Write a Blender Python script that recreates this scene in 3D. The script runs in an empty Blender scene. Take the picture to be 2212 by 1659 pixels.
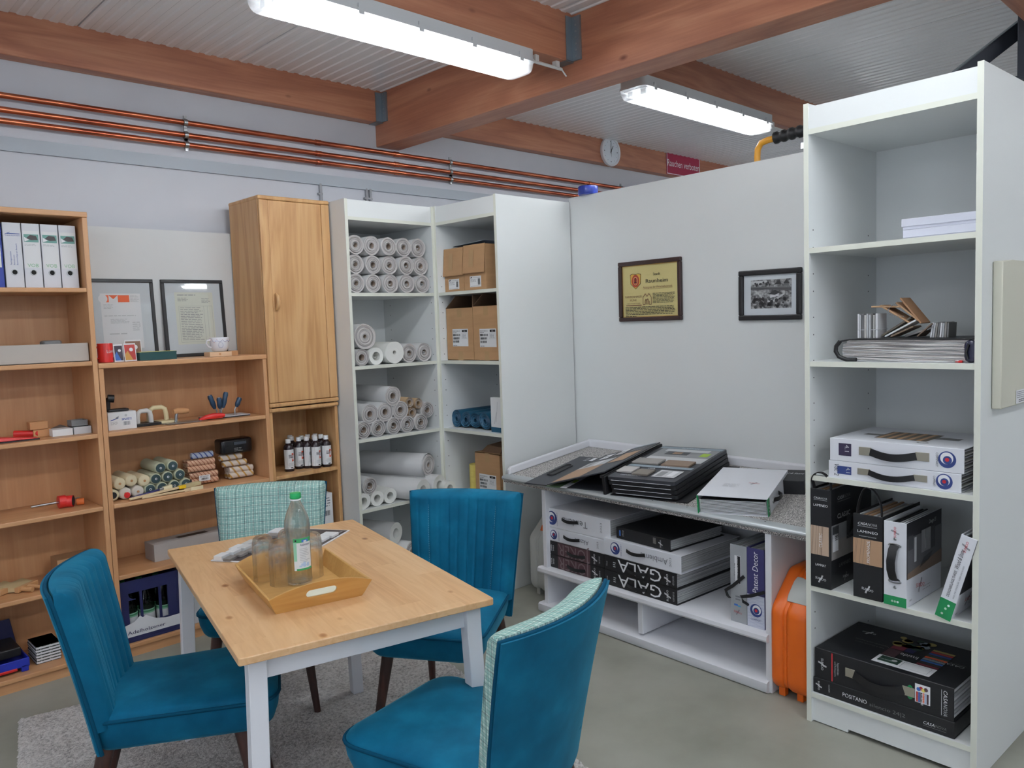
import bpy, math, random
from mathutils import Vector, Matrix, Euler
sc = bpy.context.scene
COL = sc.collection
rad = math.radians
PI = math.pi

# ------------------------------------------------------------------ camera
def make_camera():
    yaw, pit, rol = rad(43.97085), rad(-4.3793), rad(-1.96355)
    f = Vector((math.sin(yaw)*math.cos(pit), math.cos(yaw)*math.cos(pit), math.sin(pit)))
    r = f.cross(Vector((0, 0, 1))).normalized()
    u = r.cross(f)
    r2 = r*math.cos(rol)+u*math.sin(rol)
    u2 = u*math.cos(rol)-r*math.sin(rol)
    cd = bpy.data.cameras.new('camera')
    cd.sensor_width = 36.0
    cd.lens = 1710.35/2212*36
    cd.clip_start = 0.05
    o = bpy.data.objects.new('camera', cd)
    o.matrix_world = Matrix(((r2.x, u2.x, -f.x, 0), (r2.y, u2.y, -f.y, 0), (r2.z, u2.z, -f.z, 1.56), (0, 0, 0, 1)))
    COL.objects.link(o)
    sc.camera = o
make_camera()

# ------------------------------------------------------------------ world, exposure
w = bpy.data.worlds.new('world'); sc.world = w; w.use_nodes = True
w.node_tree.nodes['Background'].inputs[0].default_value = (0.78, 0.86, 1.0, 1)
w.node_tree.nodes['Background'].inputs[1].default_value = 2.6
sc.view_settings.view_transform = 'Standard'
sc.view_settings.look = 'None'
sc.view_settings.gamma = 1.0
sc.view_settings.use_curve_mapping = False
sc.view_settings.exposure = 0.0
sc.cycles.transparent_max_bounces = 32
TUBE_STRENGTH = 52.0

# ------------------------------------------------------------------ materials
MT = {}
def lin(c):
    return tuple((x/12.92 if x <= .04045 else ((x+.055)/1.055)**2.4) for x in (c[0]/255, c[1]/255, c[2]/255))+(1,)
def new_mat(name):
    m = bpy.data.materials.new(name); m.use_nodes = True
    nt = m.node_tree; b = nt.nodes['Principled BSDF']
    MT[name] = m
    return m, nt, b
def plain(name, c, rough=.5, metal=0, emit=0, spec=None, sheen=0, trans=0, ior=None, alpha=1):
    m, nt, b = new_mat(name)
    b.inputs['Base Color'].default_value = lin(c)
    b.inputs['Roughness'].default_value = rough
    b.inputs['Metallic'].default_value = metal
    if spec is not None: b.inputs['Specular IOR Level'].default_value = spec
    if sheen: b.inputs['Sheen Weight'].default_value = sheen
    if trans: b.inputs['Transmission Weight'].default_value = trans
    if ior: b.inputs['IOR'].default_value = ior
    if alpha < 1: b.inputs['Alpha'].default_value = alpha
    if emit:
        b.inputs['Emission Color'].default_value = lin(c); b.inputs['Emission Strength'].default_value = emit
    return m
def nd(nt, typ, **kw):
    n = nt.nodes.new(typ)
    for k, v in kw.items():
        if k.startswith('i_'):
            key = k[2:].replace('_', ' ')
            n.inputs[key].default_value = v
        else: setattr(n, k, v)
    return n
def coords(nt, scale=(1, 1, 1), rot=(0, 0, 0), loc=(0, 0, 0)):
    tc = nd(nt, 'ShaderNodeTexCoord'); mp = nd(nt, 'ShaderNodeMapping')
    mp.inputs['Scale'].default_value = scale; mp.inputs['Rotation'].default_value = rot; mp.inputs['Location'].default_value = loc
    nt.links.new(tc.outputs['Object'], mp.inputs['Vector'])
    return mp.outputs['Vector']
def ramp(nt, fac, stops, interp='LINEAR'):
    r = nd(nt, 'ShaderNodeValToRGB'); r.color_ramp.interpolation = interp
    e = r.color_ramp.elements
    while len(e) < len(stops): e.new(.5)
    for k, (p, c) in enumerate(stops):
        e[k].position = p; e[k].color = lin(c)
    nt.links.new(fac, r.inputs['Fac'])
    return r.outputs['Color']
def bump(nt, b, h, strength=.2, dist=.01):
    bp = nd(nt, 'ShaderNodeBump'); bp.inputs['Strength'].default_value = strength; bp.inputs['Distance'].default_value = dist
    nt.links.new(h, bp.inputs['Height']); nt.links.new(bp.outputs['Normal'], b.inputs['Normal'])
def noisy(name, stops, scale=8, rough=.5, bumps=0, bscale=None, detail=6, stretch=(1, 1, 1), metal=0, sheen=0, dist=.004, spec=None, tint=None):
    m, nt, b = new_mat(name)
    n = nd(nt, 'ShaderNodeTexNoise'); n.inputs['Scale'].default_value = scale; n.inputs['Detail'].default_value = detail
    nt.links.new(coords(nt, stretch), n.inputs['Vector'])
    nt.links.new(ramp(nt, n.outputs['Fac'], stops), b.inputs['Base Color'])
    b.inputs['Roughness'].default_value = rough; b.inputs['Metallic'].default_value = metal
    if spec is not None: b.inputs['Specular IOR Level'].default_value = spec
    if sheen:
        b.inputs['Sheen Weight'].default_value = sheen; b.inputs['Sheen Roughness'].default_value = .4; b.inputs['Sheen Tint'].default_value = tint or (1, 1, 1, 1)
    if bumps:
        n2 = nd(nt, 'ShaderNodeTexNoise'); n2.inputs['Scale'].default_value = bscale or scale; n2.inputs['Detail'].default_value = 4
        nt.links.new(coords(nt, stretch), n2.inputs['Vector'])
        bump(nt, b, n2.outputs['Fac'], bumps, dist)
    return m
def wood(name, c1, c2, c3, axis='Z', ring=9, rough=.45, knots=0, knotc=(110, 70, 40), grain=1.0):
    """plain sawn wood: stretched noise for fibre, a distorted band for growth rings, optional knots"""
    m, nt, b = new_mat(name)
    st = {'X': (.12, 1, 1), 'Y': (1, .12, 1), 'Z': (1, 1, .12)}[axis]
    st2 = {'X': (.9, 26, 26), 'Y': (26, .9, 26), 'Z': (26, 26, .9)}[axis]
    n = nd(nt, 'ShaderNodeTexNoise'); n.inputs['Scale'].default_value = ring; n.inputs['Detail'].default_value = 3; n.inputs['Distortion'].default_value = .6
    nt.links.new(coords(nt, st), n.inputs['Vector'])
    mu = nd(nt, 'ShaderNodeMath', operation='MULTIPLY'); mu.inputs[1].default_value = 5.0
    fr = nd(nt, 'ShaderNodeMath', operation='PINGPONG'); fr.inputs[1].default_value = .5
    nt.links.new(n.outputs['Fac'], mu.inputs[0]); nt.links.new(mu.outputs[0], fr.inputs[0])
    f = nd(nt, 'ShaderNodeTexNoise'); f.inputs['Scale'].default_value = 4; f.inputs['Detail'].default_value = 5
    nt.links.new(coords(nt, st2), f.inputs['Vector'])
    mx = nd(nt, 'ShaderNodeMath', operation='MULTIPLY_ADD'); mx.inputs[1].default_value = .9*grain
    nt.links.new(fr.outputs[0], mx.inputs[0])
    m2 = nd(nt, 'ShaderNodeMath', operation='MULTIPLY'); m2.inputs[1].default_value = .55
    nt.links.new(f.outputs['Fac'], m2.inputs[0]); nt.links.new(m2.outputs[0], mx.inputs[2])
    col = ramp(nt, mx.outputs[0], [(.15, c1), (.45, c2), (.8, c3)])
    if knots:
        v = nd(nt, 'ShaderNodeTexVoronoi'); v.inputs['Scale'].default_value = knots
        ks = {'X': (.5, 0, 1), 'Y': (1 if name == 'pine' else 0, .5, 0 if name == 'pine' else 1), 'Z': (1, 0, .5)}[axis]
        nt.links.new(coords(nt, ks), v.inputs['Vector'])
        kr = nd(nt, 'ShaderNodeValToRGB'); kr.color_ramp.elements[0].position = .03; kr.color_ramp.elements[0].color = (1, 1, 1, 1)
        kr.color_ramp.elements[1].position = .1; kr.color_ramp.elements[1].color = (0, 0, 0, 1)
        nt.links.new(v.outputs['Distance'], kr.inputs['Fac'])
        mix = nd(nt, 'ShaderNodeMix', data_type='RGBA')
        nt.links.new(kr.outputs['Color'], mix.inputs['Factor']); nt.links.new(col, mix.inputs['A']); mix.inputs['B'].default_value = lin(knotc)
        col = mix.outputs['Result']
    nt.links.new(col, b.inputs['Base Color']); b.inputs['Roughness'].default_value = rough
    bump(nt, b, f.outputs['Fac'], .08, .002)
    return m

plain('white_board', (226, 229, 228), .42)
plain('board_edge', (222, 224, 212), .5)
noisy('wall_paint', [(.3, (203, 205, 212)), (.7, (209, 211, 217))], 3, .8, .05, 120)
noisy('wall_board_paint', [(.3, (214, 216, 216)), (.7, (219, 221, 221))], 3, .7)
noisy('concrete', [(.28, (132, 132, 121)), (.5, (150, 150, 139)), (.75, (163, 162, 152))], 2.2, .55, .06, 40, 9)
plain('ceiling_metal', (240, 240, 242), .24, spec=.8)
plain('seam_dark', (70, 70, 74), .7)
wood('glulam_x', (190, 134, 104), (176, 118, 90), (158, 100, 76), 'X', 5, .42, 6, (104, 54, 36))
wood('glulam_y', (190, 134, 104), (176, 118, 90), (158, 100, 76), 'Y', 5, .42, 6, (104, 54, 36))
wood('beech', (208, 160, 116), (200, 150, 106), (190, 139, 95), 'Z', 5, .4, grain=.7)
wood('beech_x', (208, 160, 116), (200, 150, 106), (190, 139, 95), 'X', 5, .4, grain=.7)
wood('oak', (206, 164, 116), (200, 156, 106), (182, 136, 88), 'Z', 6, .42, grain=1.1)
def pine():
    m, nt, b = new_mat('pine')
    tc = nd(nt, 'ShaderNodeTexCoord'); sp = nd(nt, 'ShaderNodeSeparateXYZ'); nt.links.new(tc.outputs['Object'], sp.inputs[0])
    def ma(op, a, v=None, w=None):
        n = nd(nt, 'ShaderNodeMath', operation=op); nt.links.new(a, n.inputs[0])
        for k, q in ((1, v), (2, w)):
            if q is None: continue
            if isinstance(q, (int, float)): n.inputs[k].default_value = q
            else: nt.links.new(q, n.inputs[k])
        return n.outputs[0]
    ix = ma('FLOOR', ma('MULTIPLY', sp.outputs['X'], 11.0))
    wn = nd(nt, 'ShaderNodeTexWhiteNoise', noise_dimensions='1D'); nt.links.new(ix, wn.inputs['W'])
    yb = ma('FLOOR', ma('MULTIPLY_ADD', sp.outputs['Y'], 2.1, ma('MULTIPLY', wn.outputs['Value'], 7.0)))
    wn2 = nd(nt, 'ShaderNodeTexWhiteNoise', noise_dimensions='2D'); cb = nd(nt, 'ShaderNodeCombineXYZ'); nt.links.new(ix, cb.inputs[0]); nt.links.new(yb, cb.inputs[1]); nt.links.new(cb.outputs[0], wn2.inputs['Vector'])
    off = nd(nt, 'ShaderNodeCombineXYZ'); nt.links.new(ma('MULTIPLY', wn2.outputs['Value'], 20.0), off.inputs[1])
    va = nd(nt, 'ShaderNodeVectorMath', operation='ADD'); nt.links.new(tc.outputs['Object'], va.inputs[0]); nt.links.new(off.outputs[0], va.inputs[1])
    mp = nd(nt, 'ShaderNodeMapping'); mp.inputs['Scale'].default_value = (1, .1, 1); nt.links.new(va.outputs[0], mp.inputs['Vector'])
    n = nd(nt, 'ShaderNodeTexNoise'); n.inputs['Scale'].default_value = 14; n.inputs['Detail'].default_value = 3; n.inputs['Distortion'].default_value = .8; nt.links.new(mp.outputs[0], n.inputs['Vector'])
    rings = ma('PINGPONG', ma('MULTIPLY', n.outputs['Fac'], 7.0), .5)
    mp2 = nd(nt, 'ShaderNodeMapping'); mp2.inputs['Scale'].default_value = (120, 3, 120); nt.links.new(va.outputs[0], mp2.inputs['Vector'])
    f = nd(nt, 'ShaderNodeTexNoise'); f.inputs['Scale'].default_value = 1; f.inputs['Detail'].default_value = 3; nt.links.new(mp2.outputs[0], f.inputs['Vector'])
    fac = ma('ADD', ma('MULTIPLY', rings, .45), ma('MULTIPLY_ADD', f.outputs['Fac'], .3, ma('MULTIPLY', wn2.outputs['Value'], .42)))
    col = ramp(nt, fac, [(.2, (222, 184, 140)), (.55, (212, 170, 124)), (.95, (190, 142, 96))])
    v = nd(nt, 'ShaderNodeTexVoronoi'); v.inputs['Scale'].default_value = 5.2; mp3 = nd(nt, 'ShaderNodeMapping'); mp3.inputs['Scale'].default_value = (1.25, .8, 0); nt.links.new(tc.outputs['Object'], mp3.inputs['Vector']); nt.links.new(mp3.outputs[0], v.inputs['Vector'])
    kc = ramp(nt, v.outputs['Distance'], [(.02, (128, 84, 50)), (.05, (166, 112, 66)), (.075, (186, 138, 92)), (.09, (206, 162, 116))])
    km = nd(nt, 'ShaderNodeMapRange'); km.inputs['From Min'].default_value = .06; km.inputs['From Max'].default_value = .1; km.inputs['To Min'].default_value = 1; km.inputs['To Max'].default_value = 0; nt.links.new(v.outputs['Distance'], km.inputs['Value'])
    mix = nd(nt, 'ShaderNodeMix', data_type='RGBA'); nt.links.new(km.outputs[0], mix.inputs['Factor']); nt.links.new(col, mix.inputs['A']); nt.links.new(kc, mix.inputs['B'])
    nt.links.new(mix.outputs['Result'], b.inputs['Base Color']); b.inputs['Roughness'].default_value = .36; bump(nt, b, f.outputs['Fac'], .06, .001)
pine()
wood('bamboo', (206, 162, 96), (196, 150, 84), (186, 138, 74), 'X', 9, .4, grain=.6)
wood('walnut', (78, 44, 34), (62, 34, 27), (46, 24, 20), 'Z', 9, .45)
plain('white_lacquer', (226, 227, 232), .4)
plain('black', (22, 22, 25), .45)
plain('black_gloss', (20, 20, 23), .25)
plain('ink', (28, 28, 32), .6)
plain('grey_ink', (120, 122, 128), .6)
plain('pale_ink', (185, 187, 190), .6)
plain('paper', (232, 233, 236), .7)
plain('paper_grey', (196, 198, 201), .7)
plain('paper_page', (176, 177, 178), .8)
plain('mat_board', (205, 211, 216), .6)
plain('cream_paper', (222, 220, 196), .75)
plain('parchment', (204, 190, 130), .6)
plain('red', (200, 40, 38), .4)
plain('red_ink', (196, 48, 56), .5)
plain('orange_ink', (238, 108, 62), .6)
plain('navy', (36, 40, 84), .4)
plain('blue_ink', (58, 84, 158), .6)
plain('indigo', (58, 56, 104), .45)
plain('green', (24, 130, 76), .45)
plain('copper', (196, 112, 78), .3, 1)
plain('steel', (172, 174, 176), .32, 1)
plain('galvanised', (148, 160, 168), .42, .8)
plain('dark_steel', (74, 80, 90), .5, .4)
plain('grey_plastic', (196, 200, 202), .4)
plain('light_plastic', (216, 218, 216), .4)
noisy('cardboard', [(.3, (168, 130, 92)), (.7, (180, 141, 101))], 5, .8, stretch=(1, 1, 6))
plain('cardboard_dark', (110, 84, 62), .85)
plain('tan_tape', (176, 144, 106), .25)
plain('label_white', (226, 227, 228), .6)
plain('wire_grey', (150, 152, 156), .5)
plain('hole', (30, 30, 30), .9)
plain('gold', (196, 160, 96), .35, .6)
plain('yellow', (232, 214, 112), .5)
plain('cream', (226, 214, 178), .5)
plain('tan_wood', (196, 150, 104), .55)
plain('dim_white', (196, 198, 200), .5)

# ------------------------------------------------------------------ mesh collector
_text_cache = {}
def text_mesh(s):
    if s not in _text_cache:
        cu = bpy.data.curves.new('t', 'FONT'); cu.body = s; cu.size = 1; cu.resolution_u = 2
        o = bpy.data.objects.new('t', cu); COL.objects.link(o)
        dg = bpy.context.evaluated_depsgraph_get()
        me = bpy.data.meshes.new_from_object(o.evaluated_get(dg))
        vs = [tuple(v.co[:2]) for v in me.vertices]; fs = [tuple(p.vertices) for p in me.polygons]
        bpy.data.objects.remove(o); bpy.data.curves.remove(cu); bpy.data.meshes.remove(me)
        x0 = min((v[0] for v in vs), default=0); x1 = max((v[0] for v in vs), default=1)
        _text_cache[s] = (vs, fs, x0, x1)
    return _text_cache[s]

def rrect(x0, y0, x1, y1, r, n=5):
    r = min(r, (x1-x0)/2-1e-5, (y1-y0)/2-1e-5)
    out = []
    for cx, cy, a0 in ((x1-r, y1-r, 0), (x0+r, y1-r, 90), (x0+r, y0+r, 180), (x1-r, y0+r, 270)):
        for k in range(n+1):
            a = rad(a0+90*k/n); out.append((cx+r*math.cos(a), cy+r*math.sin(a)))
    return out
def arc(cx, cy, r, a0, a1, n=12):
    return [(cx+r*math.cos(rad(a0+(a1-a0)*k/n)), cy+r*math.sin(rad(a0+(a1-a0)*k/n))) for k in range(n+1)]

class M:
    """collects shapes for ONE mesh object"""
    def __init__(s, X=None):
        s.v = []; s.f = []; s.fm = []; s.mats = []; s.X = X
    def mi(s, mat):
        if mat not in s.mats: s.mats.append(mat)
        return s.mats.index(mat)
    def add(s, vs, fs, mat):
        b = len(s.v); k = s.mi(mat)
        if s.X is not None: s.v += [tuple(s.X @ Vector(p)) for p in vs]
        else: s.v += [tuple(p) for p in vs]
        for f in fs: s.f.append(tuple(i+b for i in f)); s.fm.append(k)
        return s
    def box(s, x0, y0, z0, x1, y1, z1, mat):
        if x0 > x1: x0, x1 = x1, x0
        if y0 > y1: y0, y1 = y1, y0
        if z0 > z1: z0, z1 = z1, z0
        vs = [(x, y, z) for z in (z0, z1) for y in (y0, y1) for x in (x0, x1)]
        return s.add(vs, [(0, 2, 3, 1), (4, 5, 7, 6), (0, 1, 5, 4), (2, 6, 7, 3), (0, 4, 6, 2), (1, 3, 7, 5)], mat)
    def loft(s, rings, mat, caps=True, closed=False):
        n = len(rings[0]); vs = [p for r in rings for p in r]; fs = []
        m = len(rings)
        for i in range(m if closed else m-1):
            a = i*n; b = ((i+1) % m)*n
            for k in range(n):
                k2 = (k+1) % n
                fs.append((a+k, a+k2, b+k2, b+k))
        if caps and not closed:
            fs.append(tuple(range(n-1, -1, -1))); fs.append(tuple((m-1)*n+k for k in range(n)))
        return s.add(vs, fs, mat)
    def prism(s, poly, z0, z1, mat, axis='z'):
        """extrude a 2-D outline; axis z: (x,y), axis y: (x,z), axis x: (y,z)"""
        if axis == 'z': rs = [[(p[0], p[1], z) for p in poly] for z in (z0, z1)]
        elif axis == 'y': rs = [[(p[0], y, p[1]) for p in poly] for y in (z1, z0)]
        else: rs = [[(x, p[0], p[1]) for p in poly] for x in (z0, z1)]
        return s.loft(rs, mat)
    def puff(s, x0, y0, z0, x1, y1, z1, r, e, mat, axis='z', n=4):
        """box with rounded corners (radius r) and edges softened by e at both ends of the axis"""
        lo, hi, A = {'z': (z0, z1, (x0, y0, x1, y1)), 'y': (y0, y1, (x0, z0, x1, z1)), 'x': (x0, x1, (y0, z0, y1, z1))}[axis]
        lev = [(lo+e*(1-math.cos(PI/2*k/n)), e*(1-math.sin(PI/2*k/n))) for k in range(n+1)]
        lev += [(hi-(l-lo), i) for l, i in reversed(lev)]
        rs = []
        for l, i in lev:
            pl = rrect(A[0]+i, A[1]+i, A[2]-i, A[3]-i, max(r-i*.5, .001))
            rs.append([(p[0], p[1], l) if axis == 'z' else ((p[0], l, p[1]) if axis == 'y' else (l, p[0], p[1])) for p in pl])
        if axis == 'y': rs = rs[::-1]
        return s.loft(rs, mat)
    def cyl(s, p0, p1, r0, mat, r1=None, n=16, caps=True):
        if r1 is None: r1 = r0
        p0 = Vector(p0); p1 = Vector(p1); d = (p1-p0).normalized()
        u = d.orthogonal().normalized(); v = d.cross(u)
        rs = []
        for p, r in ((p0, r0), (p1, r1)):
            rs.append([tuple(p+(u*math.cos(2*PI*k/n)+v*math.sin(2*PI*k/n))*r) for k in range(n)])
        return s.loft(rs, mat, caps)
    def tube(s, pts, r, mat, n=8, closed=False, sq=None):
        """round tube along a path; sq=(w,h) gives a flat strap"""
        P = [Vector(p) for p in pts]; m = len(P); rs = []
        u = None
        for i in range(m):
            a = P[i-1] if (i > 0 or closed) else P[i]; b = P[(i+1) % m] if (i < m-1 or closed) else P[i]
            d = (b-a).normalized()
            if u is None:
                u = d.orthogonal().normalized()
                if sq is not None and len(sq) > 2: u = Vector(sq[2]); u = (u-d*u.dot(d)).normalized()
            u = (u-d*u.dot(d)).normalized(); v = d.cross(u)
            ri = r[i] if isinstance(r, (list, tuple)) else r
            if sq: rs.append([tuple(P[i]+u*a*sq[0]/2+v*b*sq[1]/2) for a, b in ((1, 1), (-1, 1), (-1, -1), (1, -1))])
            else: rs.append([tuple(P[i]+(u*math.cos(2*PI*k/n)+v*math.sin(2*PI*k/n))*ri) for k in range(n)])
        return s.loft(rs, mat, True, closed)
    def lathe(s, prof, mat, n=24, o=(0, 0, 0), axis='z', caps=True):
        rs = []
        for r, h in prof:
            ring = []
            for k in range(n):
                a = 2*PI*k/n; c, d = r*math.cos(a), r*math.sin(a)
                ring.append((o[0]+c, o[1]+d, o[2]+h) if axis == 'z' else ((o[0]+c, o[1]-h, o[2]+d) if axis == 'y' else (o[0]+h, o[1]+c, o[2]+d)))
            rs.append(ring)
        return s.loft(rs, mat, caps)
    def grid(s, nu, nv, fn, mat, wrap=False):
        vs = [tuple(fn(i/nu, j/nv)) for j in range(nv+1) for i in range(nu+1)]
        fs = [(j*(nu+1)+i, j*(nu+1)+i+1, (j+1)*(nu+1)+i+1, (j+1)*(nu+1)+i) for j in range(nv) for i in range(nu)]
        return s.add(vs, fs, mat)
    def done(s, name, parent=None, bev=0, sm=None, label=None, cat=None, group=None, kind=None, loc=None, rz=0, rot=None, bseg=2):
        me = bpy.data.meshes.new(name)
        me.from_pydata(s.v, [], s.f)
        for k in s.mats: me.materials.append(MT[k])
        me.polygons.foreach_set('material_index', s.fm)
        me.validate(); me.update()
        if sm is not None:
            me.polygons.foreach_set('use_smooth', [True]*len(me.polygons))
            me.set_sharp_from_angle(angle=rad(sm))
        o = bpy.data.objects.new(name, me); COL.objects.link(o)
        if bev:
            b = o.modifiers.new('edge', 'BEVEL'); b.width = bev; b.segments = bseg; b.limit_method = 'ANGLE'; b.angle_limit = rad(50)
        if parent is not None: o.parent = parent
        if loc is not None: o.location = loc
        if rot is not None: o.rotation_euler = rot
        elif rz: o.rotation_euler = (0, 0, rz)
        return tag(o, label, cat, group, kind)
def tag(o, label=None, cat=None, group=None, kind=None):
    for k, v in (('label', label), ('category', cat), ('group', group), ('kind', kind)):
        if v: o[k] = v
    return o
def thing(name, label, cat, loc=(0, 0, 0), rz=0, group=None, rot=None, parent=None):
    o = bpy.data.objects.new(name, None); COL.objects.link(o); o.empty_display_size = .05
    o.location = loc; o.rotation_euler = rot if rot is not None else (0, 0, rz)
    return tag(o, label, cat, group)
def copy_tree(o, parent=None):
    c = o.copy(); COL.objects.link(c)
    if parent is not None: c.parent = parent
    for ch in list(o.children): copy_tree(ch, c)
    return c
class Fr:
    """a piece of furniture's own axes: x to the right seen from its front, y into its depth"""
    def __init__(s, x, y, deg):
        s.o = Vector((x, y, 0)); s.a = rad(deg)
    def p(s, x, y, z=0):
        c, d = math.cos(s.a), math.sin(s.a)
        return (s.o.x+c*x-d*y, s.o.y+d*x+c*y, z)
class Dec:
    """flat print on a face: origin, right, up; every layer lies a hair above the one before"""
    def __init__(s, m, o, r, u, step=.00025, k=1):
        s.m = m; s.o = Vector(o); s.r = Vector(r).normalized(); s.u = Vector(u).normalized(); s.n = s.r.cross(s.u); s.k = k; s.step = step
    def pt(s, x, y): return tuple(s.o+s.r*x+s.u*y+s.n*(s.step*s.k))
    def up(s): s.k += 1; return s
    def poly(s, pts, mat):
        s.m.add([s.pt(*p) for p in pts], [tuple(range(len(pts)))], mat); return s
    def rect(s, x0, y0, x1, y1, mat):
        return s.poly([(x0, y0), (x1, y0), (x1, y1), (x0, y1)], mat)
    def disc(s, x, y, r, mat, n=20, ry=None):
        return s.poly([(x+r*math.cos(2*PI*k/n), y+(ry or r)*math.sin(2*PI*k/n)) for k in range(n)], mat)
    def frame(s, x0, y0, x1, y1, t, mat):
        s.rect(x0, y0, x1, y0+t, mat); s.rect(x0, y1-t, x1, y1, mat); s.rect(x0, y0+t, x0+t, y1-t, mat); s.rect(x1-t, y0+t, x1, y1-t, mat); return s
    def line(s, x0, y0, x1, y1, t, mat):
        dx, dy = x1-x0, y1-y0; l = math.hypot(dx, dy) or 1; nx, ny = -dy/l*t/2, dx/l*t/2
        return s.poly([(x0-nx, y0-ny), (x1-nx, y1-ny), (x1+nx, y1+ny), (x0+nx, y0+ny)], mat)
    def text(s, t, x, y, h, mat, w=None, align='l', rot=0, shear=0):
        """cap height h, optional total width w, baseline start at x,y, turned by rot degrees"""
        vs, fs, x0, x1 = text_mesh(t)
        k = h/.7; kx = k if w is None else w/max(x1-x0, 1e-6); W = (x1-x0)*kx
        ox = {'l': 0, 'c': -W/2, 'r': -W}[align]; c, d = math.cos(rad(rot)), math.sin(rad(rot))
        P = []
        for a, b in vs:
            px, py = (a-x0)*kx+ox+shear*b*k, b*k
            P.append(s.pt(x+c*px-d*py, y+d*px+c*py))
        s.m.add(P, fs, mat); return s
    def print_lines(s, x0, y0, x1, y1, n, mat, fill=.5, seed=1, rag=.25):
        """n rows of small print between y0 (bottom) and y1, broken into words"""
        rnd = random.Random(seed); p = (y1-y0)/n
        for k in range(n):
            y = y1-(k+1)*p; x = x0; end = x1-(x1-x0)*rag*rnd.random()
            while x < end:
                l = min(p*rnd.uniform(1.2, 3.6), end-x)
                s.rect(x, y+p*(1-fill)/2, x+l, y+p*(1+fill)/2, mat); x += l+p*.45
        return s
    def barcode(s, x0, y0, x1, y1, mat, seed=1):
        rnd = random.Random(seed); x = x0; u = (x1-x0)/40
        while x < x1:
            l = u*rnd.choice((1, 1, 2, 3)); s.rect(x, y0, min(x+l, x1), y1, mat); x += l+u*rnd.choice((1, 1, 2))
        return s
ORD = ['first', 'second', 'third', 'fourth', 'fifth', 'sixth', 'seventh', 'eighth', 'ninth', 'tenth']
# ------------------------------------------------------------------ luminaires: two in view, the others added
def luminaire(x0, x1, yc, label, zt=2.84, tails=()):
    L = x1-x0
    t = thing('fluorescent_light', label, 'ceiling light', ((x0+x1)/2, yc, zt), 0, 'twin tube luminaires under the joists')
    h = L/2
    m = M(); m.prism(rrect(-h, -.085, h, .085, .03), -.052, 0, 'lamp_housing'); m.prism(rrect(-h-.004, -.092, h+.004, .092, .035), -.058, -.046, 'lamp_housing')
    m.done('housing', t, sm=40)
    m = M(); m.box(-h+.03, -.07, -.0605, h-.03, .07, -.0585, 'lamp_reflector')
    for s in (-1, 1): m.box(s*(h-.055)-.006, -.06, -.0885, s*(h-.055)+.006, -.025, -.06, 'lamp_reflector'); m.box(s*(h-.055)-.006, .025, -.0885, s*(h-.055)+.006, .06, -.06, 'lamp_reflector')
    m.done('gear_tray', t)
    for s in (-1, 1):
        m = M(); m.cyl((-h+.06, s*.042, -.078), (h-.06, s*.042, -.078), .013, 'tube_glow', n=12); m.done('lamp_tube', t, sm=50)
    m = M(); n = 6; rs = []
    for k in range(n+1):
        a = PI/2*k/n; i = .022*(1-math.cos(a)); z = -.058-.05*math.sin(a)
        rs.append([(p[0], p[1], z) for p in rrect(-h+i, -.086+i, h-i, .086-i, .03)])
    m.loft(rs, 'lamp_cover', True); m.done('cover', t, sm=50)
    for k in range(5):
        x = -h+.1+(L-.2)*k/4
        for s in (-1, 1): m = M(); m.box(x-.012, s*.088-.006, -.07, x+.012, s*.088+.006, -.03, 'lamp_housing'); m.done('clip', t)
    return t
plain('lamp_housing', (206, 209, 211), .45)
plain('lamp_reflector', (238, 240, 242), .5)
plain('tube_glow', (247, 250, 252), .5, emit=TUBE_STRENGTH)
def cover_mat():
    m, nt, b = new_mat('lamp_cover')
    out = nt.nodes['Material Output']
    tr = nd(nt, 'ShaderNodeBsdfTransparent'); tr.inputs[0].default_value = (.94, .96, .98, 1)
    gl = nd(nt, 'ShaderNodeBsdfGlossy'); gl.inputs['Roughness'].default_value = .12
    df = nd(nt, 'ShaderNodeBsdfTranslucent'); df.inputs[0].default_value = (.95, .97, 1, 1)
    m1 = nd(nt, 'ShaderNodeMixShader'); m1.inputs[0].default_value = .22
    m2 = nd(nt, 'ShaderNodeMixShader'); m2.inputs[0].default_value = .06
    nt.links.new(tr.outputs[0], m1.inputs[1]); nt.links.new(df.outputs[0], m1.inputs[2])
    nt.links.new(m1.outputs[0], m2.inputs[1]); nt.links.new(gl.outputs[0], m2.inputs[2])
    nt.links.new(m2.outputs[0], out.inputs['Surface'])
cover_mat()
luminaire(1.42, 2.785, 2.735, 'long lit twin-tube ceiling light at the upper frame edge, before the crossing beam')
luminaire(3.57, 5.0, 2.69, 'shorter lit twin-tube ceiling light beyond the crossing beam, above the white partition', 2.87)
for x0, x1, y, lb in ((-2.2, -.65, 2.735, 'in line with the upper one, further along the same joist'), (6.3, 7.7, 2.735, 'beyond the partition, far along the joist'), (1.2, 2.75, .985, 'over the gap between table and sample shelf'), (-1.2, .35, .985, 'over the floor left of the table'), (6.3, 7.7, .985, 'far behind the tall sample shelf'), (1.2, 2.75, -.755, 'behind the viewpoint, right of the middle'), (-2.2, -.65, -.755, 'behind the viewpoint, over the empty floor'), (3.75, 5.15, -.755, 'behind the viewpoint, past the tall sample shelf'), (.2, 1.75, -2.505, 'at the far end of the hall behind the viewpoint')):
    luminaire(x0, x1, y, 'added unseen twin-tube ceiling light '+lb, 2.85)  # none of these is in view; added to brighten room and ceiling

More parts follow.
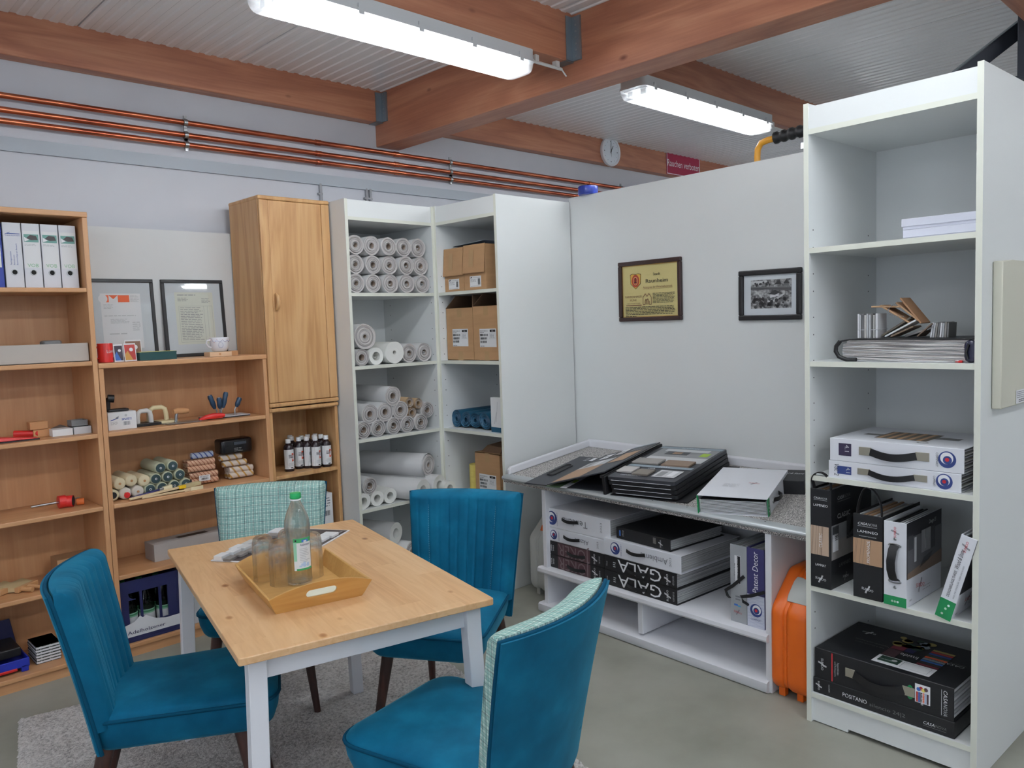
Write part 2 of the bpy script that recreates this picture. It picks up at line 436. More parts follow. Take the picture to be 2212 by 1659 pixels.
# ------------------------------------------------------------------ room shell
X0, X1, Y0, YW, ZC = -3.6, 8.6, -3.6, 4.43, 3.09
def st(m, name, **k): return m.done(name, kind='structure', **k)
st(M().box(X0-.1, Y0-.1, -.1, X1+.1, YW+.1, 0, 'concrete'), 'floor')
st(M().box(X0-.1, YW, 0, X1+.1, YW+.1, 3.2, 'wall_paint'), 'wall_back')
m = M(); WL = [(-2.9, -.7), (.2, 2.4)]; xs = [Y0]+[v for w_ in WL for v in w_]+[YW]
for a, b in zip(xs[0::2], xs[1::2]): m.box(X0-.1, a, .85, X0, b, 2.6, 'wall_paint')
m.box(X0-.1, Y0-.1, 0, X0, YW, .85, 'wall_paint'); m.box(X0-.1, Y0-.1, 2.6, X0, YW, 3.2, 'wall_paint'); st(m, 'wall_left')
for k, (a, b) in enumerate(WL):
    m = M(); f = .05
    for q in ((a, .85, b, .85+f), (a, 2.6-f, b, 2.6), (a, .85, a+f, 2.6), (b-f, .85, b, 2.6), ((a+b)/2-f/2, .85, (a+b)/2+f/2, 2.6)): m.box(X0-.07, q[0], q[1], X0-.02, q[2], q[3], 'white_lacquer')
    st(m, f'added_window_{k+3}')  # unseen left-wall windows, added so daylight reaches the shelf interiors
st(M().box(X1, Y0-.1, 0, X1+.1, YW, 3.2, 'wall_paint'), 'wall_right')
m = M(); WIN = [(.1, 1.9)]; xs = [X0]+[v for w_ in WIN for v in w_]+[X1]
for a, b in zip(xs[0::2], xs[1::2]): m.box(a, Y0-.1, .85, b, Y0, 2.6, 'wall_paint')
m.box(X0, Y0-.1, 0, X1, Y0, .85, 'wall_paint'); m.box(X0, Y0-.1, 2.6, X1, Y0, 3.2, 'wall_paint'); st(m, 'wall_front')
for k, (a, b) in enumerate(WIN):
    m = M(); f = .05
    for q in ((a, .85, b, .85+f), (a, 2.6-f, b, 2.6), (a, .85, a+f, 2.6), (b-f, .85, b, 2.6), ((a+b)/2-f/2, .85, (a+b)/2+f/2, 2.6)): m.box(q[0], Y0-.07, q[1], q[2], Y0-.02, q[3], 'white_lacquer')
    st(m, f'added_window_{k+1}')  # out of view, added to let cool daylight in behind the camera
def ceiling():
    m = M(); seams = [-3.2, -2.3, -1.4, -.5, .4, 1.3, 2.125, 3.0, 3.85, 4.7, 5.6, 6.5, 7.4, 8.3]
    prof = []; x = X0; si = 0
    pts = [(X0, ZC)]
    edges = [X0]+seams+[X1]
    for a, b in zip(edges[:-1], edges[1:]):
        n = max(1, round((b-a)/.07)); p = (b-a)/n
        for k in range(n):
            q = a+k*p
            pts += [(q+.012, ZC), (q+.02, ZC-.005), (q+p-.02, ZC-.005), (q+p-.012, ZC)]
        if b < X1: pts += [(b-.004, ZC), (b-.003, ZC+.02), (b+.003, ZC+.02), (b+.004, ZC)]
    pts.append((X1, ZC))
    n = len(pts)
    vs = [(p[0], Y0, p[1]) for p in pts]+[(p[0], YW, p[1]) for p in pts]
    m.add(vs, [(k, k+n, k+n+1, k+1) for k in range(n-1)], 'ceiling_metal')
    m.box(X0, Y0, ZC+.025, X1, YW, ZC+.1, 'seam_dark')
    st(m, 'ceiling')
ceiling()
def beam(x0, y0, z0, x1, y1, z1, mat): st(M().box(x0, y0, z0, x1, y1, z1, mat), 'roof_beam', bev=.006)
beam(3.1, Y0, 2.75, 3.285, YW, ZC+.02, 'glulam_y')
for y in (4.34, 2.69, .94, -.8, -2.55):
    beam(X0, y, 2.89 if y > 4 else 2.855, 3.1, y+.09 if y < 4 else YW, ZC+.012, 'glulam_x')
    beam(3.285, y, 2.89 if y > 4 else 2.865, X1, y+.09 if y < 4 else YW, ZC+.012, 'glulam_x')
def hanger(x, y, z0, z1, label, d):
    m = M(); t = .004
    m.box(x-.055, y-t-.002, z0, x-.002, y-.002, z1, 'galvanised'); m.box(x-.012, y-.058, z0, x-.001, y-.002, z1, 'galvanised')
    m.box(x-.055, y-.004, z0-t-.002, x-.002, y+d, z0-.002, 'galvanised')
    for k in range(7): m.cyl((x-.014, y-.03, z0+.02+k*.03), (x-.011, y-.03, z0+.02+k*.03), .005, 'steel', n=8)
    m.done('joist_hanger', label=label, cat='bracket', group='galvanised joist hangers on the crossing beam')
hanger(3.1, 2.69, 2.857, 3.07, 'galvanised joist hanger beside the end of the long ceiling light', .09)
hanger(3.1, 4.34, 2.892, 3.075, 'galvanised joist hanger at the far end of the beam by the wall', .08)
# partition: one white board wall, a hair off square
PT = Fr(3.73, 3.293, -92.8)
m = M(); m.box(-.012, 0, 0, 2.9, .022, 2.318, 'white_board'); st(m, 'wall_partition', loc=PT.p(0, 0), rz=PT.a)
st(M().box(.3, 4.368, 0, 2.05, 4.385, 2.122, 'wall_board_paint'), 'wall_board')

# ------------------------------------------------------------------ pipes, trunking
def pipe(z, name, label, x1):
    t = thing(name, label, 'pipe', (0, 4.385, z), 0, 'copper pipes along the back wall')
    m = M(); m.cyl((-3.5, 0, 0), (x1, 0, 0), .0145, 'copper_aged', n=14)
    for x in (-.6, 2.62, 3.21, 5.2): m.cyl((x, 0, 0), (x+.035, 0, 0), .0175, 'copper_aged', n=14)
    m.done('pipe_run', t, sm=50)
    for x in (-.1, 1.82, 3.694, 5.64):
        m = M(); m.cyl((x-.01, 0, 0), (x+.01, 0, 0), .021, 'steel', n=14); m.box(x-.008, -.006, .018, x+.008, .006, .036, 'steel'); m.box(x-.008, -.006, -.034, x+.008, .006, -.018, 'steel')
        m.cyl((x, .018, 0), (x, .044, 0), .005, 'steel', n=8)
        m.done('pipe_clamp', t, sm=50)
noisy('copper_aged', [(.35, (150, 78, 58)), (.5, (186, 104, 76)), (.68, (214, 132, 96))], 7, .3, stretch=(.5, 3, 3), metal=1)
pipe(2.712, 'copper_pipe', 'uppermost of three copper pipes along the back wall', 7.2)
pipe(2.645, 'copper_pipe', 'middle one of three copper pipes along the back wall', 7.2)
pipe(2.593, 'copper_pipe', 'lowest of three copper pipes along the back wall', 7.2)
m = M(); m.box(-3.5, YW-.013, 2.468, 6.5, YW-.0005, 2.528, 'trunking'); m.box(-3.5, YW-.017, 2.462, 6.5, YW-.0005, 2.471, 'trunking')
plain('trunking', (172, 180, 188), .45)
m.done('cable_trunking', label='flat grey cable trunking on the back wall below the copper pipes', cat='cable trunking')
for x, n, lb in ((2.66, 1, 'single grey conduit dropping from the trunking behind the oak cabinet'), (3.0, 2, 'paired grey conduits dropping from the trunking behind the wallpaper shelf')):
    m = M()
    for k in range(n): m.cyl((x+.03*k, YW-.012, 1.0), (x+.03*k, YW-.012, 2.47), .0095, 'wire_grey', n=10)
    m.box(x-.02, YW-.02, 2.40, x+.0095+.03*(n-1), YW, 2.412, 'wire_grey')
    m.done('conduit', label=lb, cat='conduit', sm=50)
for x0, x1, y, z, lb in ((2.79, 3.06, 2.735, 2.825, 'thin white cable duct running from the long ceiling light to the beam'), (5.0, 5.5, 2.7, 2.835, 'thin white cable duct behind the shorter ceiling light')):
    m = M(); m.cyl((x0, y, z), (x1, y, z), .008, 'light_plastic', n=10); m.cyl((x1, y, z), (x1+.03, y-.005, z-.03), .004, 'light_plastic', n=8)
    for k in (.3, .85):
        x = x0+(x1-x0)*k; m.box(x-.012, y-.014, z+.0, x+.012, y+.014, z+.03, 'light_plastic')
    m.done('cable_duct', label=lb, cat='cable duct', sm=50)

# ------------------------------------------------------------------ clock and sign on the beam
t = thing('wall_clock', 'round white wall clock showing one o\'clock on the wooden beam', 'clock', (5.43, 4.34, 2.99))
m = M(); m.lathe([(.118, 0), (.124, .012), (.122, .03), (.112, .036), (.104, .03), (.104, .020), (.102, .012)], 'white_lacquer', 40, axis='y'); m.done('case', t, sm=40)
m = M(); m.lathe([(.1035, .014), (.1035, .0222)], 'clock_face', 40, axis='y')
plain('clock_face', (222, 228, 236), .5)
d = Dec(m, (0, -.0224, 0), (1, 0, 0), (0, 0, 1), .0004)
for k in range(12):
    a = PI/6*k; d.disc(.085*math.sin(a), .085*math.cos(a), .003 if k % 3 else .005, 'ink', 8)
m.done('dial', t)
m = M(); d = Dec(m, (0, -.0236, 0), (1, 0, 0), (0, 0, 1), .0006)
d.line(0, -.02, .003, .08, .004, 'ink'); d.up(); d.line(-.006, -.01, .03, .05, .006, 'ink'); d.up(); d.line(.002, .01, .006, -.045, .0016, 'ink'); d.up(); d.disc(0, 0, .006, 'ink')
m.done('hands', t)
t = thing('no_smoking_sign', 'dark red sign with white words forbidding smoking on the beam', 'sign', (6.55, 4.335, 3.0))
plain('sign_red', (158, 30, 66), .4)
m = M(); m.box(-.28, 0, -.105, .28, .004, .105, 'sign_red'); m.done('panel', t)
m = M(); d = Dec(m, (0, 0, 0), (1, 0, 0), (0, 0, 1), .0005)
d.frame(-.276, -.101, .276, .101, .007, 'paper'); d.text('Rauchen verboten', 0, -.028, .062, 'paper', .53, 'c'); m.done('lettering', t)

# ------------------------------------------------------------------ things at the partition and the ceiling
t = thing('tape_roll', 'roll of blue tape standing on top of the white partition corner', 'tape', PT.p(.14, .012, 2.318))
plain('blue_tape', (44, 62, 150), .3)
m = M(); m.lathe([(.036, 0), (.058, 0), (.06, .003), (.06, .047), (.058, .05), (.036, .05)], 'blue_tape', 30); m.lathe([(.034, .001), (.0362, .001), (.0362, .049), (.034, .049)], 'paper', 30, caps=False)
m.done('tape', t, sm=40)
t = thing('grab_handle', 'yellow tubular handle with black grip above the partition beside the tall shelf', 'handle', PT.p(0, 0, 0), PT.a)
plain('safety_yellow', (226, 160, 40), .35)
m = M(); m.tube([(1.24, .09, 2.0), (1.24, .09, 2.36), (1.243, .09, 2.395), (1.262, .09, 2.422), (1.30, .09, 2.43), (1.72, .09, 2.445)], .016, 'safety_yellow', 12); m.done('bent_tube', t, sm=50)
m = M(); m.tube([(1.34+k*.007, .09, 2.432+k*.0003) for k in range(24)], [.026+(.004 if k % 6 < 3 else -.002) for k in range(24)], 'black', 14); m.done('grip', t, sm=50)
m = M(); m.box(1.49, .06, 2.345, 1.56, .12, 2.378, 'steel'); m.cyl((1.525, .058, 2.362), (1.525, .054, 2.362), .008, 'black', n=10); m.done('bracket', t, bev=.002)
m = M()
a = Vector((3.70, 2.05, 1.99)); b = Vector((4.86, 1.065, 3.09)); dd = (b-a).normalized(); sx = Vector((.62, .79, 0)); sx = (sx-dd*sx.dot(dd)).normalized(); up = sx.cross(dd)
for w0, w1, h0, h1 in ((0, .004, 0, .075), (0, .06, 0, .004)):
    vs = [tuple(p+sx*x+up*z) for p in (a, b) for x, z in ((w0, h0), (w1, h0), (w1, h1), (w0, h1))]
    m.add(vs, [(0, 1, 2, 3), (4, 7, 6, 5), (0, 4, 5, 1), (1, 5, 6, 2), (2, 6, 7, 3), (3, 7, 4, 0)], 'dark_steel' if h1 > .01 else 'galvanised')
m.done('diagonal_brace', label='galvanised angle brace rising from the partition to the ceiling', cat='brace')
m = M(); m.box(4.62, .62, 2.68, 5.1, 1.12, 3.086, 'dark_steel'); m.box(4.60, .60, 2.672, 5.12, 1.14, 2.69, 'dark_steel')
m.done('steel_casing', label='dark steel casing hanging from the ceiling above the tall sample shelf', cat='casing', bev=.004)
# ------------------------------------------------------------------ white shelf units
def white_unit(fr, W, D, H, shelves, label, header=(2.19, 2.285), grp='white melamine shelf units', plinth=True, notch=False, deep_side=None):
    t = thing('shelf_unit', label, 'shelf', fr.p(0, 0), fr.a, grp)
    T = .019
    for x, dd in ((0, D), (W-T, deep_side or D)):
        m = M(); m.box(x, 0, 0, x+T, dd, H, 'white_board'); Dec(m, (x, 0, 0), (1, 0, 0), (0, 0, 1), .0004).rect(0, 0, T, H, 'board_edge')
        xi, sg = (x+T, 1) if x == 0 else (x, -1)
        d = Dec(m, (xi, 0, 0), (0, -1, 0) if sg < 0 else (0, 1, 0), (0, 0, 1), .0004)
        for z in [.2+.16*k for k in range(int((H-.4)/.16))]:
            for q in (0, .064):
                for y in (.03, D-.08): d.disc(y if sg > 0 else -y, z+q, .003, 'hole', 8)
        m.done('side_panel', t, bev=.0012, bseg=1)
    m = M(); m.box(T, D-.006, .05, W-T, D, H-.03, 'white_board'); m.done('back_panel', t)
    m = M(); m.box(T, .001, header[0]-T, W-T, D-.006, header[0], 'white_board'); Dec(m, (T, .001, header[0]-T), (1, 0, 0), (0, 0, 1), .0004).rect(0, 0, W-2*T, T, 'board_edge'); m.done('top_shelf', t, bev=.001, bseg=1)
    m = M(); m.box(T, .004, header[0], W-T, .02, header[1], 'white_board'); m.done('cornice', t)
    for z in shelves:
        m = M(); m.box(T, .002, z, W-T, D-.006, z+T, 'white_board'); Dec(m, (T, .002, z), (1, 0, 0), (0, 0, 1), .0004).rect(0, 0, W-2*T, T, 'board_edge')
        m.done('shelf_board', t, bev=.001, bseg=1)
    if plinth:
        z = min(shelves); m = M()
        if notch: m.prism([(T, .004), (.155, .004), (.157, .016), (W-T, .016), (W-T, z), (T, z)], .012, .028, 'white_board', 'y')
        else: m.box(T, .012, 0, W-T, .028, z, 'white_board')
        m.done('plinth', t)
    return t
U1 = Fr(2.464, 3.852, 0); U2 = Fr(3.094, 3.852, -90); CB = Fr(2.824, 1.357, -92.8)
SH = [.095, .494, .905, 1.326, 1.744]
white_unit(U1, .63, .545, 2.288, SH, 'tall white shelf unit stacked with wallpaper rolls')
white_unit(U2, .562, .545, 2.29, SH, 'tall white shelf unit holding cardboard cartons in the corner', deep_side=.625)
white_unit(CB, .593, .555, 2.315, [.098, .515, .938, 1.363, 1.778], 'tall white sample shelf nearest the viewer at the frame edge', header=(2.223, 2.302), notch=True)

# ------------------------------------------------------------------ beech bookcases and oak cabinet
BK = Fr(0, 4.012, 0)
def bookcase(x0, x1, H, shelves, label, D=.343, T=.022):
    t = thing('bookcase', label, 'bookcase', (x0, 4.012, 0), 0, 'beech bookcases along the back wall'); W = x1-x0
    for x in (0, W-T): m = M(); m.box(x, 0, 0, x+T, D, H-.024, 'beech'); m.done('side_panel', t, bev=.002, bseg=1)
    m = M(); m.box(-.001, -.004, H-.024, W+.001, D, H, 'beech_x'); m.done('top_board', t, bev=.003)
    m = M(); m.box(T, D-.006, .05, W-T, D, H-.024, 'beech'); m.done('back_panel', t)
    for z in shelves: m = M(); m.box(T, .001, z, W-T, D-.006, z+.021, 'beech_x'); m.done('shelf_board', t, bev=.004)
    m = M(); m.box(T, .012, 0, W-T, .028, min(shelves), 'beech_x'); m.done('plinth', t)
SB = [.045, .392, .742, 1.088, 1.43, 1.77]
bookcase(.37, 1.182, 2.138, SB, 'tall beech bookcase with white ring binders at the frame edge')
bookcase(1.184, 2.028, 1.438, SB[:4], 'lower beech bookcase with framed letters on its top')
def oak_cabinet():
    t = thing('tall_cabinet', 'tall oak cabinet with one door above open compartments', 'cabinet', (2.026, 4.012, 0)); W, D, H = .428, .343, 2.29; T = .02
    for x in (0, W-T): m = M(); m.box(x, .002, 0, x+T, D, H-.02, 'oak'); m.done('side_panel', t, bev=.002, bseg=1)
    m = M(); m.box(-.003, -.014, H-.022, W+.003, D, H, 'oak'); m.done('top_board', t, bev=.007, bseg=3)
    m = M(); m.box(T, D-.006, 0, W-T, D, H-.02, 'oak'); m.done('back_panel', t)
    m = M(); m.box(T, .001, .742, W-T, D-.006, .763, 'oak'); m.done('shelf_board', t, bev=.003)
    m = M(); m.box(T, .001, 1.115, W-T, D-.006, 1.137, 'oak'); m.done('shelf_board', t, bev=.003)
    m = M(); m.box(T, .001, .06, W-T, D-.006, .08, 'oak'); m.done('shelf_board', t, bev=.003)
    m = M(); m.box(-.001, -.012, 1.119, W+.001, .001, 1.14, 'oak'); m.box(-.001, -.018, 1.146, W+.001, .001, 1.168, 'oak'); m.done('cornice_strip', t, bev=.006, bseg=3)
    m = M(); m.box(T, .012, 0, W-T, .028, .06, 'oak'); m.done('plinth', t)
    m = M(); m.box(.001, -.016, 1.17, .052, .0, H-.023, 'oak'); m.box(W-.052, -.016, 1.17, W-.001, .0, H-.023, 'oak'); m.box(.052, -.012, 1.17, W-.052, -.001, H-.023, 'oak')
    dr = m.done('door', t, bev=.009, bseg=3)
    m = M(); m.tube([(.07, -.016, 1.676), (.07, -.034, 1.69), (.07, -.042, 1.72), (.07, -.034, 1.75), (.07, -.016, 1.764)], [.006, .01, .011, .01, .006], 'oak', 10); m.done('handle', dr, sm=60)
oak_cabinet()

# ------------------------------------------------------------------ sloping sample desk and the open rack under it
DK = Fr(3.016, 3.328, -92.8)
def speck():
    m, nt, b = new_mat('speckle_top')
    n = nd(nt, 'ShaderNodeTexNoise'); n.inputs['Scale'].default_value = 210; n.inputs['Detail'].default_value = 2
    nt.links.new(coords(nt), n.inputs['Vector'])
    nt.links.new(ramp(nt, n.outputs['Fac'], [(.36, (70, 66, 66)), (.45, (124, 120, 118)), (.52, (170, 166, 162)), (.6, (214, 210, 206))]), b.inputs['Base Color'])
    b.inputs['Roughness'].default_value = .4
speck()
plain('alu_edge', (178, 184, 186), .35, .3)
SL = .1149; ZD = .706
def desk():
    t = thing('sample_desk', 'sloping sample desk with speckled grey top and rounded metal edge', 'desk', DK.p(0, 0), DK.a)
    x0, x1, D = .112, 1.93, .708
    z = lambda y: ZD+SL*y
    m = M(); m.prism([(.004, z(0)-.036), (D, z(D)-.036), (D, z(D)), (.004, z(0))], x0, x1, 'speckle_top', 'x'); m.done('desk_top', t)
    m = M(); m.prism([(.003, z(0)-.022), (.0, z(0)-.022), (-.008, z(0)-.018), (-.012, z(0)-.010), (-.008, z(0)-.001), (0, z(0)+.003), (.042, z(.042)+.002), (.042, z(.042)+.0004), (.003, z(0)+.0004)], x0-.002, x1+.002, 'alu_edge', 'x')
    for k in range(10): x = x0+.06+k*.195; m.cyl((x, .03, z(.03)+.0015), (x, .03, z(.03)+.0025), .0035, 'hole', n=8)
    m.done('edge_profile', t, sm=40)
    for a, b in ((x0-.002, x0+.022),):
        m = M(); m.prism([(.03, z(.03)), (D, z(D)), (D, z(D)+.042), (.045, z(.045)+.042), (.028, z(.03)+.028)], a, b, 'white_lacquer', 'x'); m.done('end_upstand', t, bev=.006)
    m = M(); m.prism([(.04, z(.04)), (D, z(D)), (D, z(D)+.03), (.045, z(.045)+.02)], x1-.012, x1+.004, 'white_lacquer', 'x'); m.done('end_upstand', t, bev=.004)
    m = M(); m.prism([(D-.024, z(D)-.003), (D, z(D)), (D, z(D)+.042), (D-.006, z(D)+.045), (D-.02, z(D)+.036)], x0, x1, 'white_lacquer', 'x'); m.done('back_upstand', t, bev=.004)
    # rack
    for x in (.416, 1.744): m = M(); m.prism([(.004, 0), (.6, 0), (.6, z(.6)-.038), (.004, z(0)-.038)], x, x+.029, 'white_lacquer', 'x'); m.done('upright', t, bev=.002, bseg=1)
    m = M(); m.box(1.062, .006, .06, 1.092, .6, .222, 'white_lacquer'); m.done('upright', t, bev=.002, bseg=1)
    for z0, z1, xa, xb in ((.214, .248, .388, 1.76), (.0, .05, .386, 1.76)):
        m = M(); m.prism([(-.018, z0+.012), (-.012, z0+.003), (0, z0), (.6, z0), (.6, z1), (-.006, z1), (-.016, z1-.006)], xa, xb, 'white_lacquer', 'x'); m.done('shelf_board', t, sm=40)
    m = M(); m.box(.445, .585, .05, 1.744, .6, .66, 'paper_grey'); m.done('back_panel', t)
desk()
# ------------------------------------------------------------------ fabrics
noisy('velvet', [(.3, (0, 74, 104)), (.55, (4, 90, 122)), (.75, (12, 106, 138))], 7, .75, .05, 300, 4, sheen=.3, dist=.001, spec=.15, tint=(.12, .55, .7, 1))
plain('velvet_seam', (8, 66, 92), .85, spec=.1)
plain('stitch', (96, 150, 168), .8)
def plaid():
    m, nt, b = new_mat('plaid')
    tc = nd(nt, 'ShaderNodeTexCoord'); sep = nd(nt, 'ShaderNodeSeparateXYZ'); nt.links.new(tc.outputs['Object'], sep.inputs[0])
    sn = nd(nt, 'ShaderNodeSeparateXYZ'); nt.links.new(tc.outputs['Normal'], sn.inputs[0])
    def pick(comp, thr, p, q):
        a = nd(nt, 'ShaderNodeMath', operation='ABSOLUTE'); nt.links.new(sn.outputs[comp], a.inputs[0])
        g = nd(nt, 'ShaderNodeMath', operation='GREATER_THAN'); g.inputs[1].default_value = thr; nt.links.new(a.outputs[0], g.inputs[0])
        x = nd(nt, 'ShaderNodeMix'); nt.links.new(g.outputs[0], x.inputs['Factor']); nt.links.new(p, x.inputs['A']); nt.links.new(q, x.inputs['B'])
        return x.outputs['Result']
    ad = nd(nt, 'ShaderNodeMath', operation='ADD'); nt.links.new(pick('Z', .55, sep.outputs['Z'], sep.outputs['Y']), ad.inputs[0]); ad.inputs[1].default_value = 0
    ax = nd(nt, 'ShaderNodeMath', operation='ADD'); nt.links.new(pick('X', .75, sep.outputs['X'], sep.outputs['Y']), ax.inputs[0]); ax.inputs[1].default_value = 0
    no = nd(nt, 'ShaderNodeTexNoise'); no.inputs['Scale'].default_value = 55; no.inputs['Detail'].default_value = 1
    nt.links.new(tc.outputs['Object'], no.inputs['Vector'])
    def stripe(src, per, width):
        a = nd(nt, 'ShaderNodeMath', operation='MULTIPLY'); a.inputs[1].default_value = 1/per; nt.links.new(src, a.inputs[0])
        f = nd(nt, 'ShaderNodeMath', operation='FRACT'); nt.links.new(a.outputs[0], f.inputs[0])
        l = nd(nt, 'ShaderNodeMath', operation='LESS_THAN'); l.inputs[1].default_value = width; nt.links.new(f.outputs[0], l.inputs[0])
        return l.outputs[0]
    base = (196, 218, 208)
    col = None
    layers = [(ax.outputs[0], .016, .5, (138, 184, 176), .75), (ad.outputs[0], .016, .5, (138, 184, 176), .6), (ax.outputs[0], .008, .16, (58, 92, 96), .65), (ad.outputs[0], .008, .16, (64, 98, 100), .55), (ax.outputs[0], .037, .05, (60, 58, 62), .65), (ad.outputs[0], .037, .05, (86, 72, 78), .55)]
    rgb = nd(nt, 'ShaderNodeRGB'); rgb.outputs[0].default_value = lin(base); col = rgb.outputs[0]
    for src, per, wd, c, amt in layers:
        s = stripe(src, per, wd)
        g = nd(nt, 'ShaderNodeMath', operation='MULTIPLY'); nt.links.new(s, g.inputs[0])
        r = nd(nt, 'ShaderNodeMath', operation='MULTIPLY_ADD'); r.inputs[1].default_value = 1.1*amt; r.inputs[2].default_value = amt*.45
        nt.links.new(no.outputs['Fac'], r.inputs[0]); nt.links.new(r.outputs[0], g.inputs[1]); g.use_clamp = True
        mx = nd(nt, 'ShaderNodeMix', data_type='RGBA'); nt.links.new(g.outputs[0], mx.inputs['Factor']); nt.links.new(col, mx.inputs['A']); mx.inputs['B'].default_value = lin(c)
        col = mx.outputs['Result']
    nt.links.new(col, b.inputs['Base Color']); b.inputs['Roughness'].default_value = .9
    bump(nt, b, no.outputs['Fac'], .25, .002)
plaid()

# ------------------------------------------------------------------ chairs
def chair(label, x, y, deg, front):
    """local axes: +y is the way the sitter faces, origin on the floor under the seat"""
    t = thing('chair', label, 'chair', (x, y, 0), rad(deg-90), 'upholstered chairs at the table')
    zt, zb = .472, .368
    def outline(s, r=.075):
        p = []
        C = [(-.232, .285), (-.198, -.235), (.198, -.235), (.232, .285)]
        n = len(C)
        for i in range(n):
            a = Vector(C[i-1]); b = Vector(C[i]); c = Vector(C[(i+1) % n]); rr = r if b.y > 0 else .05
            p0 = b+(a-b).normalized()*rr; p1 = b+(c-b).normalized()*rr
            for k in range(7):
                q = k/6; pt = p0*(1-q)**2+b*2*q*(1-q)+p1*q*q; p.append((pt.x*s, (pt.y-.01)*s+.01))
        for i in range(len(p)):   # front edge bows out a little
            if p[i][1] > .2: p[i] = (p[i][0], p[i][1]+.02*(1-(p[i][0]/.24)**2))
        return p
    m = M(); lev = [(zb, .90), (zb+.012, .935), (zb+.05, .985), (zt-.022, 1.0), (zt-.012, 1.0), (zt, .975), (zt+.008, .9), (zt+.014, .7), (zt+.017, .4), (zt+.018, .08)]
    m.loft([[(q[0], q[1], z) for q in outline(s)] for z, s in lev], 'velvet'); m.done('seat', t, sm=60)
    m = M(); m.tube([(q[0]*1.004, q[1]*1.004, zt-.012) for q in outline(1.0)], .0055, 'velvet_seam', 8, closed=True); m.done('seat_piping', t, sm=60)
    # back: a curved, slightly raked shell; u runs across (-1..1), z up
    ZB, ZT = .368, .868
    def base(u, z):
        q = (z-ZB)/(ZT-ZB); hw = .208+.043*q; yb = -.238-.085*q-.02*q*q
        return Vector((hw*u, yb+(.045+.012*q)*u*u, z)), q
    def nrm(u, z):
        q = (z-ZB)/(ZT-ZB); hw = .208+.043*q; dy = 2*(.045+.012*q)*u; n = Vector((-dy, hw, 0)); return n.normalized()
    chan = front == 'velvet'; N = 96 if chan else 40
    def ring(z, sh, zz=None, e=0.0):
        q = (z-ZB)/(ZT-ZB); T = (.072+.012*q)*sh; r = []
        us = [-1+2*k/N for k in range(N+1)]
        for u in us:
            b, _ = base(u*(1-e), z); r.append((b+nrm(u, z)*.004*(1 if sh > .5 else 1)) .to_tuple()[:2]+(zz if zz else z,))
        for u in reversed(us):
            b, _ = base(u*(1-e), z); th = T*(1-abs(u)**8*.45)
            if chan and abs(u) < .885: th -= .006*(1-abs(math.sin(PI*4.5*(u/.885+1))))**3*min(1, q*10, max(.15, (.97-q)*14))
            r.append((b+nrm(u, z)*th).to_tuple()[:2]+(zz if zz else z,))
        return r
    m = M(); zs = [ZB+.08+(ZT-.035-ZB-.08)*k/14 for k in range(15)]
    rs = [ring(zs[0], .6, zs[0]-.01)]+[ring(z, 1) for z in zs]
    for k in range(1, 6):
        a = PI/2*k/5; rs.append(ring(ZT-.035, .28+.72*math.cos(a), ZT-.035+.03*math.sin(a), .03*(1-math.cos(a))))
    m.loft(rs, front); m.done('backrest', t, sm=50)
    m = M(); NU = 32
    def sh(off):
        return lambda a, c: (lambda b: (b+nrm(a*2-1, b.z)*off))(base((a*2-1)*.985, ZB+(ZT-.012-ZB)*c)[0])
    m.grid(NU, 10, sh(-.012), 'velvet'); m.grid(NU, 10, sh(.006), 'velvet')
    n0 = (NU+1)*11
    def edge(ids): m.f.extend([(a, b, b+n0, a+n0) for a, b in zip(ids[:-1], ids[1:])]); m.fm.extend([0]*(len(ids)-1))
    edge(list(range(NU+1))); edge([10*(NU+1)+k for k in range(NU+1)]); edge([j*(NU+1) for j in range(11)]); edge([j*(NU+1)+NU for j in range(11)])
    m.done('back_panel', t, sm=60)
    path = [base(-.985, ZB+(ZT-.012-ZB)*k/12)[0] for k in range(13)]+[base(-.985+1.97*k/24, ZT-.012)[0] for k in range(1, 24)]+[base(.985, ZT-.012-(ZT-.012-ZB)*k/12)[0] for k in range(13)]
    m = M(); m.tube(path, .006, 'velvet_seam', 8); m.done('back_piping', t, sm=60)
    if chan:
        m = M()
        for u in (-.885, -.688, -.492, .688, .885):
            for k in range(38):
                z = ZB+.11+k*.0092
                q = (z-ZB)/(ZT-ZB); P = []
                for zz in (z, z+.005):
                    b, _ = base(u, zz); n = nrm(u, zz); T = (.072+.012*q)*(1-abs(u)**8*.45)-(.006 if abs(u) < .93 else 0); c = b+n*(T+.0012); s = Vector((n.y, -n.x, 0))*.0009
                    P += [tuple(c-s), tuple(c+s)]
                m.add(P, [(0, 1, 3, 2)], 'stitch')
        m.done('stitching', t)
    for sx in (-1, 1):
        for top, bot in (((.165*sx, .18, zb+.01), (.215*sx, .245, 0)), ((.15*sx, -.19, zb+.01), (.185*sx, -.29, 0))):
            m = M(); m.cyl(bot, top, .0125, 'walnut', .024, 14); m.cyl((bot[0], bot[1], 0), (bot[0], bot[1], .004), .012, 'black', n=12); m.done('leg', t, sm=50)
    return t
chair('teal velvet chair with fluted backrest at the near left side of the table', .911, 2.499, -27.5, 'velvet')
chair('chair with mint plaid backrest facing the viewer behind the table', 1.525, 3.139, -125.4, 'plaid')
chair('teal velvet chair with fluted backrest between the table and the sample desk', 1.889, 2.371, -149, 'velvet')
chair('chair nearest the viewer, teal back turned to the camera, plaid front', 1.336, 1.585, 100.9, 'plaid')

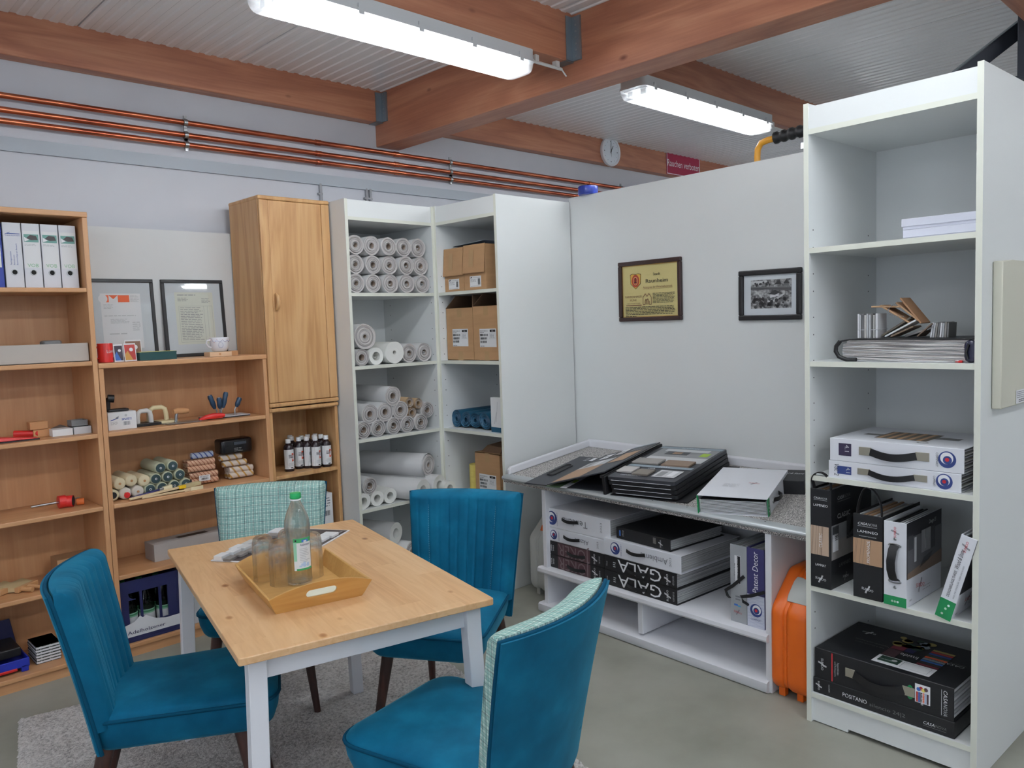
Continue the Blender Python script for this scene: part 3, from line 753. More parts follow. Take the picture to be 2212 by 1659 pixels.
# ------------------------------------------------------------------ table
TB = Fr(1.315, 2.374, -12.9)
def table():
    t = thing('table', 'small pine-topped table with white painted legs', 'table', TB.p(0, 0), TB.a)
    W, L, Z = .735, 1.21, .75
    m = M(); m.prism(rrect(-W/2, -L/2, W/2, L/2, .008, 3), Z-.021, Z, 'pine'); m.done('table_top', t, bev=.003)
    x, y = W/2-.055, L/2-.062
    for sy in (-1, 1): m = M(); m.box(-x, sy*y-.01, Z-.088, x, sy*y+.01, Z-.021, 'white_lacquer'); m.done('apron', t, bev=.001, bseg=1)
    for sx in (-1, 1): m = M(); m.box(sx*x-.01, -y, Z-.088, sx*x+.01, y, Z-.021, 'white_lacquer'); m.done('apron', t, bev=.001, bseg=1)
    for sx in (-1, 1):
        for sy in (-1, 1):
            m = M(); h = .0225
            def sq(cx, cy, z, a): return [(cx-a, cy-a, z), (cx+a, cy-a, z), (cx+a, cy+a, z), (cx-a, cy+a, z)]
            m.loft([sq(sx*(x+.022), sy*(y+.024), 0, h), sq(sx*(x+.003), sy*(y+.007), Z-.1, h+.001), sq(sx*(x+.002), sy*(y+.006), Z-.021, h+.001)], 'white_lacquer')
            m.done('leg', t, bev=.002, bseg=1)
table()

# ------------------------------------------------------------------ rug
def rug():
    rnd = random.Random(5)
    m, nt, b = new_mat('rug_pile')
    n = nd(nt, 'ShaderNodeTexNoise'); n.inputs['Scale'].default_value = 95; n.inputs['Detail'].default_value = 4
    n2 = nd(nt, 'ShaderNodeTexNoise'); n2.inputs['Scale'].default_value = 5; n2.inputs['Detail'].default_value = 3
    c = coords(nt); nt.links.new(c, n.inputs['Vector']); nt.links.new(c, n2.inputs['Vector'])
    ad = nd(nt, 'ShaderNodeMath', operation='MULTIPLY_ADD'); ad.inputs[1].default_value = .35; nt.links.new(n2.outputs['Fac'], ad.inputs[0]); nt.links.new(n.outputs['Fac'], ad.inputs[2])
    nt.links.new(ramp(nt, ad.outputs[0], [(.42, (120, 116, 114)), (.62, (182, 178, 174)), (.8, (212, 208, 204))]), b.inputs['Base Color'])
    b.inputs['Roughness'].default_value = .95; b.inputs['Sheen Weight'].default_value = .3
    bump(nt, b, n.outputs['Fac'], .9, .012)
    W, L = 1.70, 2.40; nu, nv = 210, 296
    hs = [[rnd.random() for _ in range(nu+1)] for _ in range(nv+1)]
    g = M()
    def f(a, c):
        i, j = round(a*nu), round(c*nv); x = (a-.5)*W; y = (c-.5)*L
        e = min(W/2-abs(x), L/2-abs(y)); h = .018*min(1, max(0, e)/.012)**.5
        return (x+(hs[j][i]-.5)*.008, y+(hs[j][(i*7+3) % nu]-.5)*.008, max(.0005, h*(.72+.28*hs[j][i])))
    g.grid(nu, nv, f, 'rug_pile')
    return g.done('rug', sm=180, label='grey shaggy rug under the table and chairs', cat='rug', loc=(1.258, 2.343, 0), rz=rad(-12.5))
rug()
# ------------------------------------------------------------------ on the table
def glass_mat(name, tint, edge=.55, rough=.03):
    m, nt, b = new_mat(name); out = nt.nodes['Material Output']
    tr = nd(nt, 'ShaderNodeBsdfTransparent'); tr.inputs[0].default_value = tint+(1,)
    gl = nd(nt, 'ShaderNodeBsdfGlossy'); gl.inputs['Roughness'].default_value = rough
    lw0 = nd(nt, 'ShaderNodeLayerWeight'); lw0.inputs['Blend'].default_value = .5
    lw = nd(nt, 'ShaderNodeMath', operation='POWER'); lw.inputs[1].default_value = 4.0; nt.links.new(lw0.outputs['Facing'], lw.inputs[0])
    mu = nd(nt, 'ShaderNodeMath', operation='MULTIPLY_ADD'); mu.inputs[1].default_value = edge*.85; mu.inputs[2].default_value = .045; mu.use_clamp = True
    mx = nd(nt, 'ShaderNodeMixShader')
    nt.links.new(lw.outputs[0], mu.inputs[0]); nt.links.new(mu.outputs[0], mx.inputs[0])
    nt.links.new(tr.outputs[0], mx.inputs[1]); nt.links.new(gl.outputs[0], mx.inputs[2]); nt.links.new(mx.outputs[0], out.inputs['Surface'])
def solid_glass(name, tint, share):
    m, nt, b = new_mat(name); out = nt.nodes['Material Output']
    tr = nd(nt, 'ShaderNodeBsdfTransparent'); tr.inputs[0].default_value = tint+(1,)
    gl = nd(nt, 'ShaderNodeBsdfGlass'); gl.inputs['IOR'].default_value = 1.45; gl.inputs['Roughness'].default_value = .0; gl.inputs[0].default_value = tint+(1,)
    mx = nd(nt, 'ShaderNodeMixShader'); mx.inputs[0].default_value = share
    nt.links.new(tr.outputs[0], mx.inputs[1]); nt.links.new(gl.outputs[0], mx.inputs[2]); nt.links.new(mx.outputs[0], out.inputs['Surface'])
solid_glass('tumbler_glass', (1, 1, 1), .6)
solid_glass('bottle_clear', (.985, .995, .99), .6)
glass_mat('clear_glass', (.99, .993, .99), 1.0)
glass_mat('water', (.97, .985, .98), .3)
glass_mat('clear_film', (.98, .98, .98), .7, .12)
plain('bottle_green', (36, 168, 96), .35)
plain('napkin', (226, 224, 204), .85)

plain('label_green', (60, 158, 96), .5); plain('label_mint', (150, 206, 176), .5); plain('label_blue', (60, 110, 190), .5); plain('label_blue_pale', (176, 196, 222), .5)
plain('board_dark', (66, 58, 60), .5); plain('tile_grey', (128, 124, 122), .4); plain('tile_white', (226, 228, 230), .35); plain('tile_pale', (206, 208, 208), .35)
TR = Fr(1.205, 2.24, -12.5)
def tray():
    t = thing('serving_tray', 'bamboo serving tray with slanted sides and cut-out handles on the table', 'tray', TR.p(0, 0, .75), TR.a)
    bw, bl, tw, tl = .131, .19, .155, .214; h0 = .052; Tk = .008
    m = M(); m.prism(rrect(-bw, -bl, bw, bl, .004, 2), .0, .008, 'bamboo'); m.done('base', t)
    for s in (-1, 1):
        m = M(); a = [(s*bw, -bl, .0), (s*bw, bl, .0), (s*tw, tl, h0), (s*tw, -tl, h0)]; b = [(x-s*Tk, y*.985, max(z, .006)) for x, y, z in a]
        m.add(a+b, [(0, 1, 2, 3), (7, 6, 5, 4), (0, 4, 5, 1), (3, 2, 6, 7), (0, 3, 7, 4), (1, 5, 6, 2)], 'bamboo'); m.done('side', t, bev=.0015, bseg=1)
    for s in (-1, 1):
        m = M(); n = 64; out = []; inn = []
        top = lambda u: h0+.03*(1-(u/tw)**2)
        def lean(u, h): return s*(bl+(tl-bl)*h/h0)
        for k in range(n):
            th = 2*PI*k/n; c, d = math.cos(th), math.sin(th)
            lo, hi = 0, .3      # march out to the board's outline
            for _ in range(24):
                md = (lo+hi)/2; u = c*md; h = .036+d*md; wd = bw+(tw-bw)*min(1, h/h0)
                if 0 <= h <= top(u) and abs(u) <= wd: lo = md
                else: hi = md
            out.append((c*lo, .036+d*lo))
            hx, hr = .034, .0125; pc, ps = math.cos(th), math.sin(th)
            e = (abs(pc)**6+abs(ps)**6)**(-1/6); q = hr*1.0
            # stadium-shaped hole
            lo, hi = 0, .1
            for _ in range(24):
                md = (lo+hi)/2; u = c*md; h = d*md
                if math.hypot(max(0, abs(u)-hx), h) <= hr: lo = md
                else: hi = md
            inn.append((c*lo, .046+d*lo))
        R = []
        for ring, dy in ((out, 0), (out, Tk), (inn, Tk), (inn, 0)): R.append([(u, lean(u, h)-s*dy, h) for u, h in ring])
        m.loft(R, 'bamboo', closed=True); m.done('end_board', t, sm=35)
tray()
m = M()
def nap(a, c): return (-.075+.155*a, -.172+.125*c, .0095+.004*math.sin(a*3.2)*c+.0015*math.sin(c*9+a*4)+.018*max(0, .18-c)/.18*.4)
m.grid(14, 10, nap, 'napkin')
m.done('paper_napkin', loc=TR.p(0, 0, .75), rz=TR.a+rad(4), sm=60, label='folded cream paper napkin lying in the serving tray', cat='napkin')

def water_bottle():
    t = thing('water_bottle', 'half-full water bottle with green cap standing in the serving tray', 'bottle', (1.214, 2.262, .7595))
    prof = [(.03, .0), (.037, .003), (.0395, .012), (.0385, .02), (.0385, .15), (.0395, .165), (.040, .185), (.038, .205), (.031, .228), (.021, .25), (.0155, .262), (.0145, .272), (.0145, .279)]
    m = M(); inn = [(.0145-.002, .279)]+[(max(r-.0024, .0005), z if z > .01 else .006) for r, z in reversed(prof[2:-1])]+[(.001, .009)]; m.lathe(prof, 'bottle_clear', 36, caps=False); m.lathe([(.001, .005), (.02, .003), (.03, .0)], 'bottle_clear', 36, caps=False); m.lathe(inn, 'bottle_clear', 36, caps=False); m.done('body', t, sm=60)
    m = M(); m.lathe([(.001, .0095), (.034, .0125), (.0355, .02), (.0355, .15), (.0365, .166), (.001, .166)], 'water', 36, caps=False); m.done('water', t, sm=40)
    m = M(); m.lathe([(.0178, .268), (.0178, .2705), (.0155, .272)], 'paper', 28); m.lathe([(.0165, .273), (.0172, .274), (.0172, .287), (.0163, .2905), (.012, .291)], 'bottle_green', 40); m.lathe([(.0182, .2765), (.0182, .279)], 'bottle_green', 40); m.done('cap', t, sm=40)
    m = M(); R = .0391; a0, a1 = rad(-140), rad(-50)
    def wrap(d0, d1, z0, z1, mat, r=R, n=14):
        m.grid(n, 1, lambda a, c: ((r)*math.cos(a0+(a1-a0)*(d0+(d1-d0)*a)), r*math.sin(a0+(a1-a0)*(d0+(d1-d0)*a)), z0+(z1-z0)*c), mat)
    wrap(0, 1, .05, .152, 'label_white')
    wrap(0, 1, .138, .152, 'label_green', R+.0003); wrap(.0, .16, .08, .14, 'label_mint', R+.0003); wrap(.12, 1, .05, .056, 'label_green', R+.0003)
    wrap(.42, .78, .139, .147, 'label_blue', R+.0005); wrap(.52, .68, .139, .144, 'label_white', R+.0007)
    rnd = random.Random(3)
    for k in range(9): wrap(.3, .62+.3*rnd.random(), .117-.0052*k, .1192-.0052*k, 'pale_ink', R+.0005)
    wrap(.08, .16, .142, .148, 'ink', R+.0006)
    vs, fs, x0, x1 = text_mesh('Adelholzener')
    P = []
    for x, y in vs:
        q = .34+.56*(x-x0)/(x1-x0); a = a0+(a1-a0)*q; P.append(((R+.0008)*math.cos(a), (R+.0008)*math.sin(a), .1275+y*.011))
    m.add(P, fs, 'navy')
    for k in range(5): wrap(.25+.1*k, .4+.1*k, .06+.004*(k % 2), .066+.006*(k % 3), 'label_blue_pale', R+.0004)
    m.done('label', t, sm=60)
water_bottle()
def tumbler():
    t = thing('drinking_glass', '', 'glass', (0, 0, 0), 0, 'upturned drinking glasses on the tray')
    m = M(); m.lathe([(.0345, 0), (.0345, .085), (.0335, .118), (.030, .136), (.022, .143), (.001, .144)], 'tumbler_glass', 32, caps=False)
    m.lathe([(.001, .126), (.024, .124), (.031, .112), (.0322, .085), (.0328, .0)], 'tumbler_glass', 32, caps=False)
    m.lathe([(.0328, 0), (.0345, 0)], 'tumbler_glass', 32, caps=False); m.done('bowl', t, sm=60)
    return t
g0 = None
for x, y, lb in ((1.155, 2.385, 'upturned drinking glass furthest left on the tray, near its rear edge'), (1.168, 2.298, 'upturned drinking glass directly left of the water bottle'), (1.249, 2.392, 'upturned drinking glass half hidden behind the water bottle'), (1.277, 2.292, 'upturned drinking glass directly right of the water bottle')):
    g = tumbler() if g0 is None else copy_tree(g0); g0 = g0 or g
    g.location = (x, y, .7595); g['label'] = lb

SBA = math.atan2(.517, .856)
def sample_board():
    t = thing('sample_board', 'dark sample board with small white and grey tiles behind the tray', 'sample board', (1.300, 2.484, .7515), SBA)
    m = M(); m.box(0, 0, -.0005, .455, .318, .0028, 'paper'); d = Dec(m, (0, 0, .0028), (1, 0, 0), (0, 1, 0)); d.rect(.006, .006, .449, .312, 'board_dark'); d.up(); d.text('Click', .40, .02, .012, 'paper', rot=0); m.done('board', t)
    for x, y, w, h, z, mat, lb in ((-.005, .235, .045, .03, .003, 'tile_grey', 0), (.045, .225, .045, .03, .003, 'tile_grey', 0), (.095, .215, .045, .03, .003, 'tile_grey', 0), (-.0, .272, .05, .034, .009, 'tile_white', 1), (.055, .262, .05, .034, .009, 'tile_white', 1), (.11, .25, .05, .034, .009, 'tile_pale', 1), (.1, .285, .06, .028, .008, 'tile_white', 1), (.165, .275, .06, .028, .008, 'tile_pale', 1), (.27, .02, .055, .06, .004, 'tile_white', 1), (.33, .012, .055, .055, .004, 'tile_white', 1), (.345, .25, .06, .05, .006, 'tile_white', 1), (.30, .24, .04, .05, .003, 'tile_grey', 0)):
        m = M(); m.box(x, y, .0031, x+w, y+h, z+.0035+.006, mat); m.done('tile', t, bev=.001, bseg=1)
sample_board()
# ------------------------------------------------------------------ contents of the beech bookcases (x right, y depth from the fronts)
plain('orange_red', (214, 78, 44), .5)
plain('pale_wood', (214, 182, 148), .6)
plain('cream_pale', (214, 216, 204), .7)
plain('yellow_tag', (214, 214, 60), .5); plain('cork_orange', (214, 110, 50), .5)
def dots():
    m, nt, b = new_mat('dotted_cover'); v = nd(nt, 'ShaderNodeTexVoronoi'); v.inputs['Scale'].default_value = 110
    nt.links.new(coords(nt), v.inputs['Vector']); nt.links.new(ramp(nt, v.outputs['Distance'], [(.3, (200, 202, 200)), (.42, (40, 54, 48))]), b.inputs['Base Color'])
dots()
B = lambda x, y, z: (x, 4.012+y, z)
def single(m, name, label, cat, loc=None, rz=0, group=None, sm=None, bev=0, rot=None): return m.done(name, label=label, cat=cat, loc=loc, rz=rz, group=group, sm=sm, bev=bev, bseg=2, rot=rot)
ZS = [.0665, .4135, .7635, 1.1095, 1.4515, 1.7915]
plain('binder_white', (214, 216, 222), .5); plain('binder_blue', (40, 60, 150), .45); plain('teal_print', (110, 158, 150), .6); plain('vob_green', (140, 190, 150), .6)
def binder(x, label, kind):
    t = thing('ring_binder', label, 'binder', B(x, .06, ZS[5]), 0, 'ring binders on the top shelf'); W, H, Dp = .071, .288, .265
    col = 'binder_blue' if kind == 'blue' else 'binder_white'
    m = M(); m.box(-W/2, 0, 0, W/2, .004, H, col); m.box(-W/2, 0, 0, -W/2+.0025, Dp, H, col); m.box(W/2-.0025, 0, 0, W/2, Dp, H, col); m.box(-W/2+.003, .02, .01, W/2-.003, Dp-.01, H-.012, 'paper_page'); m.done('cover', t, bev=.0012, bseg=1)
    m = M(); d = Dec(m, (0, 0, 0), (1, 0, 0), (0, 0, 1), .0004)
    if kind == 'blue':
        d.rect(-.028, .09, .028, .25, 'paper')
    elif kind == 'named':
        d.line(-.028, .236, -.008, .246, .002, 'blue_ink'); d.rect(-.02, .238, .03, .241, 'blue_ink'); d.text('WÄHRUNGSFONDS', -.026, .229, .005, 'blue_ink', .056)
        for k, (s, w) in enumerate((('Pachtgaststätte', .06), ('Betonkosten', .045), ('Betonzuschläge am Bauwerk', .095))): d.text(s, -.008+.012*k, .102, .006, 'blue_ink', w, rot=90)
    else:
        d.rect(-.032, .09, .032, .255, 'label_white'); d.up(); d.rect(-.029, .205, .029, .24, 'teal_print'); d.up(); d.poly([(-.02, .222), (0, .214), (.026, .216), (.02, .234), (-.004, .237)], 'board_dark'); d.poly([(-.027, .207), (-.008, .215), (-.028, .228)], 'paper')
        d.print_lines(-.028, .188, .018, .198, 2, 'pale_ink', seed=3); d.text('VOB', 0, .094, .016, 'vob_green', .044, 'c')
    m.done('spine_label', t)
    m = M(); m.lathe([(.0105, -.0005), (.0135, -.0005), (.014, .0015), (.0135, .003), (.0105, .003)], 'steel', 24, o=(0, 0, .07), axis='y', caps=False); m.lathe([(.0106, .0006), (.0106, .0002)], 'hole', 20, o=(0, 0, .07), axis='y'); m.done('finger_ring', t, sm=40)
binder(.812, 'blue ring binder at the very edge of the frame on the top shelf', 'blue')
binder(.888, 'white ring binder with blue upright lettering on the top shelf', 'named')
binder(.962, 'white ring binder with a green picture, leftmost of the matching three', 'vob')
binder(1.036, 'white ring binder with a green picture, middle of the matching three', 'vob')
binder(1.11, 'white ring binder with a green picture, next to the bookcase side', 'vob')
plain('warm_grey', (186, 178, 170), .7); plain('dull_grey', (112, 112, 112), .5)
def hollow(m, x0, y0, z0, x1, y1, z1, t, mat, inner=None):
    m.box(x0, y0, z0, x1, y1, z0+t, mat); m.box(x0, y0, z0, x1, y0+t, z1, mat); m.box(x0, y1-t, z0, x1, y1, z1, mat); m.box(x0, y0+t, z0, x0+t, y1-t, z1, mat); m.box(x1-t, y0+t, z0, x1, y1-t, z1, mat)
m = M(); hollow(m, .52, .03, 0, 1.155, .20, .086, .004, 'warm_grey'); single(m, 'storage_tray', 'long shallow beige box on the second shelf of the tall bookcase', 'box', B(0, 0, ZS[4]), bev=.001)
m = M(); m.puff(.98, .07, 0, 1.06, .15, .098, .02, .01, 'dull_grey'); single(m, 'sanding_pad', 'dark grey pad peeking out of the long beige box', 'sanding pad', B(0, 0, ZS[4]+.0045), sm=40)
# third row
z3 = ZS[3]
t = thing('plastering_float', 'red handled float lying at the frame edge on the third shelf', 'trowel', B(.83, .09, z3))
m = M(); m.loft([[(-.15, -.05, .0), (-.15, .05, .0), (-.15, .05, .006), (-.15, -.05, .006)], [(.10, -.045, .0), (.10, .045, .0), (.10, .045, .004), (.10, -.045, .004)]], 'black'); m.done('blade', t)
m = M(); m.loft([[(-.11, -.035, .006), (-.11, .035, .006), (-.11, .03, .05), (-.11, -.03, .05)], [(-.05, -.035, .006), (-.05, .035, .006), (-.05, .03, .022), (-.05, -.03, .022)], [(.098, -.03, .0045), (.098, .03, .0045), (.098, .03, .007), (.098, -.03, .007)]], 'red'); m.done('handle', t, bev=.003)
m = M(); m.cyl((0, 0, .019), (.075, -.045, .019), .018, 'red', .013, 18); m.cyl((.07, -.042, .019), (.086, -.052, .019), .0145, 'red', .016, 18); single(m, 'plastic_reel', 'small red plastic reel behind the red float', 'reel', B(.862, .19, z3), sm=40)
plain('cork', (186, 136, 92), .8)
m = M(); m.box(0, 0, 0, .075, .06, .036, 'cork'); single(m, 'sanding_block', 'lower of two stacked brown sanding blocks', 'block', B(.925, .13, z3), bev=.003)
m = M(); m.box(0, 0, 0, .075, .06, .036, 'cork'); single(m, 'sanding_block', 'upper of two stacked brown sanding blocks', 'block', B(.912, .125, z3+.0365), bev=.003)
m = M(); m.loft([[(0, 0, .0), (0, .08, .0), (0, .08, .004), (0, 0, .004)], [(.09, 0, .0), (.09, .08, .0), (.09, .08, .035), (.09, 0, .035)], [(.11, 0, 0), (.11, .08, 0), (.11, .08, .02), (.11, 0, .02)]], 'dull_grey'); single(m, 'hand_sander', 'dark hand sander behind the small white boxes', 'sander', B(.985, .2, z3), bev=.003)
m = M(); m.box(0, 0, 0, .085, .08, .032, 'label_white'); single(m, 'small_box', 'small white box with brown top edge on the third shelf', 'box', B(.99, .075, z3), bev=.001)
m = M(); m.box(0, 0, 0, .075, .085, .034, 'paper_grey'); single(m, 'small_box', 'small pale grey box beside the bookcase side on the third shelf', 'box', B(1.08, .075, z3), bev=.001)
m = M(); hollow(m, 0, 0, 0, .07, .07, .03, .003, 'dull_grey'); single(m, 'parts_tray', 'dark open tray standing on the small grey box', 'tray', B(1.075, .088, z3+.0345))
m = M(); m.puff(0, 0, 0, .032, .02, .014, .005, .004, 'yellow_tag'); single(m, 'marker_cap', 'bright yellow stub lying in the dark open tray', 'marker', B(1.105, .1, z3+.038), sm=40)

# fourth row
z2 = ZS[2]
t = thing('mixing_rod', 'steel rod tool with red round head on the fourth shelf', 'tool', B(.9, .12, z2))
m = M(); m.cyl((-.01, 0, .03), (.11, .01, .03), .0055, 'steel', n=12); m.cyl((-.012, 0, .031), (-.002, 0, .03), .003, 'steel', .006, n=8); m.done('rod', t, sm=50)
m = M(); m.cyl((.105, .012, .03), (.135, .012, .03), .0295, 'red', n=22); m.cyl((.135, .012, .028), (.165, -.005, .028), .027, 'red', .027, 20, caps=False); m.cyl((.137, .012, .028), (.1652, -.005, .028), .021, 'hole', .021, 20); m.done('head', t, sm=40)
m = M(); m.cyl((0, 0, .016), (.03, -.01, .016), .0155, 'cork_orange', n=16); m.cyl((-.04, .02, .026), (.02, .03, .03), .003, 'steel', n=8); single(m, 'hole_cutter', 'small orange cutter bit beside the red-headed rod', 'tool', B(1.085, .14, z2), sm=40)
# fifth row
z1 = ZS[1]
plain('bristle', (196, 178, 136), .9)
def flat_brush(x, y, rz, lb):
    t = thing('wallpaper_brush', lb, 'brush', B(x, y, z1+.014), rad(rz), 'wallpaper brushes on the fifth shelf')
    m = M(); m.box(-.06, .0, -.012, .06, .02, .012, 'tan_wood'); m.tube([(0, 0, 0), (0, -.06, 0), (0, -.11, 0)], [.011, .009, .012], 'tan_wood', 10); m.done('handle', t, sm=40, bev=.002)
    m = M(); m.loft([[(-.055, .02, -.009), (.055, .02, -.009), (.055, .02, .009), (-.055, .02, .009)], [(-.065, .09, -.012), (.065, .09, -.012), (.065, .09, .016), (-.065, .09, .016)]], 'bristle'); m.done('bristles', t)
flat_brush(.79, .15, 38, 'wooden wallpaper brush by the frame edge on the fifth shelf'); flat_brush(.855, .13, 36, 'wooden wallpaper brush with clear wrapping beside the teal chair back')
m = M(); m.box(0, 0, 0, .17, .12, .1, 'cardboard'); single(m, 'cardboard_box', 'small brown cardboard box behind the teal chair back', 'box', B(.985, .15, z1), bev=.001)
m = M(); m.box(0, 0, 0, .19, .15, .05, 'cork'); single(m, 'cork_slab', 'thick brown slab under the small cardboard box', 'slab', B(.955, .03, z1), bev=.002)
# bottom row
z0 = ZS[0]
plain('vivid_blue', (30, 46, 160), .4)
t = thing('paint_tray', 'blue plastic paint tray with red strip on the bottom shelf', 'paint tray', B(.6, .05, z0))
m = M(); hollow(m, 0, 0, .02, .22, .24, .06, .006, 'vivid_blue'); m.box(.005, .0, 0, .035, .03, .03, 'vivid_blue'); m.box(.185, .0, 0, .215, .03, .03, 'vivid_blue'); m.box(.185, .2, 0, .215, .23, .03, 'vivid_blue')
m.loft([[(.0, .235, .055), (.22, .235, .055), (.22, .241, .055), (.0, .241, .055)], [(.02, .238, .185), (.2, .238, .185), (.2, .244, .185), (.02, .244, .185)]], 'navy'); m.done('tray_body', t, bev=.004)
m = M(); m.box(.04, -.004, .012, .17, .006, .024, 'red'); m.done('red_strip', t, bev=.002)
m = M(); m.box(.02, .05, .06, .2, .23, .1, 'black'); m.done('insert', t, bev=.005)
t = None
for k in range(6):
    m = M(); m.box(0, 0, 0, .1, .15, .013, 'paper'); m.box(-.001, -.001, 0, .101, .15, .0022, 'dotted_cover'); m.box(-.001, -.001, .0108, .101, .15, .013, 'dotted_cover')
    single(m, 'notebook', f'{ORD[k]} from bottom of six thin notebooks in dotted covers', 'notebook', B(.855+.002*(k % 2), .09, z0+.0135*k), group='notebooks stacked on the bottom shelf')

# ---- lower bookcase, top
zt = 1.4385
def leaning_frame(x0, x1, h, label, kind):
    W = x1-x0; tilt = math.atan2(.026, h)
    t = thing('framed_letter', label, 'picture frame', B(x0, .318, zt), 0, 'framed letters leaning on the wall board', rot=(-tilt, 0, 0))
    f = .018
    m = M()
    for a in ((0, 0, W, f), (0, h-f, W, h), (0, f, f, h-f), (W-f, f, W, h-f)): m.box(a[0], 0, a[1], a[2], .016, a[3], 'black')
    m.done('frame', t, bev=.0015, bseg=1)
    m = M(); m.box(f, .006, f, W-f, .012, h-f, 'mat_board'); d = Dec(m, (0, .006, 0), (1, 0, 0), (0, 0, 1), .0004)
    if kind == 'logo':
        px0, px1, pz0, pz1 = W-.265, W-.07, .06, h-.075
        d.rect(px0, pz0, px1, pz1, 'paper'); d.up(); y = pz1-.045
        d.rect(px0+.012, y, px1-.055, y+.036, 'orange_ink'); d.up(); d.disc(px0+.012, y+.018, .022, 'paper'); d.poly([(px0+.04, y), (px0+.04, y+.036), (px0+.062, y+.016), (px0+.084, y+.036), (px0+.084, y)], 'paper')
        d.up(); d.poly([(px0+.045, y+.036), (px0+.079, y+.036), (px0+.062, y+.019)], 'orange_ink'); d.print_lines(px1-.05, y, px1-.006, y+.036, 6, 'pale_ink', .3, 2)
        d.print_lines(px0+.012, y-.035, px0+.06, y-.01, 4, 'pale_ink', .3, 3); d.print_lines(px0+.012, y-.075, px1-.02, y-.065, 1, 'pale_ink', .3, 4); d.print_lines(px0+.04, y-.11, px1-.06, y-.085, 4, 'pale_ink', .35, 5); d.print_lines(px0+.03, y-.17, px1-.06, y-.155, 1, 'pale_ink', .3, 6); d.print_lines(px1-.05, y-.15, px1-.01, y-.1, 5, 'pale_ink', .3, 7)
    else:
        px0, px1, pz0, pz1 = .068, W-.062, .068, h-.068
        d.rect(px0, pz0, px1, pz1, 'cream_pale'); d.up(); d.print_lines(px0+.015, pz1-.02, px1-.09, pz1-.01, 1, 'grey_ink', .35, 8); d.print_lines(px0+.015, pz1-.05, px0+.07, pz1-.028, 3, 'grey_ink', .3, 9); d.print_lines(px1-.065, pz1-.06, px1-.015, pz1-.032, 4, 'grey_ink', .3, 10)
        d.frame(px0+.018, pz0+.012, px1-.008, pz1-.075, .0008, 'grey_ink'); d.line(px1-.055, pz0+.012, px1-.055, pz1-.075, .0008, 'grey_ink'); d.line(px1-.035, pz0+.012, px1-.035, pz1-.075, .0008, 'grey_ink')
        d.print_lines(px0+.025, pz0+.02, px1-.06, pz1-.08, 20, 'grey_ink', .28, 11)
    m.done('picture', t)
    m = M(); m.box(f, .003, f, W-f, .0034, h-f, 'clear_glass'); m.done('glass_pane', t)
leaning_frame(1.215, 1.582, .42, 'black framed letter with an orange logo leaning on the board', 'logo')
leaning_frame(1.622, 1.962, .42, 'black framed old invoice leaning beside the oak cabinet', 'invoice')
t = thing('mug', 'red mug with white script on top of the lower bookcase', 'mug', B(1.25, .105, zt))
m = M(); m.lathe([(.031, 0), (.034, .003), (.0345, .09), (.0335, .092), (.032, .09), (.0315, .006), (.001, .005)], 'red', 30); m.done('body', t, sm=40)
m = M(); m.tube([(-.033, .0, .075), (-.055, .005, .07), (-.06, .005, .045), (-.052, .003, .025), (-.033, 0, .02)], .005, 'red', 8); m.done('handle', t, sm=50)
m = M(); vs, fs, x0, x1 = text_mesh('Lünde'); P = []
for x, y in vs:
    a = rad(-95)+rad(70)*(x-x0)/(x1-x0); P.append((.0349*math.cos(a), .0349*math.sin(a), .045+y*.022+(x-x0)/(x1-x0)*.004))
m.add(P, fs, 'paper'); m.done('lettering', t)
plain('photo_brown', (120, 84, 64), .5); plain('photo_dark', (52, 44, 62), .5); plain('photo_red', (176, 52, 48), .5); plain('photo_amber', (196, 146, 70), .5)
def card(x, y, w, h, c1, c2, lb, rz):
    t = thing('picture_card', lb, 'card', B(x, y, zt), rad(rz), 'picture cards on the lower bookcase', )
    m = M(); m.loft([[(0, 0, 0), (w, 0, 0), (w, .002, 0), (0, .002, 0)], [(0, .012, h), (w, .012, h), (w, .014, h), (0, .014, h)]], 'paper')
    d = Dec(m, (0, 0, 0), (1, 0, 0), (0, .012, h), .0005); d.rect(.004, .006, w-.004, h-.006, c1); d.up(); d.poly([(.004, .006), (w*.7, .006), (w*.3, h*.6), (.004, h*.4)], c2); d.disc(w*.6, h*.65, w*.16, 'paper', 12); m.done('card', t)
card(1.292, .11, .044, .084, 'photo_dark', 'label_blue', 'small dark picture card propped beside the red mug', 0)
card(1.336, .10, .058, .088, 'photo_red', 'photo_amber', 'red and white picture card propped beside the green box', 3)
card(1.365, .17, .08, .104, 'photo_brown', 'photo_dark', 'brown picture card standing behind the red and white one', 0)
plain('dark_green', (22, 70, 72), .5)
m = M(); m.box(0, 0, 0, .18, .09, .034, 'dark_green'); m.box(-.001, -.001, .034, .181, .091, .041, 'dark_green'); m.box(.0, .0, .0405, .18, .09, .0418, 'yellow')
single(m, 'gift_box', 'flat dark green box on top of the lower bookcase', 'box', B(1.402, .085, zt), bev=.001)
m = M(); m.box(0, 0, 0, .12, .075, .024, 'pale_wood'); d = Dec(m, (0, 0, 0), (1, 0, 0), (0, 0, 1), .0004); d.disc(.055, .012, .006, 'cork'); single(m, 'wooden_base', 'pale wooden base under the white cup', 'stand', B(1.752, .08, zt), bev=.001)
m = M(); m.box(0, 0, 0, .04, .04, .026, 'cork'); single(m, 'wood_offcut', 'brown wood offcut beside the cup stand', 'block', B(1.876, .1, zt), bev=.001)
t = thing('cup', 'white cup with blue garland standing on a wooden base', 'cup', B(1.823, .117, zt+.0243))
m = M(); m.lathe([(.026, 0), (.036, .004), (.045, .02), (.049, .05), (.05, .074), (.0485, .076), (.046, .07), (.042, .02), (.001, .01)], 'white_lacquer', 32); m.done('body', t, sm=40)
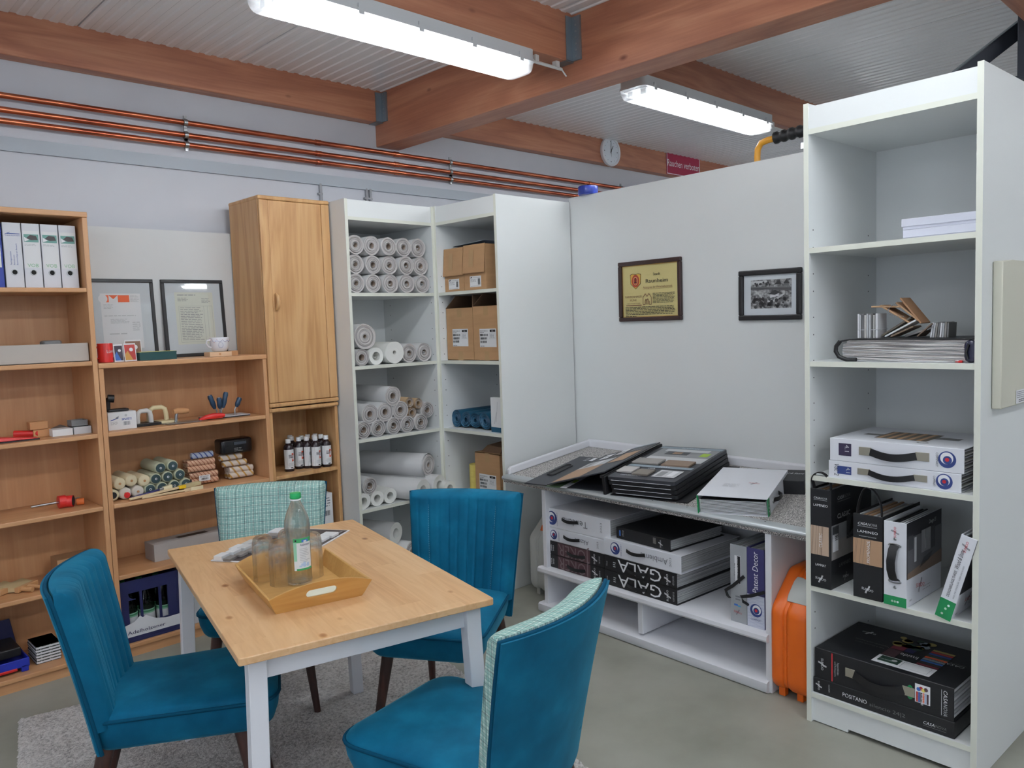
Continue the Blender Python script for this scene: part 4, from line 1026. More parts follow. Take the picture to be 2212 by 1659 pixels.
m = M(); m.tube([(-.047, 0, .064), (-.066, 0, .062), (-.071, 0, .045), (-.06, 0, .028), (-.044, 0, .024)], .0045, 'white_lacquer', 8); m.done('handle', t, sm=50)
m = M()
for k in range(26):
    a = rad(-160+k*5.5); z = .063-.012*abs(math.sin(k*PI/6)); r = .0498
    m.lathe([(.0026, 0), (.0016, .0016), (.0001, .002)], 'blue_ink' if k % 3 else 'photo_red', 8, o=(r*math.cos(a), r*math.sin(a), z))
for k in range(16): a = rad(-105+14*math.cos(2*PI*k/16)); m.lathe([(.002, 0), (.0012, .0012), (.0001, .0015)], 'blue_ink', 8, o=(.0475*math.cos(a), .0475*math.sin(a), .035+.014*math.sin(2*PI*k/16)))
m.done('garland', t)
# ---- lower bookcase, first shelf
z3 = ZS[3]
m = M(); m.box(0, 0, 0, .13, .12, .086, 'label_white'); d = Dec(m, (0, 0, 0), (1, 0, 0), (0, 0, 1), .0004)
d.poly([(.01, .045), (.045, .055), (.05, .06), (.012, .05)], 'blue_ink'); d.poly([(.03, .05), (.045, .058), (.05, .068), (.035, .06)], 'grey_ink'); d.print_lines(.01, .025, .045, .042, 3, 'pale_ink', seed=12); d.barcode(.068, .02, .1, .038, 'grey_ink'); d.print_lines(.062, .044, .11, .056, 2, 'blue_ink', seed=13); d.disc(.082, .068, .006, 'pale_ink')
single(m, 'carton', 'white carton with blue print on the first shelf of the lower bookcase', 'box', B(1.23, .07, z3), bev=.001)
t = thing('power_tool', 'black tool with round grip lying on the white carton', 'tool', B(1.24, .1, z3+.0865))
m = M(); m.puff(0, 0, 0, .1, .06, .012, .01, .004, 'black'); m.tube([(.01, .03, .01), (.012, .03, .05), (.02, .03, .062)], [.012, .012, .016], 'black', 10); m.done('body', t, sm=40)
m = M(); m.cyl((.012, .03, .066), (.04, .025, .062), .019, 'black', n=18); m.done('grip', t, sm=40)
plain('cream_plastic', (222, 206, 164), .45); plain('offwhite', (214, 212, 208), .45)
def trowel(x, y, L, Wd, plate, hm, lb, rz, hh=.06):
    t = thing('hand_float', lb, 'trowel', B(x, y, z3), rad(rz), 'plastering floats on the first shelf')
    m = M(); m.box(0, 0, 0, L, Wd, .005 if plate == 'steel' else .014, plate); m.done('blade', t, bev=.0015)
    zb = .005 if plate == 'steel' else .014
    m = M(); m.tube([(L*.2, Wd/2, zb), (L*.2, Wd/2, zb+hh*.5), (L*.24, Wd/2, zb+hh*.85), (L*.34, Wd/2, zb+hh), (L*.6, Wd/2, zb+hh), (L*.7, Wd/2, zb+hh*.85), (L*.73, Wd/2, zb+hh*.5), (L*.74, Wd/2, zb)], .012, hm, 10); m.done('handle', t, sm=50)
trowel(1.365, .09, .125, .09, 'black', 'offwhite', 'black bladed float with off-white handle beside the white carton', 4)
trowel(1.425, .13, .16, .09, 'cream_plastic', 'cream_plastic', 'cream plastic float with arched handle on the first shelf', 0, .068)
t = thing('spatula', 'broad steel spatula with pale wooden handle on the first shelf', 'trowel', B(1.49, .075, z3), rad(0))
m = M(); m.box(0, 0, 0, .2, .07, .003, 'steel'); m.tube([(.075, .035, .003), (.078, .035, .035), (.082, .035, .048)], .008, 'steel', 8); m.done('blade', t)
m = M(); m.tube([(.062, .03, .058), (.085, .035, .06), (.11, .035, .057), (.142, .035, .055)], [.012, .016, .017, .012], 'cork', 12); m.done('handle', t, sm=50)
t = thing('paint_scraper', 'narrow spatula with red handle at the shelf edge', 'trowel', B(1.5, .035, z3+.004))
m = M(); m.box(0, 0, -.002, .17, .045, .001, 'steel'); m.done('blade', t)
m = M(); m.tube([(.165, .022, .003), (.2, .022, .012), (.24, .022, .015), (.285, .022, .014), (.3, .022, .013)], [.006, .012, .016, .014, .008], 'red', 12); m.done('handle', t, sm=50)
m = M(); m.box(0, 0, 0, .235, .12, .006, 'black'); m.box(0, -.001, .006, .235, .12, .0085, 'paper_grey'); single(m, 'mounting_plate', 'flat dark plate under the blue-handled tools', 'plate', B(1.715, .07, z3))
plain('tool_blue', (36, 62, 86), .4)
def blue_tool(x, y, dx, dy, h, lb):
    t = thing('joint_trowel', lb, 'trowel', B(x, y, z3+.0087), 0, 'blue-handled joint tools on the dark plate')
    m = M(); m.tube([(0, 0, 0), (0, 0, .03), (dx*.3, dy*.3, .045)], .004, 'steel', 8); m.cyl((0, 0, 0), (0, 0, .002), .012, 'steel', n=12); m.done('shank', t, sm=50)
    m = M(); p0 = Vector((dx*.3, dy*.3, .042)); p1 = Vector((dx, dy, h)); m.tube([tuple(p0.lerp(p1, k/6)) for k in range(7)], [.007, .011, .0135, .0135, .0125, .014, .011], 'tool_blue', 12); m.lathe([(.006, 0), (.006, .003)], 'steel', 10, o=(dx, dy, h-.001)); m.done('handle', t, sm=50)
blue_tool(1.788, .12, -.035, 0, .115, 'blue-handled joint tool leaning left, first on the dark plate')
blue_tool(1.797, .1, -.004, -.005, .1, 'blue-handled joint tool standing upright in the middle of the group')
blue_tool(1.808, .11, .034, .005, .125, 'blue-handled joint tool leaning right, tallest of its group')
blue_tool(1.878, .1, .032, 0, .09, 'blue-handled joint tool standing apart near the bookcase side')
# ---- second shelf: paint rollers
z2 = ZS[2]
plain('roller_core', (44, 66, 70), .5); plain('fleece_green', (176, 178, 152), .95); plain('fleece_cream', (220, 206, 172), .95); plain('fleece_white', (216, 208, 196), .95)
def roller(kind):
    t = thing('paint_roller', '', 'paint roller', (0, 0, 0), 0, 'paint roller sleeves on the second shelf')
    fl = {'green': 'fleece_green', 'cream': 'fleece_cream', 'pale': 'fleece_white', 'yellow': 'cream'}[kind]
    m = M(); m.lathe([(.021, 0), (.026, .002), (.029, .008), (.029, .2), (.021, .205)], fl, 26, axis='y', caps=True); o = m.done('fleece', t, sm=50); o.scale = (1, -1, 1)
    m = M()
    if kind == 'green': m.lathe([(.0225, -.001), (.0225, .003), (.012, .004)], 'roller_core', 24, axis='y'); m.lathe([(.0055, .004), (.0055, .0055), (.003, .0056)], 'paper', 14, axis='y'); m.lathe([(.003, .0056), (.003, .0058)], 'hole', 10, axis='y')
    elif kind == 'yellow': m.lathe([(.0165, -.001), (.0165, .002)], 'black', 20, axis='y')
    else: m.lathe([(.006, -.001), (.006, .002)], 'cork', 14, axis='y')
    m.done('core', t, sm=40)
    return t
prot = {}
RL = [('green', 1.402, .795, 'bottom row'), ('green', 1.460, .794, 'bottom row'), ('green', 1.521, .794, 'bottom row'), ('green', 1.580, .794, 'bottom row'), ('green', 1.432, .843, 'middle row'), ('green', 1.491, .844, 'middle row'), ('green', 1.552, .846, 'middle row'), ('green', 1.458, .894, 'top row'), ('green', 1.519, .896, 'top row'),
      ('pale', 1.344, .794, 'bottom row'), ('cream', 1.378, .842, 'middle row'), ('cream', 1.317, .852, 'middle row'), ('pale', 1.285, .794, 'bottom row'), ('cream', 1.262, .846, 'middle row'), ('yellow', 1.228, .794, 'bottom row')]
cnt = {}
for kind, x, z, row in RL:
    if kind not in prot: r = prot[kind] = roller(kind)
    else: r = copy_tree(prot[kind])
    k = cnt.get((kind, row), 0); cnt[(kind, row)] = k+1
    r.location = B(x, .07, z)
    if kind == 'green': r['label'] = f'dark-cored paint roller sleeve, {ORD[k]} from the left in the {row}'
    elif kind == 'yellow': r['label'] = 'yellowish paint roller sleeve with black opening by the bookcase side'
    else: r['label'] = {('pale', 'bottom row', 0): 'pale wrapped roller sleeve directly left of the dark-cored bottom row', ('pale', 'bottom row', 1): 'pale wrapped roller sleeve with clear film beside the black-holed one', ('cream', 'middle row', 0): 'cream roller sleeve directly left of the dark-cored middle row', ('cream', 'middle row', 1): 'cream roller sleeve second to the left of the dark cores', ('cream', 'middle row', 2): 'cream roller sleeve on top, touching the bookcase side'}[(kind, row, k)]
m = M(); m.lathe([(.006, 0), (.0145, .001), (.014, .0015)], 'red', 14, o=(1.29, 4.012+.0655, .786), axis='y'); m.done('price_sticker', label='small red sticker on the pale wrapped roller sleeve', cat='sticker')
def brush(pts, label, hm, bc, ferr, r0, tip):
    t = thing('paint_brush', label, 'brush', B(pts[0][0], pts[0][1], pts[0][2]), 0, 'paint brushes lying on the second shelf')
    P = [Vector(p)-Vector(pts[0]) for p in pts]; L = P[-1]-P[0]; d = L.normalized(); e = Vector((-d.y, d.x, 0)).normalized()
    def strap(a, b, w0, w1, th, mat, nm):
        m = M(); p0, p1 = L*a, L*b
        m.loft([[tuple(p+e*w*sx+Vector((0, 0, th*sz))) for sx, sz in ((-1, -1), (1, -1), (1, 1), (-1, 1))] for p, w in ((p0, w0), ((p0+p1)/2, (w0+w1)/2*1.1), (p1, w1))], mat); m.done(nm, t, bev=.002)
    strap(0, .68, r0*.7, r0*.8, .005, hm, 'handle'); strap(.68, .78, r0, r0*1.2, .008, ferr, 'ferrule'); strap(.78, 1, r0*1.2, r0*tip, .009, bc, 'bristles')
plain('brush_blue', (34, 34, 100), .4); plain('ferrule_yellow', (236, 190, 30), .4); plain('handle_cream', (222, 196, 156), .5)
brush([(1.30, .045, z2+.008), (1.50, .05, z2+.034)], 'blue-handled paint brush lying on the second shelf', 'brush_blue', 'cream', 'steel', .009, 1.3)
brush([(1.285, .02, z2+.009), (1.64, .04, z2+.03)], 'pale wooden paint brush with yellow ferrule at the shelf edge', 'handle_cream', 'bristle', 'ferrule_yellow', .011, 1.4)
brush([(1.34, .012, z2+.006), (1.648, .022, z2+.008)], 'thin pale brush lying in front of the yellow-ferruled brush', 'handle_cream', 'cream', 'handle_cream', .005, .5)
brush([(1.50, .07, z2+.012), (1.61, .085, z2+.038)], 'short dark-tipped brush in front of the dark-cored rollers', 'offwhite', 'black', 'steel', .009, 1.6)
plain('fleece_orange', (206, 150, 116), .95)
def striped(name, c1, c2, n):
    m, nt, b = new_mat(name); wv = nd(nt, 'ShaderNodeTexWave', wave_type='BANDS', bands_direction='X'); wv.inputs['Scale'].default_value = n; wv.inputs['Distortion'].default_value = 1.5
    nt.links.new(coords(nt, rot=(0, rad(35), 0)), wv.inputs['Vector']); nt.links.new(ramp(nt, wv.outputs['Fac'], [(.78, c1), (.9, c2)]), b.inputs['Base Color']); b.inputs['Roughness'].default_value = .95
striped('roll_blue', (196, 206, 226), (76, 96, 170), 14); striped('roll_gold', (224, 212, 200), (206, 160, 88), 9); striped('roll_orange', (214, 172, 142), (168, 104, 78), 20)
def roll_pack(x0, x1, y, z0, n, mat, label, lab=False):
    t = thing('roller_pack', label, 'roller pack', B(x0, y, z0), 0, 'clear packs of roller sleeves'); W = x1-x0; h = .035 if n == 1 else .066
    for k in range(n):
        m = M(); zz = .019+.031*k; m.cyl((.008, .035, zz), (W-.008, .03, zz), .0165, mat, n=18); m.lathe([(.0165, 0), (.012, .004)], mat, 18, o=(W-.009, .03, zz), axis='x'); m.done('sleeve', t, sm=50)
    if n == 2:
        for k in range(n): m = M(); m.cyl((.008, .075, .019+.031*k), (W-.008, .07, .019+.031*k), .0165, mat, n=14); m.done('sleeve', t, sm=50)
    m = M(); m.puff(0, .008, 0, W, .1 if n == 2 else .06, h, .008, .006, 'clear_film'); m.done('clear_wrap', t, sm=40)
    if lab:
        m = M(); d = Dec(m, (0, .0075, 0), (1, 0, 0), (0, 0, 1), .0006); d.rect(.05, .02, .11, .05, 'label_white'); d.up(); d.barcode(.062, .026, .1, .036, 'ink'); d.print_lines(.055, .039, .105, .047, 2, 'grey_ink'); m.done('price_label', t)
roll_pack(1.618, 1.782, .11, z2+.001, 2, 'roll_orange', 'lower clear pack of orange striped rollers with a price label', True)
roll_pack(1.612, 1.772, .115, z2+.068, 2, 'roll_orange', 'upper clear pack of orange striped rollers')
roll_pack(1.64, 1.768, .12, z2+.136, 1, 'roll_blue', 'blue striped roller on top of the orange packs')
roll_pack(1.835, 1.983, .11, z2+.001, 2, 'roll_gold', 'lower clear pack of white and gold rollers beside the bookcase side')
roll_pack(1.805, 1.95, .115, z2+.068, 1, 'roll_gold', 'middle clear pack with one white and gold roller')
roll_pack(1.79, 1.925, .115, z2+.104, 1, 'roll_gold', 'upper clear pack with one white roller and red mark')
m = M(); m.puff(1.795, .11, 0, 1.975, .21, .082, .02, .014, 'black_gloss'); d = Dec(m, (1.795, .108, 0), (1, 0, 0), (0, 0, 1), .001); d.rect(.07, .05, .14, .065, 'dark_steel'); d.print_lines(.07, .012, .12, .035, 3, 'dull_grey', .4, 5)
single(m, 'black_pack', 'black shiny pack on top of the white and gold rollers', 'pack', B(0, 0, z2+.141), sm=40)
# ---- third shelf and bottom
plain('carton_grey', (172, 166, 162), .7)
m = M(); m.box(0, 0, 0, .56, .12, .088, 'carton_grey'); d = Dec(m, (0, 0, .088), (1, 0, 0), (0, 1, 0), .0004); d.rect(.14, .03, .3, .075, 'black'); single(m, 'long_carton', 'long grey carton with a black slot on the third shelf', 'box', B(1.41, .1, ZS[1]), rz=rad(2), bev=.001)
def crate():
    t = thing('bottle_crate', 'dark blue mineral water crate on the bottom shelf of the lower bookcase', 'crate', B(1.207, .02, ZS[0])); W, D, H = .282, .30, .305
    m = M(); e = .012
    m.box(0, 0, 0, W, D, .012, 'navy')
    for x in (0, W-e): m.box(x, 0, .012, x+e, D, H, 'navy')
    m.box(e, D-e, .012, W-e, D, H, 'navy'); m.box(e, 0, .012, W-e, e, .085, 'navy'); m.box(e, 0, H-.06, W-e, e, H, 'navy'); m.box(e, 0, .085, .04, e, H-.06, 'navy'); m.box(W-.055, 0, .085, W-e, e, H-.06, 'navy')
    m.prism(arc(.075, H-.06, .035, 180, 270, 8)+[(.04, H-.095), (.04, H-.06)], 0, e, 'navy', 'y')
    for x in (.1, .19): m.box(x-.006, .002, .085, x+.006, .01, H-.06, 'navy')
    for y in (.1, .2): m.box(e, y, .012, W-e, y+.004, .12, 'navy')
    m.done('crate_body', t, bev=.003)
    m = M(); d = Dec(m, (0, 0, 0), (1, 0, 0), (0, 0, 1), .001); d.poly([(.004, .028), (W-.004, .028), (W-.004, .082), (.21, .08), (.16, .092), (.115, .12), (.1, .112), (.088, .124), (.06, .1), (.004, .086)], 'paper'); d.up(); d.text('Adelholzener', .025, .042, .017, 'navy', .18); m.done('lettering', t)
crate()
glass_mat('green_glass', (.30, .42, .33), .8)
cb = None
for i in range(3):
    for j in range(3):
        if cb is None:
            cb = thing('crate_bottle', '', 'bottle', (0, 0, 0), 0, 'bottles in the blue crate')
            m = M(); m.lathe([(.034, 0), (.037, .006), (.037, .15), (.03, .19), (.015, .225), (.014, .245)], 'green_glass', 20); m.done('body', cb, sm=50)
            m = M(); m.lathe([(.0373, .06), (.0373, .125)], 'label_white', 20, caps=False); m.lathe([(.0376, .105), (.0376, .125)], 'label_mint', 20, caps=False); m.lathe([(.0376, .112), (.0376, .12)], 'label_green', 20, caps=False); m.done('label', cb, sm=50)
            m = M(); m.lathe([(.0155, .245), (.016, .258), (.014, .262)], 'bottle_green', 16); m.done('cap', cb, sm=50); o = cb
        else: o = copy_tree(cb)
        o.location = B(1.207+.058+.083*i, .02+.058+.092*j, ZS[0]+.0125)
        o['label'] = f'{ORD[i]} bottle from the left in the {["front", "middle", "rear"][j]} row of the blue crate'
m = M(); m.box(0, 0, 0, .42, .28, .262, 'dim_white'); single(m, 'white_carton', 'pale carton on the bottom shelf behind the table leg', 'box', B(1.505, .03, ZS[0]), bev=.003)
# ---- oak cabinet
plain('bottle_dark', (40, 30, 34), .2)
sb = None
BT = [(2.18, .10, 'brown bottle with white cap standing apart on the left'), (2.262, .13, 'front row'), (2.330, .06, ''), (2.394, .05, ''), (2.300, .105, ''), (2.358, .118, ''), (2.25, .19, ''), (2.302, .168, ''), (2.35, .18, ''), (2.398, .112, ''), (2.395, .172, ''), (2.27, .245, '')]
for k, (x, y, lb) in enumerate(BT):
    if sb is None:
        sb = thing('product_bottle', '', 'bottle', (0, 0, 0), 0, 'labelled bottles in the oak cabinet')
        m = M(); m.lathe([(.026, 0), (.028, .004), (.028, .135), (.024, .146), (.0125, .156), (.0125, .16)], 'bottle_dark', 24); m.done('body', sb, sm=40)
        m = M(); m.lathe([(.0145, .16), (.0145, .18), (.013, .183)], 'label_white', 20); m.done('cap', sb, sm=40)
        m = M(); R = .0283
        def wr(a0, a1, z0, z1, mat, r): m.grid(10, 1, lambda a, c: (r*math.cos(rad(a0+(a1-a0)*a)), r*math.sin(rad(a0+(a1-a0)*a)), z0+(z1-z0)*c), mat)
        wr(-180, 0, .015, .125, 'label_white', R); rnd = random.Random(2)
        a = [(R+.0003)*1]; P = []
        for q in range(21): th = -PI/2+PI*q/20; P.append((.024*math.cos(th), .08+.024*math.sin(th)))
        PV = []
        for u, z in P+[(0, .08)]: th = rad(-82)+u/R; PV.append(((R+.0003)*math.cos(th), (R+.0003)*math.sin(th), z))
        m.add(PV, [(q, q+1, 21) for q in range(20)], 'orange_red')
        for q in range(7): wr(-130+10*rnd.random(), -60, .03+.003*q, .0315+.003*q, 'pale_ink', R+.0003)
        for q in range(3): wr(-118, -62, .078+.007*q, .081+.007*q, 'ink', R+.0005)
        wr(-100, -70, .018, .024, 'ink', R+.0004)
        m.done('label', sb, sm=50); o = sb
    else: o = copy_tree(sb)
    o.location = B(x, y, .7637); o.rotation_euler = (0, 0, rad((k*37) % 50-25 if k > 3 else (0, -8, 5, -4)[k % 4]))
    o['label'] = lb if k == 0 else f'dark bottle with white cap, {ORD[(k-1) % 4]} in the {["front", "middle", "rear"][(k-1)//4]} row of the bottle group'
m = M(); m.box(0, 0, 0, .3, .27, .53, 'label_white'); d = Dec(m, (0, 0, 0), (1, 0, 0), (0, 0, 1), .0005); d.print_lines(.22, .45, .285, .51, 4, 'grey_ink', .4, 7); d.barcode(.23, .4, .28, .43, 'ink')
single(m, 'tall_carton', 'tall white carton in the bottom compartment of the oak cabinet', 'box', B(2.10, .02, .081), bev=.002)
# ------------------------------------------------------------------ wallpaper rolls in the first white unit
plain('roll_paper', (222, 222, 222), .8); plain('roll_end', (196, 192, 190), .9); plain('roll_end_dark', (158, 155, 154), .9); plain('roll_white', (230, 231, 226), .7); plain('core_tan', (176, 160, 146), .9); plain('kraft', (206, 178, 142), .85); plain('kraft_end', (188, 160, 126), .9)
plain('bag_white', (214, 224, 236), .4)
plain('petrol_roll', (28, 82, 110), .45); plain('petrol_dark', (16, 58, 84), .5)
plain('tape_yellow', (226, 206, 110), .6)
def roll_mesh(r, hole, L, side, end, core, seed, flap=True, rough=True):
    """one rolled wallpaper lying along y; its front end shows the wound layers"""
    rnd = random.Random(seed); m = M(); n = 40
    ph = rnd.uniform(0, 6.28); wob = lambda a: 1+.018*math.sin(2*a+ph)+.012*math.sin(5*a+2*ph)
    def ring(rr, y, k=1): return [(rr*(1+(wob(2*PI*i/n)-1)*k)*math.cos(2*PI*i/n), y, rr*(1+(wob(2*PI*i/n)-1)*k)*math.sin(2*PI*i/n)) for i in range(n)]
    m.loft([ring(r, 0), ring(r, L)], side, False); m.loft([ring(r, L), ring(hole, L, 0)], end, False)
    steps = 9 if rough else 3; prev = ring(r, 0); rs = [prev]
    e = end
    for k in range(1, steps+1):
        q = r+(hole-r)*k/steps; dy = rnd.uniform(-.003, .006) if rough else .0008*k
        mid = ring(q+.0008, dy if k < steps else .001, 1-k/steps); m.loft([prev, mid], e if k % 3 else ('roll_end_dark' if rough else e), False)
        prev = ring(q, (dy if k < steps else .001)+rnd.uniform(0, .002 if rough else 0), 1-k/steps); m.loft([mid, prev], 'roll_end_dark' if rough else e, False)
    m.loft([prev, ring(hole, L*.6, 0)], core, False); m.add(ring(hole, L*.6, 0), [tuple(range(n))], core)
    if flap:
        a0 = rnd.uniform(0, 6.28); P = []
        for k in range(9):
            a = a0+k*.42; q = hole*(.95-.1*k); P.append((q*math.cos(a), q*math.sin(a)))
        vs = [(x, .004, z) for x, z in P]+[(x, .1, z) for x, z in P]+[(x*.93, .004, z*.93) for x, z in P]
        m.add(vs, [(k, k+1, k+10, k+9) for k in range(8)]+[(k, k+1, k+19, k+18) for k in range(8)], side)
    return m
proto = {}
def roll(kind, x, y, z, label, spin=0, group='wallpaper rolls in the white shelf unit', fr=U1, rz=0, rx=0):
    if kind not in proto:
        r, hole, L, side, end, core, flap, rough = ROLLS[kind]
        o = roll_mesh(r, hole, L, side, end, core, len(proto)+3, flap, rough).done('wallpaper_roll', sm=50); proto[kind] = o
    else: o = proto[kind].copy(); COL.objects.link(o)
    o.location = fr.p(x, y, z); o.rotation_euler = (rx, spin, fr.a+rz)
    o['label'] = label; o['category'] = 'wallpaper roll'; o['group'] = group
    return o
ROLLS = {
 'chip_a': (.0555, .015, .5, 'roll_paper', 'roll_end', 'core_tan', True, True), 'chip_b': (.0555, .016, .5, 'roll_paper', 'roll_end', 'core_tan', True, True), 'chip_c': (.0535, .015, .5, 'roll_paper', 'roll_end', 'core_tan', False, True),
 'big': (.074, .011, .5, 'roll_paper', 'roll_end', 'core_tan', False, True), 'bigw': (.066, .012, .5, 'roll_white', 'roll_white', 'roll_white', False, False),
 'tan': (.048, .018, .5, 'roll_paper', 'roll_end', 'core_tan', False, True), 'open': (.05, .026, .5, 'roll_white', 'roll_white', 'roll_white', True, False),
 'lin': (.05, .018, .53, 'roll_paper', 'roll_end', 'core_tan', True, True), 'linb': (.0565, .017, .53, 'roll_paper', 'roll_end', 'core_tan', False, True),
 'kraft': (.0315, .0135, .5, 'kraft', 'kraft_end', 'kraft_end', False, True), 'thin': (.0455, .0225, .5, 'roll_white', 'roll_white', 'roll_white', False, False),
 'liner': (.066, .03, .72, 'roll_paper', 'roll_white', 'roll_white', False, False), 'wide': (.064, .012, .72, 'roll_paper', 'roll_end', 'core_tan', False, True)}
rnd = random.Random(11)
s1 = SH[4]+.0195
for row, z, xs in (('bottom', s1+.056, (.076, .193, .312, .432, .553)), ('middle', s1+.165, (.079, .202, .315, .433, .545)), ('top', s1+.274, (.082, .194, .309, .421, .533))):
    for k, x in enumerate(xs):
        kd = rnd.choice(('chip_a', 'chip_b', 'chip_a', 'chip_c')) if k else 'chip_a'
        roll(kd, x, .03+.012*rnd.random(), z-(.0 if kd != 'chip_c' else .001), f'white woodchip roll, {ORD[k]} from the left in the {row} row of the upper stack', rnd.uniform(0, 6.28))
s2 = SH[3]+.0195
roll('tan', .087, .03, s2+.048, 'small roll with tan core at the left of the second shelf'); roll('open', .186, .03, s2+.05, 'white roll with loose curled centre on the second shelf', 1.2)
roll('bigw', .303, .01, s2+.066, 'thick smooth white roll in the middle of the second shelf'); roll('chip_a', .43, .035, s2+.0555, 'woodchip roll directly right of the thick smooth white roll', 2.1); roll('chip_b', .545, .035, s2+.0555, 'woodchip roll at the right end of the second shelf', .4)
roll('big', .128, .05, s2+.167, 'very thick roll lying on top of two small ones on the second shelf')
s3 = SH[2]+.0195
for k, x in enumerate((.068, .17, .281, .382, .483)): roll('lin', x, .02, s3+.05, f'lining paper roll, {ORD[k]} from the left in the bottom row of the third shelf', rnd.uniform(0, 6))
for k, (x, z) in enumerate(((.117, .137), (.224, .139), (.334, .139))): roll('linb', x, .02, s3+z, f'lining paper roll, {ORD[k]} from the left in the middle row of the third shelf', rnd.uniform(0, 6))
roll('lin', .556, .045, s3+.118, 'lining paper roll at the far right of the third shelf, raised on another', 2.2)
roll('linb', .281, .015, s3+.229, 'single printed roll on the very top of the third shelf pile', 1.0)
for x, z, lb in ((.43, .114, 'kraft brown roll, lowest of the three small brown ones'), (.414, .177, 'kraft brown roll, upper left of the three small brown ones'), (.481, .165, 'kraft brown roll, upper right of the three small brown ones')): roll('kraft', x, .035, s3+z, lb, rnd.uniform(0, 6))
s4 = SH[1]+.0195
for k, x in enumerate((.05, .143, .235)): roll('thin', x, .025, s4+.0455, f'thin-walled white roll, {ORD[k]} from the left on the fourth shelf', rnd.uniform(0, 6))
roll('lin', .098, .03, s4+.127, 'single roll with tan core lying on the thin-walled white rolls', .6)
def lying(kind, p, q, label):
    """long roll lying obliquely: front end p, rear end q (unit coordinates)"""
    P, Q = Vector(U1.p(*p)), Vector(U1.p(*q)); d = Q-P
    o = roll(kind, 0, 0, 0, label, group='long liner rolls lying obliquely on the fourth shelf')
    o.location = P; o.rotation_mode = 'QUATERNION'; o.rotation_quaternion = d.to_track_quat('Y', 'Z')
    o.scale = (1, d.length/.72, 1)
    return o
lying('liner', (.395, -.09, s4+.066), (.245, .5, s4+.068), 'wide white liner roll protruding from the fourth shelf, lowest of the long ones')
lying('liner', (.545, -.06, s4+.066), (.385, .5, s4+.068), 'long white liner roll with thick rim on the fourth shelf, middle of three')
lying('wide', (.52, .01, s4+.19), (.365, .49, s4+.186), 'long grey-white roll in a loose outer sheet on top of the fourth shelf')
m = M()   # loose outer sheet round the uppermost long roll
def sheet(a, c):
    A = rad(-40+330*a); r = .069+.008*a; return (r*math.cos(A), c*.5, r*math.sin(A))
m.grid(40, 2, sheet, 'roll_paper'); o = m.done('paper_sheet', sm=60, label='curled paper sheet wrapped round the uppermost long roll', cat='paper')
P = Vector(U1.p(.52, .012, s4+.19)); Q = Vector(U1.p(.365, .49, s4+.186)); o.location = P; o.rotation_mode = 'QUATERNION'; o.rotation_quaternion = (Q-P).to_track_quat('Y', 'Z')
roll('thin', .595, -.10, s4+.0455, 'short white roll end protruding beside the cartons shelf', .3)
s5 = SH[0]+.0195
lying('wide', (.39, .05, s5+.064), (.22, .5, s5+.064), 'long roll on the floor shelf half hidden by the teal chair')
lying('liner', (.24, .03, s5+.066), (.09, .5, s5+.066), 'long white roll on the floor shelf nearest the oak cabinet')
lying('liner', (.31, .09, s5+.19), (.16, .5, s5+.19), 'long white roll lying on two others on the floor shelf')

